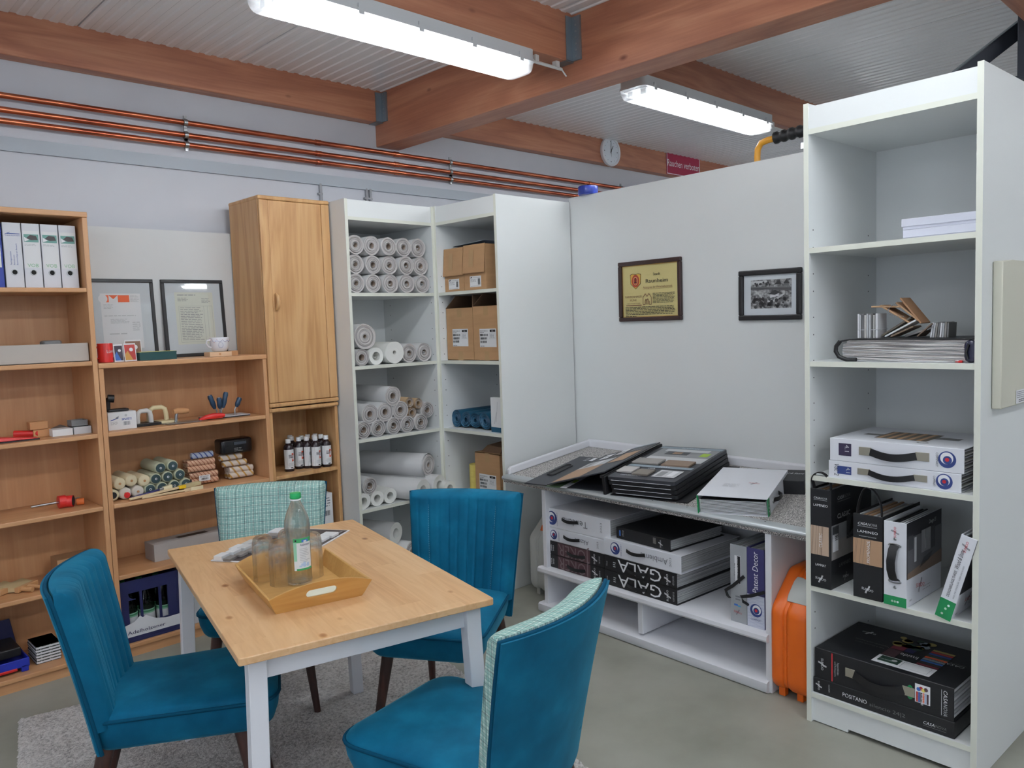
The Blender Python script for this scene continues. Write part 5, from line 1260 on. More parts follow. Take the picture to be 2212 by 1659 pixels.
# ------------------------------------------------------------------ second white unit: cartons
def carton(x0, x1, y0, y1, z, h, label, flaps=None, lab=None, tape=True, grp='cardboard cartons in the corner shelf unit'):
    t = thing('carton', label, 'carton', U2.p(x0, y0, z), U2.a, grp); W, D = x1-x0, y1-y0; e = .004
    m = M(); hollow(m, 0, 0, 0, W, D, h, e, 'cardboard')
    if flaps is None: m.box(0, 0, h-e, W, D, h, 'cardboard')
    m.done('box_body', t)
    if flaps == 'down':
        m = M(); m.loft([[(0, -.0005, h), (W, -.0005, h), (W, .002, h+.003), (0, .002, h+.003)], [(0, -.012, h-.165), (W, -.012, h-.165), (W, -.016, h-.165), (0, -.016, h-.165)]], 'cardboard'); m.done('flap', t)
        m = M(); m.loft([[(W*.3, -.0055, h-.03), (W*.5, -.0055, h-.03), (W*.5, -.006, h-.03), (W*.3, -.006, h-.03)], [(W*.3, -.0145, h-.13), (W*.5, -.0145, h-.13), (W*.5, -.015, h-.13), (W*.3, -.015, h-.13)]], 'tan_tape'); m.done('tape', t)
    elif flaps == 'up':
        for a in (0, 1):
            m = M(); x = W*a; s = 1 if a else -1
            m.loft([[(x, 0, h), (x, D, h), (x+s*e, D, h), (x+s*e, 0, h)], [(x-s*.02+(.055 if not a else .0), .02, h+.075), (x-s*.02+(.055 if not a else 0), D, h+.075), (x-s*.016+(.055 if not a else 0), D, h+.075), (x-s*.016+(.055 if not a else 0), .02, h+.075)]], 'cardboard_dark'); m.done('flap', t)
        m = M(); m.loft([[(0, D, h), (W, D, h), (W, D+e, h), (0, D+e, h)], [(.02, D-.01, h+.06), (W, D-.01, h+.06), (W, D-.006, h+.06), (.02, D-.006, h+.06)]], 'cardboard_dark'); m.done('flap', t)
    if tape and flaps != 'down':
        m = M(); d = Dec(m, (0, 0, 0), (1, 0, 0), (0, 0, 1), .0005); d.rect(W*.42, h-.055, W*.6, h, 'tan_tape'); d.rect(W*.42, 0, W*.6, .055, 'tan_tape'); m.done('tape', t)
    if lab:
        lx, lz, lw, lh, kind = lab; m = M(); d = Dec(m, (lx, 0, lz), (1, 0, 0), (0, 0, 1), .0006); d.rect(0, 0, lw, lh, 'label_white'); d.up()
        if kind == 'tall':
            d.text('94225-0003-22', .006, lh-.016, .007, 'ink', lw*.45); d.rect(lw*.62, lh-.019, lw*.95, lh-.006, 'ink'); d.up(); d.text('tesa', lw*.78, lh-.016, .007, 'paper', None, 'c'); d.print_lines(.006, lh-.025, lw*.3, lh-.02, 1, 'ink')
            for k in range(3): d.barcode(.006, lh-.043-.02*k, lw*(.5-.04*k), lh-.03-.02*k, 'ink', k)
            d.frame(lw*.6, lh-.06, lw*.95, lh-.026, .0006, 'grey_ink'); d.print_lines(lw*.64, lh-.056, lw*.9, lh-.03, 4, 'grey_ink', .3); d.print_lines(.006, .003, lw*.3, .008, 1, 'ink')
        else:
            d.poly([(.006, lh-.008), (.014, lh-.003), (.02, lh-.003), (.018, lh-.012), (.006, lh-.012)], 'ink'); d.print_lines(.024, lh-.012, lw-.006, lh-.008, 1, 'grey_ink'); d.print_lines(.006, lh-.036, lw*.6, lh-.016, 3, 'grey_ink', .3); d.barcode(lw*.72, .012, lw*.92, lh-.016, 'ink', 4); d.print_lines(.006, .004, lw*.9, .007, 1, 'grey_ink')
        m.done('shipping_label', t)
    return t
U2s = [z+.0195 for z in SH]
carton(.022, .202, .055, .42, U2s[4], .262, 'open carton with front flap hanging down, by the left post', 'down', (.035, .016, .1, .062, 'small'))
carton(.206, .40, .055, .42, U2s[4], .268, 'open carton with front flap hanging down, under the white bag', 'down', (.05, .02, .1, .064, 'small'))
m = M()
def bag(a, c):
    e = min(a, 1-a)*2; f = min(c, 1-c)*2; h = .016*(e**.5)*(f**.5); return (.29*a, .2*c, h*(1+.3*math.sin(9*a+5*c))+.014*a)
m.grid(22, 12, bag, 'bag_white'); m.grid(22, 12, lambda a, c: (.29*a, .2*c, -.002), 'bag_white')
m.done('plastic_bag', loc=U2.p(.1, .06, U2s[4]+.2745), rz=U2.a, sm=70, label='crumpled white plastic bag lying on the open cartons', cat='bag')
carton(.026, .272, .05, .4, U2s[3], .318, 'tall carton with raised dark lid flaps, nearer the corner post', 'up', (.055, .085, .145, .106, 'tall'))
carton(.276, .5, .05, .4, U2s[3], .322, 'tall carton with raised dark lid flaps, cut off by the side panel', 'up', (.055, .08, .145, .108, 'tall'))
carton(.24, .46, .055, .36, U2s[1], .275, 'single carton with a long shipping label beside the yellow rolls', None, (.035, .01, .15, .135, 'tall'))
m = M(); m.loft([[(0, 0, 0), (.17, 0, 0), (.17, .12, .0), (0, .12, 0)], [(.04, .02, .04), (.17, .02, .035), (.17, .12, .045), (.05, .12, .05)]], 'cardboard_dark'); m.done('crumpled_card', loc=U2.p(.27, .08, U2s[1]+.2755), rz=U2.a, label='folded brown card lying on the single carton', cat='cardboard')
def blue_roll(x, lb, k):
    m = M(); n = 30; L = .36; r = .054
    def ring(rr, y, q=1.0): return [(rr*math.cos(2*PI*i/n), y, rr*math.sin(2*PI*i/n)) for i in range(n)]
    m.loft([ring(r, 0), ring(r, L)], 'petrol_roll', False); m.add(ring(r, L), [tuple(range(n))], 'petrol_roll'); prev = ring(r, 0)
    for j in range(1, 7):
        q = r-(r-.012)*j/6; cur = ring(q, .005*(j % 2)); m.loft([prev, cur], 'petrol_roll' if j % 2 else 'petrol_dark', False); prev = cur
    m.loft([prev, ring(.012, .2)], 'petrol_dark', False); m.add(ring(.012, .2), [tuple(range(n))], 'hole')
    o = m.done('film_roll', sm=50, label=lb, cat='film roll', group='petrol blue film rolls on one shelf'); o.location = U2.p(x, .07, U2s[2]+.0545); o.rotation_euler = (0, k*.8, U2.a); o.scale = (.82, 1, 1)
for k, x in enumerate((.062, .15, .238, .326)): blue_roll(x, f'petrol blue film roll, {ORD[k]} from the corner post on its shelf', k)
m = M(); m.box(0, 0, 0, .09, .03, .205, 'label_white'); d = Dec(m, (0, 0, 0), (1, 0, 0), (0, 0, 1), .0005); d.rect(0, 0, .09, .03, 'petrol_roll'); d.line(.03, .05, .05, .12, .004, 'pale_ink'); d.line(.045, .06, .06, .18, .003, 'pale_ink')
m.done('upright_box', label='slim white box standing upright beside the petrol blue rolls', cat='box', loc=U2.p(.415, .04, U2s[2]), rz=U2.a, bev=.001)
for k in range(5):
    m = M(); m.lathe([(.028, 0), (.049, .0), (.05, .001), (.05, .0355), (.049, .0365), (.028, .0365)], 'tape_yellow', 28); m.lathe([(.0262, .0005), (.028, .0005), (.028, .036), (.0262, .036)], 'hole', 24, caps=False)
    m.done('masking_tape', sm=40, label=f'yellow masking tape roll, {ORD[k]} from the bottom of the stack', cat='tape', group='stack of yellow masking tape rolls', loc=U2.p(.185, .12, U2s[1]+.0368*k))
# ------------------------------------------------------------------ logos used on several folders
plain('logo_blue', (44, 62, 122), .5); plain('logo_red', (190, 40, 52), .5); plain('folder_white', (222, 224, 230), .45); plain('folder_black', (20, 21, 25), .5); plain('joker_mauve', (82, 56, 62), .5); plain('joker_grey', (120, 104, 108), .5); plain('silver_folder', (178, 182, 186), .4, .3); plain('lattice_white', (206, 210, 224), .55)
plain('nickel', (168, 164, 150), .4, .6)
plain('cyan_ink', (70, 160, 200), .5)
plain('logo_pale', (170, 178, 204), .5)
plain('case_orange', (226, 104, 22), .42); plain('case_grey', (190, 192, 188), .45); plain('latch_orange', (216, 104, 44), .4); plain('latch_grey', (186, 190, 186), .4)
plain('floor_oak', (176, 142, 112), .5); plain('floor_grey', (150, 146, 142), .5); plain('floor_brown', (128, 108, 92), .5); plain('photo_green', (84, 112, 76), .5); plain('photo_pale', (190, 206, 190), .5); plain('photo_grey', (140, 142, 144), .5); plain('photo_light', (196, 198, 200), .5); plain('lime', (160, 196, 60), .5); plain('slate', (62, 64, 68), .5); plain('blue_grey', (138, 152, 162), .5)
plain('board_slate', (52, 54, 60), .45)
plain('floor_light', (188, 184, 182), .5); plain('floor_dim', (120, 112, 104), .5)
noisy('aerial', [(.35, (60, 60, 62)), (.5, (120, 121, 122)), (.65, (176, 177, 178))], 60, .5); plain('aerial_dark', (48, 48, 51), .5); plain('aerial_grey', (98, 99, 101), .5); plain('aerial_light', (186, 188, 190), .5)
plain('mahogany', (52, 32, 30), .35); plain('crest_gold', (214, 168, 70), .5); plain('crest_red', (160, 62, 40), .5)
def logo_swirl(d, x, y, r, ink='logo_blue', rot=0):
    """round mark: nested off-centre rings with a red dot"""
    d.disc(x, y, r, ink, 28); d.up(); d.disc(x+.16*r*math.cos(rad(rot)), y+.16*r*math.sin(rad(rot)), r*.72, 'paper', 26); d.up(); d.disc(x+.05*r, y-.05*r, r*.5, ink, 22); d.up(); d.disc(x+.02*r, y, r*.24, 'logo_red', 14)
def logo_s(d, x, y, h, c1, c2, rot=0, word='SUNDO'):
    """slanted pair of curved strokes crossed by a word"""
    c, s = math.cos(rad(rot)), math.sin(rad(rot)); q = lambda a, b: (x+c*a-s*b, y+s*a+c*b)
    for o in (-.07, .07):
        for k in range(8):
            t0, t1 = k/8, (k+1)/8; f = lambda t: (o*h+.22*h*math.sin((t-.5)*PI), (t-.5)*h*1.25)
            a, b = f(t0), f(t1); A, Bq = q(*a), q(*b); d.line(A[0], A[1], Bq[0], Bq[1], h*.085, c2)
    d.up(); w = h*1.75; A = q(-w/2, -h*.17); d.text(word, A[0], A[1], h*.36, c1, w, 'l', rot)
def logo_casa(d, x, y, w, c1, c2, rot=0):
    c, s = math.cos(rad(rot)), math.sin(rad(rot)); q = lambda a, b: (x+c*a-s*b, y+s*a+c*b)
    A = q(0, 0); d.text('CASA', A[0], A[1], w*.14, c1, w*.5, 'l', rot, .2); A = q(w*.52, 0); d.text('NOVA', A[0], A[1], w*.14, c2, w*.48, 'l', rot, .2); A, Bq = q(0, -w*.07), q(w, -w*.07); d.line(A[0], A[1], Bq[0], Bq[1], w*.02, c2)
# ---- sample books stacked under the desk.  local: x right, y depth, z up
def sample_book(fr, x0, x1, y0, D, z, h, name, label, cov, page='paper_page', skew=0, group=None, cat='sample book', gap=.006, wrap=True):
    t = thing(name, label, cat, fr.p(x0, y0, z), fr.a+rad(skew), group); W = x1-x0; e = .0028
    m = M(); m.box(0, 0, 0, W, e, h, cov)
    m.box(0, e, 0, W, D, e, cov); m.box(0, e, h-e, W, D, h, cov); m.done('cover', t, bev=.001, bseg=1)
    m = M(); n = max(4, int(h/.004)); p = (h-2*e-.003)/n; rnd = random.Random(int(x0*1000)+int(z*1000))
    for k in range(n):
        g = rnd.uniform(.004, .014); m.box(gap+g*.3, .008, e+.001+k*p, W-gap-g*.4, D-.004-g, e+.001+k*p+p*.72, page if k % 3 else 'paper_grey')
    m.done('pages', t)
    return t, W, h
def face(t, W, h, name='lettering'):
    m = M(); return m, Dec(m, (0, 0, 0), (1, 0, 0), (0, 0, 1), .0004)
def strap_band(t, x0, x1, z, sag=.008, name='strap', mat='black', w=.016):
    m = M(); pts = [(x0+(x1-x0)*k/10, -.002-.014*math.sin(PI*k/10), z-sag*math.sin(PI*k/10)*.6) for k in range(11)]
    m.tube(pts, 0, mat, sq=(w, .003, (0, 0, 1))); m.done(name, t, sm=50)
zb = .2485
G = 'sample books stacked under the sloping desk'
def joker(z, lb):
    t, W, h = sample_book(DK, .402, .832, .03, .5, z, .071, 'sample_book', lb, 'folder_black', group=G)
    m, d = face(t, W, h); d.rect(.1, .0015, .335, h-.0015, 'joker_mauve'); d.up(); d.text('JOKER', .33, .064, .062, 'joker_grey', .225, 'l', 180); d.up(); logo_casa(d, .018, .012, .045, 'paper', 'grey_ink', 90); d.text('JOKER', .056, .016, .008, 'paper', .035, 'l', 90); d.text('2023', .071, .018, .008, 'paper', .03, 'l', 90); logo_s(d, .365, .035, .03, 'paper', 'paper', 90); d.print_lines(.395, .016, .405, .055, 8, 'pale_ink', .3); m.done('lettering', t)
    strap_band(t, .17, .30, .03, mat='folder_black')
joker(zb, 'lower black sample book with mauve panel and grey capitals under the desk'); joker(zb+.0725, 'upper black sample book with mauve panel, beneath the white folders')
def compart(x0, x1, z, h, word, lb, D=.42, skew=0, y0=.03, wx=.33):
    t, W, h = sample_book(DK, x0, x1, y0, D, z, h, 'sample_book', lb, 'folder_white', group=G, skew=skew)
    m, d = face(t, W, h); d.rect(0, 0, W, .0035, 'paper_grey'); logo_swirl(d, .075, h*.5, h*.36, rot=135); d.text('COMPART', .118, h*.14, .006, 'logo_blue', h*.7, 'l', 90); d.text(word, wx, h*.66, h*.34, 'grey_ink', None, 'l', 180); d.text('2023', W-.055, h*.28, .011, 'grey_ink', h*.5, 'l', 90); m.done('lettering', t)
    strap_band(t, .15, .265, h*.55)
    return t
t = compart(.40, .852, zb+.1455, .07, 'Akzent', 'white sample folder with black strap, beneath the Tendenz folder')
for ch in t.children:
    pass
compart(.388, .87, zb+.217, .104, 'Tendenz', 'thick white sample folder lettered Tendenz, topmost of the left pile', .44, 1.2)
def gala(z, lb):
    t, W, h = sample_book(DK, .842, 1.292, .02, .52, z, .074, 'sample_book', lb, 'folder_black', group=G, skew=-1)
    m, d = face(t, W, h); d.text('GALA', .36, .066, .058, 'paper', .27, 'l', 180); logo_s(d, .395, .035, .03, 'paper', 'paper', 90); d.text('Casa', .022, .02, .009, 'pale_ink', None, 'l', 90); d.print_lines(.06, .02, .078, .05, 3, 'pale_ink', .4); d.print_lines(.425, .015, .436, .06, 8, 'pale_ink', .3); m.done('lettering', t)
    strap_band(t, .15, .27, .03, mat='folder_black')
gala(zb, 'lower black sample book with large white capitals lying upside down'); gala(zb+.0755, 'upper black sample book with large white capitals lying upside down')
compart(.842, 1.318, zb+.151, .085, 'Ambiente', 'white sample folder with strap on the two black lettered books', .46, -1, .02, .40)
t, W, h = sample_book(DK, .90, 1.245, .05, .4, zb+.2375, .056, 'sample_book', 'thin black sample book lying on top of the right pile', 'folder_black', group=G, skew=-3)
m, d = face(t, W, h); d.rect(.02, .014, .03, .042, 'label_blue'); d.print_lines(.04, .014, .052, .046, 5, 'pale_ink', .3); logo_s(d, .285, .026, .02, 'paper', 'paper', 90); m.done('lettering', t)
m = M(); m.box(.24, -.0015, .02, .258, 0, .048, 'steel'); m.done('clasp', t)
def upright(fr, x0, x1, y0, D, z, h, name, label, cov, group, cat='sample folder', page='paper_page', side=None, lean=0, nb=None):
    t = thing(name, label, cat, fr.p(x0, y0, z), group=group, rot=(0, rad(lean), fr.a)); W = x1-x0; e = .003
    m = M(); m.box(0, 0, 0, W, e, h, cov); m.box(0, e, 0, e, D, h, side or cov); m.box(W-e, e, 0, W, D, h, side or cov); m.done('cover', t, bev=.001, bseg=1)
    m = M(); n = nb or max(4, int(W/.006)); p = (W-2*e-.002)/n
    for k in range(n): m.box(e+.001+k*p, .008, .004, e+.001+k*p+p*.75, D-.006, h-.008-.003*((k*7) % 3), page if k % 2 else 'paper_grey')
    m.done('pages', t)
    return t, W, h
GU = 'folders standing upright under the sloping desk'
t, W, h = upright(DK, 1.562, 1.642, .03, .42, zb, .338, 'sample_folder', 'silver sample folder standing under the desk with black strap', 'silver_folder', GU)
m, d = face(t, W, h); d.rect(.022, .17, .052, .292, 'paper'); d.up(); d.rect(.035, .172, .05, .29, 'ink'); d.up(); d.text('DE MOOIEN VAN', .0385, .178, .008, 'paper', .106, 'l', 90); d.text('collectie', .025, .178, .006, 'ink', .08, 'l', 90); d.print_lines(.025, .095, .06, .12, 2, 'grey_ink'); d.rect(.018, .072, .036, .08, 'label_blue'); d.rect(.036, .07, .05, .076, 'cyan_ink'); logo_s(d, .036, .045, .022, 'logo_red', 'grey_ink', -8); m.done('lettering', t)
m = M(); m.tube([(.07, -.004, .21), (.02, -.014, .16), (-.012, -.018, .135), (-.006, -.012, .11), (.0, -.004, .1)], 0, 'black', sq=(.014, .003, (0, 0, 1))); m.done('strap', t, sm=50)
t, W, h = upright(DK, 1.645, 1.726, .028, .42, zb, .34, 'sample_folder', 'indigo and white sample folder lettered with pattern decor, by the upright', 'indigo', GU)
m, d = face(t, W, h); d.rect(0, 0, W, .14, 'lattice_white'); d.up()
for k in range(9): d.line(.001, .002+.014*k, .08, .014+.0155*k, .0009, 'logo_pale'); d.line(.001, .025+.0125*k, .08, .006+.014*k, .0009, 'logo_pale')
d.up(); d.text('Patent Decor', .052, .15, .026, 'paper', .175, 'l', 90, .15); logo_swirl(d, .042, .075, .028, rot=45); d.text('COMPART', .042, .032, .007, 'logo_blue', .05, 'c'); m.done('lettering', t)
m = M(); m.tube([(.085, -.004, .165), (.03, -.016, .14), (-.018, -.02, .125), (-.012, -.014, .105), (.01, -.004, .092)], 0, 'black', sq=(.014, .003, (0, 0, 1))); m.done('strap', t, sm=50)
# ---- tool cases beside the rack
def case(fr, x0, x1, y0, y1, h, label, mat, latch, latch_lab, rz=0):
    t = thing('tool_case', label, 'tool case', fr.p(x0, y0, 0), fr.a+rad(rz), 'hard plastic cases standing on the floor'); W, D = x1-x0, y1-y0
    def prof(i, x0, x1):   # outline in y,z of the standing case with a chamfered shoulder
        return [(x0+0*i, 0)]
    def slab(m, xa, xb, ins, e):
        lev = [(xa, ins+e), (xa+e*.3, ins+e*.4), (xa+e, ins), (xb-e, ins), (xb-e*.3, ins+e*.4), (xb, ins+e)]
        rs = []
        for x, i in lev:
            pl = [(.03, .03+i), (D-.03, .03+i), (D-i, .07), (D-i, h-.09), (D-.03, h-i), (.16, h-i), (.055, h-.105-i*.5), (i, h-.15), (i, .07)]
            # round the corners
            q = []
            for k in range(len(pl)):
                a, b, c = Vector(pl[k-1]), Vector(pl[k]), Vector(pl[(k+1) % len(pl)]); rr = min(.022, (a-b).length*.45, (c-b).length*.45)
                p0 = b+(a-b).normalized()*rr; p1 = b+(c-b).normalized()*rr
                for j in range(5): u = j/4; z = p0*(1-u)**2+b*2*u*(1-u)+p1*u*u; q.append((x, z.x, z.y))
            rs.append(q)
        m.loft(rs, mat)
    m = M(); slab(m, 0, W*.36, .004, .016); slab(m, W*.40, W, 0, .022); slab(m, W*.33, W*.43, .010, .004); m.done('shell', t, sm=40)
    m = M(); a = Vector((0, .045, h-.118)); b = Vector((0, .135, h-.035)); n = Vector((0, -(b-a).z, (b-a).y)).normalized()
    pts = []
    for p, o in ((a, .004), (a.lerp(b, .25), .014), (a.lerp(b, .75), .014), (b, .004)): pts.append(p+n*o)
    m.loft([[(W*.32, pts[k].y, pts[k].z) for k in range(4)]+[(W*.32, a.lerp(b, .5).y, a.lerp(b, .5).z-.01)], [(W*.86, pts[k].y, pts[k].z) for k in range(4)]+[(W*.86, a.lerp(b, .5).y, a.lerp(b, .5).z-.01)]], latch)
    tag(m.done('latch', t, bev=.004, sm=50), latch_lab)
    for y in (.05, D-.08):
        for x in (W*.2, W*.68): m = M(); m.box(x-.014, y-.012, 0, x+.014, y+.016, .05, mat); m.done('foot', t, bev=.003)
    m = M(); m.tube([(W*.6, .16, h-.008), (W*.6, .175, h+.028), (W*.6, .2, h+.038), (W*.6, D-.09, h+.038), (W*.6, D-.065, h+.028), (W*.6, D-.05, h-.008)], .013, mat, 10); m.done('handle', t, sm=50)
case(DK, 1.775, 1.94, -.02, .36, .515, 'bright orange plastic tool case with grey latch beside the tall shelf', 'case_orange', 'latch_grey', 'light grey latch', 0)
case(DK, .155, .33, .13, .53, .49, 'light grey plastic tool case with orange latch left of the rack', 'case_grey', 'latch_orange', 'orange latch', 0)
# ---- things on the sloping top
def slope(x, y, h=0): return DK.p(x, y, ZD+SL*y+h)
SLR = math.atan(SL)
def on_slope(name, label, cat, x, y, rz, h=0, extra=0):
    t = thing(name, label, cat, slope(x, y, h)); t.rotation_mode = 'QUATERNION'
    q = Euler((0, 0, DK.a)).to_quaternion() @ Euler((SLR+extra, 0, 0)).to_quaternion() @ Euler((0, 0, rad(rz))).to_quaternion()
    t.rotation_quaternion = q
    return t
t = on_slope('open_sample_book', 'open black flooring sample book spread out on the sloping desk', 'sample book', .9, -.0, 10)
# cover board at the left, lying flat; hinge towards the stack
m = M(); m.box(-.55, .04, .002, -.02, .58, .007, 'board_slate')
bx = Dec(m, (-.55, .02, .007), (1, 0, 0), (0, 1, 0), .0006)
bx.rect(.155, .0, .245, .56, 'photo_green'); bx.up(); bx.rect(.245, .0, .285, .36, 'paper'); bx.rect(.25, .36, .42, .56, 'photo_pale'); bx.up(); bx.print_lines(.26, .38, .40, .53, 9, 'photo_green', .35, 4); bx.text('LAMINAT', .265, .54, .012, 'paper', .12); bx.poly([(.165, .05), (.235, .12), (.24, .3), (.17, .22)], 'photo_pale'); bx.text('NIEDER', .262, .16, .012, 'ink', .06, 'l', 90); bx.rect(.252, .09, .278, .14, 'lime'); bx.rect(.11, .48, .135, .545, 'paper'); bx.print_lines(.075, .47, .1, .54, 4, 'pale_ink', .4, 6)
m.done('cover_board', t, bev=.001, bseg=1)
m = M(); m.tube([(-.52, .30, .0085), (-.475, .30, .0085)], 0, 'black', sq=(.19, .001, (0, 1, 0))); pts = [(-.497+p[0], .30+p[1], .009) for p in rrect(-.022, -.1, .022, .1, .02, 5)]; m.tube(pts, .006, 'black', 8, closed=True); m.done('handle_recess', t, sm=50)
# raised page leaning from the cover up to the stack
tilt = math.atan2(.095, .36)
pm = Matrix.Translation((-.385, .0, .013)) @ Matrix.Rotation(-tilt, 4, 'Y')
m = M(pm); m.box(0, .02, 0, .375, .60, .006, 'board_slate'); pd = Dec(m, (0, .02, .006), (1, 0, 0), (0, 1, 0), .0006)
pd.rect(.02, .015, .21, .38, 'floor_oak'); pd.up(); pd.rect(.02, .25, .21, .38, 'photo_light'); pd.rect(.11, .385, .3, .39, 'photo_grey'); pd.up()
for k in range(5): pd.line(.02+.04*k, .015, .02+.04*k, .25, .0012, 'floor_brown')
pd.rect(.05, .27, .08, .36, 'photo_grey'); pd.rect(.12, .26, .15, .37, 'paper'); pd.rect(.235, .24, .34, .44, 'floor_oak'); pd.rect(.05, .43, .11, .53, 'paper'); pd.up(); pd.disc(.08, .48, .015, 'photo_grey', 12); pd.rect(.14, .46, .2, .57, 'paper'); pd.up(); pd.rect(.145, .47, .19, .53, 'pale_ink'); pd.rect(.21, .545, .36, .575, 'blue_grey'); pd.print_lines(.24, .46, .34, .53, 5, 'pale_ink', .3, 4)
m.done('raised_page', t, bev=.001, bseg=1)
m = M(); m.box(-.04, .0, .085, -.022, .62, .1, 'black'); m.box(-.03, .0, .0, -.012, .60, .093, 'black'); m.done('spine', t, bev=.003)
# thick boards of the right half
rnd = random.Random(8)
for k, (z0, z1, dx) in enumerate(((.012, .03, .02), (.033, .052, .012), (.055, .073, .006), (.076, .094, 0))):
    m = M(); m.prism(rrect(dx-.005, .008+rnd.uniform(-.004, .004), .36+dx*.5, .60, .012, 3), z0, z1, 'board_slate' if k == 3 else 'black')
    m.box(.02+dx, .0035, z0+.002, .34, .0042, z0+.0045, 'paper_grey')
    if k == 3:
        d = Dec(m, (0, 0, z1), (1, 0, 0), (0, 1, 0), .0006)
        d.rect(.0, .555, .35, .59, 'blue_grey'); d.text('PROMENADE', .12, .565, .016, 'paper', .1); d.rect(.02, .315, .345, .55, 'photo_light'); d.up(); d.rect(.02, .4, .345, .55, 'photo_grey'); d.rect(.03, .32, .335, .4, 'photo_light'); d.up(); d.rect(.08, .44, .21, .5, 'slate'); d.rect(.12, .455, .17, .49, 'floor_oak'); d.rect(.055, .5, .3, .545, 'photo_light'); d.rect(.28, .43, .325, .49, 'lime')
        d.rect(.0, .2, .35, .235, 'blue_grey'); d.up(); d.text('TERRA', .17, .21, .016, 'paper', .06); d.rect(.21, .06, .33, .17, 'photo_light'); d.up(); d.rect(.225, .07, .26, .15, 'photo_grey'); d.rect(.28, .08, .31, .16, 'paper'); d.print_lines(.05, .04, .16, .06, 2, 'pale_ink', .3); d.text('click', .13, .175, .014, 'paper', .04)
    m.done('sample_page', t, bev=.001, bseg=1)
for x, y, w, h, mt in ((.0, .245, .15, .085, 'floor_grey'), (.17, .235, .15, .085, 'floor_brown'), (.005, .085, .085, .085, 'floor_light'), (.105, .06, .085, .085, 'floor_dim')):
    m = M(); m.box(x, y, .0945, x+w, y+h, .104, mt); m.done('flooring_sample', t, bev=.0012, bseg=1)
m = M(); m.box(.01, .0, .001, .42, .60, .0055, 'black'); m.done('back_board', t)
m = M(); m.tube([(.43, .18, .012), (.445, .2, .016), (.445, .42, .016), (.43, .44, .012)], .014, 'black', 10); m.done('handle', t, sm=50)
def white_folder():
    t = on_slope('sample_folder', 'white folder with green edge lying on the desk beside the tall shelf', 'sample folder', 1.715, .085, 18.5); W, L, h = .3, .43, .078
    m = M(); m.box(-W, 0, 0, 0, L, .003, 'folder_white'); m.box(-.003, 0, .003, 0, L, h, 'folder_white')
    m.loft([[(-W, 0, h+.003), (-.003, 0, h-.003), (0, 0, h), (-W, 0, h+.006)], [(-W, L, h+.003), (-.003, L, h-.003), (0, L, h), (-W, L, h+.006)]], 'folder_white'); m.box(-W-.001, 0, 0, -W+.002, L, h+.003, 'folder_white'); m.done('cover', t, bev=.0008, bseg=1)
    m = M(); m.box(-.002, -.0008, 0, .0008, .034, h-.001, 'green'); m.box(-W-.0015, -.0008, 0, -W+.003, .012, h+.004, 'green'); d = Dec(m, (.0008, 0, 0), (0, 1, 0), (0, 0, 1), .0005); d.disc(.016, .02, .004, 'paper', 12); d.disc(.016, .035, .005, 'paper', 12); d.disc(.016, .05, .004, 'photo_pale', 12); m.done('green_edge', t)
    m = M(); n = 11
    for k in range(n): m.box(-W+.008, .006, .006+.0053*k, -.008, L-.01, .0078+.0053*k, 'paper'); m.box(-W+.012, .01, .0078+.0053*k, -.012, L-.01, .0113+.0053*k, 'black')
    m.done('sample_cards', t)
    m = M(); d = Dec(m, (-W, 0, h+.0062), (1, 0, -.018), (0, 1, 0), .0009); logo_s(d, .2, .2, .028, 'logo_red', 'grey_ink', -14); d.print_lines(.075, .13, .15, .18, 5, 'pale_ink', .3, 3); m.done('lettering', t)
    m = M(); d = Dec(m, (.0008, 0, 0), (0, 1, 0), (0, 0, 1), .0008); d.m.lathe([(.006, 0), (.004, .003)], 'steel', 14, o=(.0005, .09, .04), axis='x'); d.m.tube([(.002, .11+.022*math.cos(a/12*2*PI), .04+.011*math.sin(a/12*2*PI)) for a in range(12)], .003, 'steel', 8, closed=True); d.m.tube([(.001, .11, .04), (.018, .13, .04), (.022, .18, .04), (.001, .21, .04)], 0, 'black', sq=(.018, .003, (0, 0, 1))); m.done('strap', t, sm=50)
white_folder()
t = on_slope('sample_folder', 'black folder with white script lying behind the white green-edged folder', 'sample folder', 1.70, .41, 18.5)
m = M(); m.box(-.27, .0, .0, .0, .17, .064, 'folder_black'); m.done('cover', t, bev=.002)
m = M(); d = Dec(m, (-.27, .05, .064), (1, 0, 0), (0, 1, 0), .0008); d.text('Design Wood & Stone', .08, .05, .022, 'paper', .17, shear=.3); m.done('lettering', t)
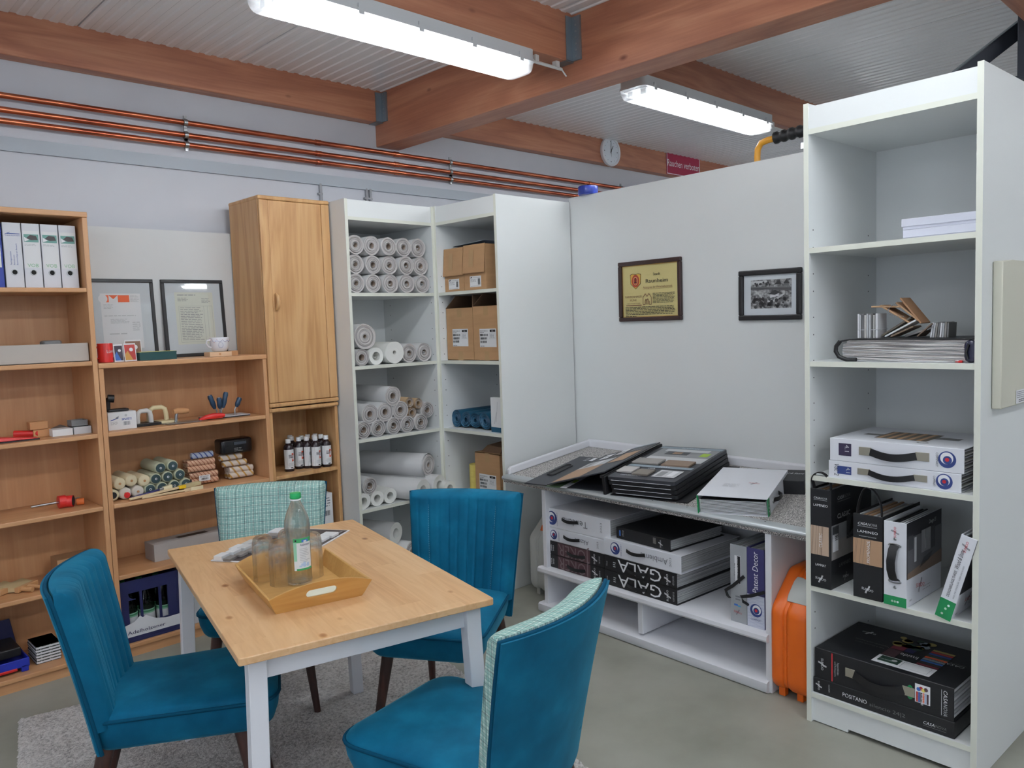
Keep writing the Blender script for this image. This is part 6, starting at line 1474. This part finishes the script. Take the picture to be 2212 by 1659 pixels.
# ---- framed certificate and photograph on the partition
def wall_frame(x0, x1, z0, z1, label, kind, tilt=0):
    W, H = x1-x0, z1-z0; t = thing('framed_picture', label, 'picture', PT.p(x0, -.0005, z0), PT.a, rot=(0, rad(tilt), PT.a)); f = .024 if kind == 'cert' else .026
    fm = 'mahogany' if kind == 'cert' else 'black'
    m = M()
    for a in ((0, 0, W, f), (0, H-f, W, H), (0, f, f, H-f), (W-f, f, W, H-f)): m.box(a[0], -.02, a[1], a[2], 0, a[3], fm)
    m.done('frame', t, bev=.005)
    m = M(); m.box(f, -.006, f, W-f, -.001, H-f, 'parchment' if kind == 'cert' else 'mat_board'); d = Dec(m, (0, -.006, 0), (1, 0, 0), (0, 0, 1), .0005)
    if kind == 'cert':
        d.frame(f, f, W-f, H-f, .004, 'gold'); cx, cz = .122, H-.11
        d.poly([(cx-.04, cz+.035), (cx-.02, cz+.04), (cx, cz+.036), (cx+.02, cz+.04), (cx+.04, cz+.035), (cx+.037, cz-.02), (cx, cz-.05), (cx-.037, cz-.02)], 'ink'); d.up(); d.poly([(cx-.037, cz+.032), (cx-.02, cz+.037), (cx, cz+.033), (cx+.02, cz+.037), (cx+.037, cz+.032), (cx+.034, cz-.018), (cx, cz-.047), (cx-.034, cz-.018)], 'crest_gold'); d.up(); d.disc(cx, cz-.003, .028, 'crest_red', 24, .036); d.up(); d.disc(cx, cz-.003, .017, 'parchment', 20, .023); d.up(); d.disc(cx, cz-.003, .014, 'crest_red', 20, .02); d.up(); d.rect(cx-.003, cz-.014, cx+.003, cz+.014, 'ink'); d.rect(cx-.009, cz-.014, cx+.009, cz-.01, 'ink')
        d.text('Stadt', .275, H-.088, .015, 'ink', .05, 'c'); d.text('Raunheim', .275, H-.128, .022, 'ink', .155, 'c'); d.text('Auszug aus der Wirtschaftschronik', .28, H-.158, .012, 'photo_brown', .205, 'c'); d.rect(.178, H-.163, .382, H-.162, 'photo_brown')
        d.text('FARBENHAUS', .045, H-.208, .012, 'photo_brown', .12); d.text('MÜNK', .08, H-.228, .012, 'photo_brown', .05); d.text('MEISTERBETRIEB', .055, H-.244, .006, 'photo_brown', .1); d.rect(.05, H-.254, .165, H-.249, 'photo_brown')
        hx, hz = .175, H-.25
        for a, b in (((0, 0), (0, .04)), ((0, .04), (.017, .062)), ((.017, .062), (.03, .045)), ((.03, .045), (.043, .062)), ((.043, .062), (.06, .04)), ((.06, .04), (.06, 0)), ((.015, 0), (.015, .02)), ((.03, 0), (.03, .03)), ((.045, 0), (.045, .02)), ((.0, 0), (.015, 0)), ((.045, 0), (.06, 0)), ((.015, .02), (.022, .032)), ((.03, .03), (.038, .032)), ((.022, 0), (.022, .03)), ((.038, 0), (.038, .03))): d.line(hx+a[0], hz+a[1], hx+b[0], hz+b[1], .004, 'photo_brown')
        d.print_lines(.245, H-.245, W-.045, H-.185, 8, 'ink', .35, 3, .1); d.print_lines(.045, H-.308, W-.045, H-.258, 6, 'ink', .4, 5, .06); d.print_lines(.045, H-.318, .15, H-.31, 1, 'ink', .4, 6)
    else:
        a0, b0, a1, b1 = .065, .058, W-.055, H-.05; d.rect(a0, b0, a1, b1, 'aerial'); d.up(); w, h = a1-a0, b1-b0; q = lambda u, v: (a0+w*u, b0+h*v)
        d.poly([q(0, .66), q(.45, .66), q(1, .58), q(1, .72), q(.0, .78)], 'aerial_grey'); d.up()
        for k in range(3): d.line(*q(0, .67+.03*k), *q(1, .6+.035*k), .0022, 'aerial_dark')
        d.poly([q(0, .86), q(.2, .84), q(.42, .92), q(.4, .98), q(0, .96)], 'aerial_light'); d.poly([q(.35, .24), q(.62, .35), q(.8, .5), q(.85, .48), q(.6, .24), q(.5, .2)], 'aerial_light'); d.up(); d.poly([q(.48, .36), q(.7, .42), q(.7, .56), q(.5, .5)], 'paper_grey'); d.up(); d.poly([q(.45, .5), q(.6, .64), q(.74, .54), q(.6, .46)], 'aerial_dark'); d.poly([q(.58, .82), q(.72, .98), q(.76, .82)], 'aerial_dark'); d.poly([q(.8, .84), q(.88, .98), q(.96, .84)], 'aerial_dark'); d.rect(*q(.82, .76), *q(.94, .84), 'aerial_grey')
        rr = random.Random(4)
        for k in range(46):
            u, v = rr.random(), rr.uniform(0, .34); d.disc(*q(.04+.92*u, .05+v*.85), w*rr.uniform(.02, .05), rr.choice(('aerial_dark', 'aerial_dark', 'aerial_grey')), 9)
        for k in range(10): u = rr.uniform(.05, .5); d.disc(*q(u, rr.uniform(.8, .93)), w*.025, 'aerial_dark', 8)
    m.done('picture', t)
wall_frame(.388, .834, 1.547, 1.89, 'gold certificate in a dark brown frame on the white partition', 'cert')
wall_frame(1.188, 1.53, 1.534, 1.784, 'black framed aerial photograph on the partition beside the tall shelf', 'photo', .6)
# ------------------------------------------------------------------ contents of the tall sample shelf
plain('box_lilac', (206, 208, 220), .45)
plain('page_warm', (206, 202, 200), .85)
plain('pouch_navy', (24, 26, 52), .35)
plain('sample_olive', (96, 88, 78), .6)
plain('core_wood', (190, 152, 116), .6); plain('wood_tan', (176, 134, 98), .6)
plain('indigo_dark', (52, 44, 70), .5)
plain('floor_pale', (184, 160, 140), .5)
plain('sundo_dark', (34, 35, 40), .5)
plain('photo_dim', (92, 92, 96), .5)
plain('dark_green2', (38, 66, 54), .5); plain('photo_red_dark', (122, 40, 56), .5); plain('blue_ink_dark', (44, 42, 92), .5); plain('khaki', (160, 142, 76), .5)
plain('cream_panel', (206, 204, 188), .5)
CS = [z+.0195 for z in (.098, .515, .938, 1.363, 1.778)]
GB = 'flat white boxes on the upper shelf'
for k, (x, z, lb) in enumerate(((.31, 0, 'lower of two flat white boxes on the upper shelf'), (.305, .038, 'upper of two flat white boxes on the upper shelf'))):
    t = thing('flat_box', lb, 'box', CB.p(x, .1, CS[4]+z), CB.a+rad(1.5*k), GB)
    m = M(); m.box(.004, .004, 0, .256, .30, .02, 'box_lilac'); m.done('base', t, bev=.001, bseg=1)
    m = M(); m.box(0, 0, .01, .26, .304, .037, 'box_lilac'); m.done('lid', t, bev=.0015, bseg=1)
# fabric sample book with looped handle
t = thing('fabric_book', 'thick fabric sample book with black looped handle on the middle shelf', 'sample book', CB.p(.125, .035, CS[3]), CB.a)
m = M(); n = 24; rnd = random.Random(4)
for k in range(n):
    z = .001+k*.0031; sag = .0025*math.sin(k*.9)
    rs = []
    for j in range(9):
        u = j/8; x = (.0 if k < 20 else .012)+.012*abs(k/n-.45)+u*(.43+.006*rnd.random()); zz = z+sag*math.sin(u*PI*2+k*.5)*.35+.008*(1-u)*(0 if k > 4 else -.0)
        rs.append([(x, rnd.uniform(0, .006), zz), (x, .26, zz), (x, .26, zz+.0024), (x, .002, zz+.0024)])
    m.loft(rs, 'page_warm' if k % 4 else 'paper_grey')
m.done('fabric_pages', t)
m = M(); m.box(.03, -.002, .0765, .44, .262, .0795, 'black'); m.done('cover', t)
m = M(); m.tube([(.055, -.004, .006), (.02, -.006, .006), (-.008, -.007, .016), (-.02, -.007, .036), (-.018, -.007, .054), (-.004, -.006, .072)], .0075, 'black', 10); m.tube([(-.004, -.006, .072), (.03, -.004, .078), (.09, .004, .0795)], .003, 'black', 8); m.done('handle', t, sm=50)
m = M(); m.tube([(.235+.07*k/8, -.004, -.001-.012*math.sin(PI*k/8)) for k in range(9)], 0, 'page_warm', sq=(.02, .002, (0, 1, 0))); m.done('page_tab', t)
t = thing('umbrella_pouch', 'small dark folded pouch beside the fabric sample book', 'pouch', CB.p(.552, .03, CS[3]), CB.a)
m = M(); m.puff(-.022, 0, 0, .02, .1, .075, .02, .012, 'pouch_navy', axis='y'); m.tube([(-.006, -.002, .012), (-.012, -.003, .035), (-.004, -.003, .06)], .004, 'black', 8); m.done('body', t, sm=50)
m = M(); m.box(-.045, -.002, .0, -.024, .01, .007, 'red'); m.box(-.045, -.002, .0, -.034, .01, .0072, 'paper'); m.done('tab', t, bev=.001)
# loose material samples lying on the fabric book
zt = CS[3]+.0797
for k in range(9):
    m = M(); w = (.006, .004, .007)[k % 3]; m.box(0, 0, 0, w, .075, .088-.004*(k % 2), ('paper', 'paper_grey', 'dull_grey', 'offwhite')[k % 4])
    m.done('sample_strip', label=f'upright material strip, {ORD[k]} from the left in the tied bundle', cat='material sample', group='material strips tied in a bundle', loc=CB.p(.138+.0082*k, .13, zt), rz=CB.a)
m = M(); m.tube([(.137, .1295, .03), (.2125, .1295, .03), (.2125, .206, .03), (.137, .206, .03)], .0012, 'paper_grey', 6, closed=True); m.done('rubber_band', loc=CB.p(0, 0, zt), rz=CB.a, label='pale rubber band round the bundle of material strips', cat='rubber band')
def slab(x, y, z, w, dp, h, ry, mat, lb, rz=0, rx=0, grp='loose flooring samples on the fabric book'):
    m = M(); m.box(0, 0, 0, w, dp, h, mat)
    o = m.done('floor_sample', label=lb, cat='floor sample', group=grp, bev=.001); o.location = CB.p(x, y, z); o.rotation_euler = (rad(rx), rad(ry), CB.a+rad(rz)); return o
slab(.222, .14, zt+.004, .12, .07, .007, -32, 'sample_olive', 'dark sample strip leaning against the tied bundle')
slab(.238, .13, zt+.002, .12, .07, .006, -28, 'paper', 'white sample strip leaning under the dark one')
slab(.262, .12, zt+.002, .085, .07, .006, -24, 'floor_brown', 'brown sample strip lying lowest of the leaning ones')
slab(.30, .15, zt+.001, .1, .075, .007, -18, 'floor_grey', 'grey grained sample leaning in the middle of the heap')
slab(.345, .14, zt+.002, .065, .07, .005, -42, 'floor_brown', 'short brown sample leaning against the pale strips')
for k in range(8):
    m = M(); m.box(0, 0, 0, .0055, .07, .052-.002*(k % 3), ('paper', 'paper_grey', 'floor_grey', 'dull_grey')[k % 4])
    o = m.done('sample_tile', label=f'upright sample tile, {ORD[k]} from the left in the row beside the heap', cat='floor sample', group='row of upright sample tiles', loc=CB.p(.382+.0078*k, .15, zt)); o.rotation_euler = (0, rad(9-k), CB.a)
t = thing('sample_chain', 'wooden sample boards on a ball chain crowning the heap', 'wood samples', CB.p(.185, .135, zt+.10), CB.a)
for x, z, ry, L, mt in ((0, .0, 2, .105, 'core_wood'), (.03, .004, 32, .12, 'core_wood'), (.085, .012, 40, .10, 'core_wood'), (.1, .028, 52, .115, 'wood_tan')):
    m = M(Matrix.Translation((x, 0, z+.01)) @ Matrix.Rotation(rad(ry), 4, 'Y')); m.box(0, 0, 0, L, .08, .006, mt); m.done('board', t, bev=.001, bseg=1)
m = M()
for k in range(22):
    u = k/21; x = .1-.045*math.sin(u*PI*.9)+.03*u*u; z = .03-.075*u+.02*u**4; m.lathe([(.0003, -.0022), (.0022, 0), (.0003, .0022)], 'steel', 8, o=(x, -.004, z))
m.done('ball_chain', t, sm=80)
# two white folders with buckled handles
def compart_folder(x0, z, W, h, D, lb, vol, skew=0):
    t = thing('sample_folder', lb, 'sample folder', CB.p(x0, .012, z), CB.a+rad(skew), 'white folders with buckled handles'); e = .003
    m = M(); m.box(0, 0, 0, W, e, h, 'folder_white'); m.box(0, e, 0, W, D, e, 'folder_white'); m.box(0, e, h-e, W, D, h, 'folder_white'); m.done('cover', t, bev=.001, bseg=1)
    m = M(); n = int(h/.011)
    for k in range(n): m.box(.01, .008, .005+k*(h-.008)/n, W-.006+.004*(k % 2), D-.006, .005+k*(h-.008)/n+.0045, 'offwhite' if k % 2 else 'paper_grey')
    m.done('sample_cards', t)
    m = M(); d = Dec(m, (0, 0, 0), (1, 0, 0), (0, 0, 1), .0005); d.rect(.033, h*.25, .033+h*.57 if not vol else .085, h*.8 if not vol else h*.72, 'indigo_dark' if not vol else 'logo_blue'); d.up(); d.text('4.1', .056 if not vol else .066, h*.74 if not vol else h*.66, .016, 'photo_light', h*.3, 'l', -90)
    if vol: d.text('Vol. 2', .022, h*.86, .018, 'slate', h*.72, 'l', -90, .15)
    logo_swirl(d, W-.052, h*.52, h*.34 if not vol else h*.42, rot=100); d.text('COMPART', W-.086, h*.78, .007, 'ink', h*.58, 'l', -90); m.done('lettering', t)
    for a, b in ((.108, .152), (.3, .345)):
        m = M(); m.box(a, -.0035, h*.36, b, 0, h*.72, 'nickel'); m.done('buckle', t, bev=.001)
    m = M(); m.tube([(.148+.156*k/12, -.003-.012*math.sin(PI*k/12), h*.54-.012*math.sin(PI*k/12)) for k in range(13)], 0, 'black', sq=(h*.32, .003, (0, 0, 1))); m.done('handle', t, sm=50)
    if not vol:
        m = M(); d = Dec(m, (0, 0, h), (1, 0, 0), (0, 1, 0), .0005); d.rect(.12, .09, .3, .26, 'sample_olive'); d.rect(.3, .16, .38, .21, 'dull_grey'); d.rect(.06, .14, .12, .18, 'dull_grey'); d.up()
        for k in range(5): d.rect(.13+.034*k, .09, .145+.034*k, .26, 'core_wood')
        d.disc(.3, .06, .02, 'dull_grey', 20, .012); d.up(); d.disc(.3, .06, .014, 'folder_white', 18, .008); m.done('cover_print', t)
compart_folder(.085, CS[2], .45, .062, .34, 'lower white folder with buckled handle and handwritten volume mark', True)
compart_folder(.09, CS[2]+.063, .452, .082, .36, 'upper white folder with buckled handle and brown cover picture', False, .5)
# standing sample books
def casanova(x0, W, h, D, lb, words, panel, loop, y0=-.002):
    t, W, h = upright(CB, x0, x0+W, y0, D, CS[1], h, 'sample_folder', lb, 'folder_black', 'sample books standing on the fourth shelf', page='core_wood', nb=8)
    m, d = face(t, W, h); logo_casa(d, W*.16, h-.038, W*.66, 'paper', 'pale_ink'); d.text(words[0], W*.5, h-.066, .009, 'paper', W*.7, 'c')
    if words[2]: d.text(words[2], W*.5, h-.08, .005, 'pale_ink', W*.6, 'c')
    d.rect(0, panel[0], W*(.9 if words[1] == 'CLASSIC' else 1), panel[1], panel[2]); d.up(); rr = random.Random(3)
    for k in range(7): u = rr.uniform(.02, .85); d.line(W*u, panel[0], W*min(.9, u+.08), panel[1], .0012, panel[3])
    d.text(words[1], W*.58, panel[0]+.03 if words[1] == 'CLASSIC' else panel[0]+.008, .013 if words[1] == 'CLASSIC' else .011, 'paper', (panel[1]-panel[0])*(.48 if words[1] == 'CLASSIC' else .86), 'l', 90)
    if words[1] == 'CLASSIC': d.text('LAMINAT', W*.5, .083, .009, 'paper', W*.52, 'c')
    logo_s(d, W*.5, .035, .024, 'paper', 'paper', -6); m.done('lettering', t)
    x, z = W*.12, h-.004
    m = M(); pts = [(W*.16, .012, z-.01), (W*.1, .01, h+.012), (W*.02 if loop < .08 else W*.2, .008, h+loop*.55), (W*.18 if loop < .08 else W*.32, .008, h+loop*.9), (W*.45, .01, h+loop), (W*.72, .012, h+loop*.85), (W*.9, .014, h+loop*.45), (W*.92, .016, h), (W*.88, .018, z-.01)]
    # smooth the loop
    for _ in range(2): pts = [pts[0]]+[q for a, b in zip(pts[:-1], pts[1:]) for q in (tuple(Vector(a).lerp(Vector(b), .25)), tuple(Vector(a).lerp(Vector(b), .75)))]+[pts[-1]]
    m.tube(pts, 0, 'black', sq=(.018, .003, (0, 1, 0))); m.done('carry_loop', t, sm=60)
    return t, W, h
t, W, h = casanova(.0205, .079, .375, .33, 'tall black sample book with carry loop and pale wood panel, by the side', ('LAMINEO', 'CLASSIC', ''), (.125, .235, 'floor_pale', 'floor_brown'), .062)
m = M(); d = Dec(m, (W, 0, 0), (0, 1, 0), (0, 0, 1), .0006)
logo_casa(d, .05, h-.045, .1, 'pale_ink', 'dull_grey'); d.text('CLASSIC', .05, h-.115, .018, 'photo_light', .1); d.rect(.004, .11, .21, .24, 'floor_grey'); d.up(); d.rect(.004, .18, .21, .24, 'photo_grey'); d.rect(.01, .19, .06, .235, 'slate'); d.rect(.12, .17, .21, .26, 'slate'); d.rect(.012, .14, .055, .205, 'paper'); d.up(); d.print_lines(.03, .18, .05, .2, 3, 'ink', .4); d.poly([(.14, .19), (.17, .2), (.19, .24), (.16, .25), (.15, .22)], 'black')
d.text('LAMINEO', .06, .075, .014, 'dull_grey', .09); logo_s(d, .11, .03, .026, 'pale_ink', 'dull_grey', -6); m.done('side_print', t)
t, W, h = casanova(.183, .104, .305, .32, 'shorter black sample book with tall carry loop and brown wood panel', ('LAMINEO', 'PROMENADE', 'wasserresistent'), (.125, .217, 'floor_oak', 'floor_brown'), .1)
def sundo(x0, W, h, D, lean, lb, thin):
    t, W, h = upright(CB, x0, x0+W, -.004, D, CS[1]+(.004 if lean else 0), h, 'sample_folder', lb, 'folder_white', 'sample books standing on the fourth shelf', page='black', lean=lean, nb=9 if not thin else 5)
    m, d = face(t, W, h); d.rect(0, 0, W, .034 if not thin else .068, 'green'); d.up(); d.disc(W*.38, .016, .004, 'photo_pale', 10); d.disc(W*.5, .016 if not thin else .036, .004, 'photo_pale', 10); d.disc(W*.62, .016 if not thin else .05, .004, 'paper', 10)
    logo_s(d, W*.5, h-.036, .022, 'logo_red', 'grey_ink', 90)
    if thin: d.text('DESIGNBELÄGE THREE', W*.46, .08, .0085, 'ink', .095, 'l', 90); d.text('Wood & Stone', W*.5, .18, .014, 'ink', .07, 'l', 90, .3); d.text('HOLZ- UND STEINDEKORE · KLEBEN UND KLICKEN', W*.78, .08, .0045, 'grey_ink', .12, 'l', 90)
    m.done('lettering', t)
    if not thin:
        m = M()
        for z in (.215, .088):
            m.tube([(W*.5+.021*math.cos(a/14*2*PI), -.002, z+.006*math.sin(a/14*2*PI)) for a in range(14)], .0025, 'steel', 8, closed=True); m.lathe([(.006, 0), (.004, .003)], 'steel', 14, o=(W*.5, -.0005, z+(.022 if z > .15 else -.022)), axis='y')
        m.done('eyelet', t, sm=50)
        m = M(); pts = [(W*.5, .0, .216), (W*.5-.004, -.012, .2), (W*.5-.007, -.02, .16), (W*.5-.006, -.02, .13), (W*.5-.002, -.012, .1), (W*.5+.004, .0, .09)]; m.tube(pts, 0, 'black', sq=(.03, .003, (1, 0, 0))); m.done('handle', t, sm=50)
    m = M(); d = Dec(m, (W, 0, 0), (0, 1, 0), (0, 0, 1), .0006)
    d.rect(0, .1, D, h, 'sundo_dark'); d.up(); d.text('Design 55', D*.62, h-.035, .014, 'photo_light', .06, shear=.3)
    if not thin:
        d.rect(.004, .10, D, h-.055, 'photo_dim'); d.up(); d.poly([(.004, .1), (D, .1), (D, .15), (.004, .12)], 'floor_brown'); d.rect(.01, .2, .05, .25, 'slate'); d.rect(.06, .15, .078, h-.06, 'photo_light'); d.rect(.12, .17, .2, .25, 'photo_grey'); d.rect(.15, .18, .16, .25, 'paper'); d.poly([(.1, .12), (.19, .135), (.22, .16), (.14, .15)], 'slate'); d.rect(.2, .17, .24, .25, 'slate')
    logo_s(d, .11, .058, .04, 'logo_red', 'grey_ink', -8); d.print_lines(.13, .03, .2, .05, 2, 'pale_ink', .3); d.text('BECO', .02, .02, .006, 'ink', .02); m.done('side_print', t)
    return t
sundo(.293, .077, .297, .3, 0, 'white and black sample book with oval-holed handle and green foot', False)
t = sundo(.462, .05, .3, .2, 15.5, 'narrow white sample book with green foot leaning against the shelf side', True)
# big black books on the bottom shelf
def big_book(x0, z, W, h, D, lb, kind, skew=0, y0=.012):
    t = thing('sample_book', lb, 'sample book', CB.p(x0, y0, z), CB.a+rad(skew), 'big black sample books on the bottom shelf'); e = .003
    m = M(); m.box(0, 0, 0, W, e, h, 'folder_black'); m.box(0, e, 0, W, D, e, 'folder_black'); m.box(0, e, h-e, W, D, h, 'folder_black')
    if kind == 'flat': m.box(W-.003, e, e, W-.001, D, h-e, 'folder_black')
    m.done('cover', t, bev=.001, bseg=1)
    m = M(); n = 7 if kind != 'flat' else 4
    for k in range(n): m.box(.01, .01, .006+k*(h-.012)/n, W-.006, D-.008, .006+k*(h-.012)/n+.009, ('paper', 'paper_grey')[k % 2])
    m.done('sample_cards', t)
    m = M(); d = Dec(m, (0, 0, 0), (1, 0, 0), (0, 0, 1), .0005)
    if kind == 'flat':
        logo_s(d, .022, .03, .02, 'paper', 'paper', -90); d.text('CLICKER', .06, .046, .006, 'pale_ink', .03, 'l', -90); d.text('POSITANO', .115, .02, .015, 'paper', .09); d.text('silencio 24|2', .215, .018, .013, 'dull_grey', .125); logo_casa(d, W-.1, .02, .075, 'paper', 'dull_grey')
    else:
        logo_s(d, .03, h*.5, .026, 'paper', 'paper', -90); d.rect(.066, .004, .071, h-.004, 'red_ink'); d.text('Teppichböden', .088, h*.72, .008, 'pale_ink', h*.42, 'l', -90); d.text('und Rollteppiche', .078, h*.72, .006, 'pale_ink', h*.5, 'l', -90)
        px = W-.125; d.rect(px, .03, px+.05, h-.02, 'paper'); d.up()
        for k, c in enumerate(('photo_red', 'blue_ink', 'ink', 'orange_ink', 'label_blue_pale', 'joker_mauve')): d.rect(px+.004+.007*k, .032, px+.01+.007*k, .068, c)
        for k, c in enumerate(('label_blue', 'photo_red', 'yellow', 'joker_mauve')): d.disc(px+.012+.008*k, .078+.004*(k % 2), .007, c, 10)
        d.up(); d.text('Inside', px+.02, .064, .012, 'paper', .04, 'l', -90); d.disc(px-.016, h*.5, .012, 'green', 16, .026); d.up(); d.text('FORTEX', px-.019, h*.66, .006, 'folder_black', h*.3, 'l', -90); logo_casa(d, W-.032, h-.014, .09, 'paper', 'pale_ink', -90)
    m.done('lettering', t)
    if kind != 'flat':
        for a, b in ((.12, .156), (.325, .366)):
            m = M(); m.box(a, -.0035, h*.36, b, 0, h*.64, 'nickel'); m.done('buckle', t, bev=.001)
        m = M(); m.tube([(.152+.178*k/12, -.003-.012*math.sin(PI*k/12), h*.5-.02*math.sin(PI*k/12)) for k in range(13)], 0, 'black', sq=(h*.26, .003, (0, 0, 1))); m.done('handle', t, sm=50)
        m = M(); d = Dec(m, (0, 0, h), (1, 0, 0), (0, 1, 0), .0006)
        logo_s(d, .085, .27, .03, 'paper', 'paper', 180); d.text('Teppichböden und Rollteppiche', .2, .19, .01, 'dull_grey', .13, 'l', 180); d.text('Rugs & Carpet by meters', .19, .165, .008, 'dull_grey', .11, 'l', 180)
        u0, v0, u1, v1 = .2, .03, .4, .33; d.rect(u0, v0, u1, v0+.075, 'paper'); d.up(); d.rect(u0+.012, v0+.02, u0+.085, v0+.07, 'dark_green2'); d.rect(u0+.003, v0+.078, u0+.05, v0+.15, 'joker_mauve'); d.rect(u0+.003, v0+.154, u0+.05, v0+.2, 'photo_red_dark'); d.rect(u0+.053, v0+.078, u0+.12, v0+.15, 'folder_black'); d.rect(u0+.053, v0+.154, u0+.085, v0+.22, 'blue_ink_dark')
        for k, c in enumerate(('photo_red_dark', 'board_dark', 'label_blue', 'blue_grey', 'orange_ink', 'dark_green2', 'blue_ink', 'photo_red', 'khaki')): d.rect(u0+.125, v0+.078+.019*k, u1, v0+.0935+.019*k, c)
        d.up(); rr = random.Random(6)
        for k in range(16): d.disc(rr.uniform(u0, u0+.13), rr.uniform(v0+.2, v1), rr.uniform(.012, .022), rr.choice(('blue_grey', 'photo_red_dark', 'khaki', 'joker_mauve', 'dark_green2')), 12)
        d.up(); d.text('Inside', u0+.115, v0+.135, .026, 'paper', .062, 'l', 180); d.disc(u0+.065, v0+.045, .01, 'pale_ink', 14); d.text('CASHMERE TWIST', u0+.06, v0+.04, .006, 'paper', .045, 'l', 180); d.frame(u0+.095, v0+.012, u1-.012, v0+.062, .001, 'grey_ink'); logo_casa(d, W-.03, .19, .12, 'photo_light', 'dull_grey', 180); m.done('cover_print', t)
big_book(.021, CS[0], .5, .058, .38, 'lower big black book lettered along its front edge, bottom shelf', 'flat')
big_book(.026, CS[0]+.0585, .492, .116, .36, 'upper big black book with buckled handle and colourful cover, bottom shelf', 'inside', 0, .014)
# information panel fixed to the shelf's side
t = thing('side_panel_board', 'cream panel with rounded top and a sticker on the shelf side', 'panel', CB.p(.593, .092, 1.23), CB.a+rad(90))
m = M(); m.prism([(0, 0), (.45, 0), (.45, .38)]+arc(.36, .39, .09, 0, 90, 8)+arc(.09, .39, .09, 90, 90, 1)+[(.0, .475)], -.03, -.001, 'cream_panel', 'y'); m.done('panel_body', t, bev=.004, sm=40)
m = M(); d = Dec(m, (0, -.0305, 0), (1, 0, 0), (0, 0, 1), .0006); d.rect(.14, .005, .33, .05, 'paper'); d.up(); d.print_lines(.145, .022, .325, .047, 4, 'grey_ink', .3, 3); d.print_lines(.165, .008, .3, .02, 2, 'ink', .35, 5); m.done('sticker', t)
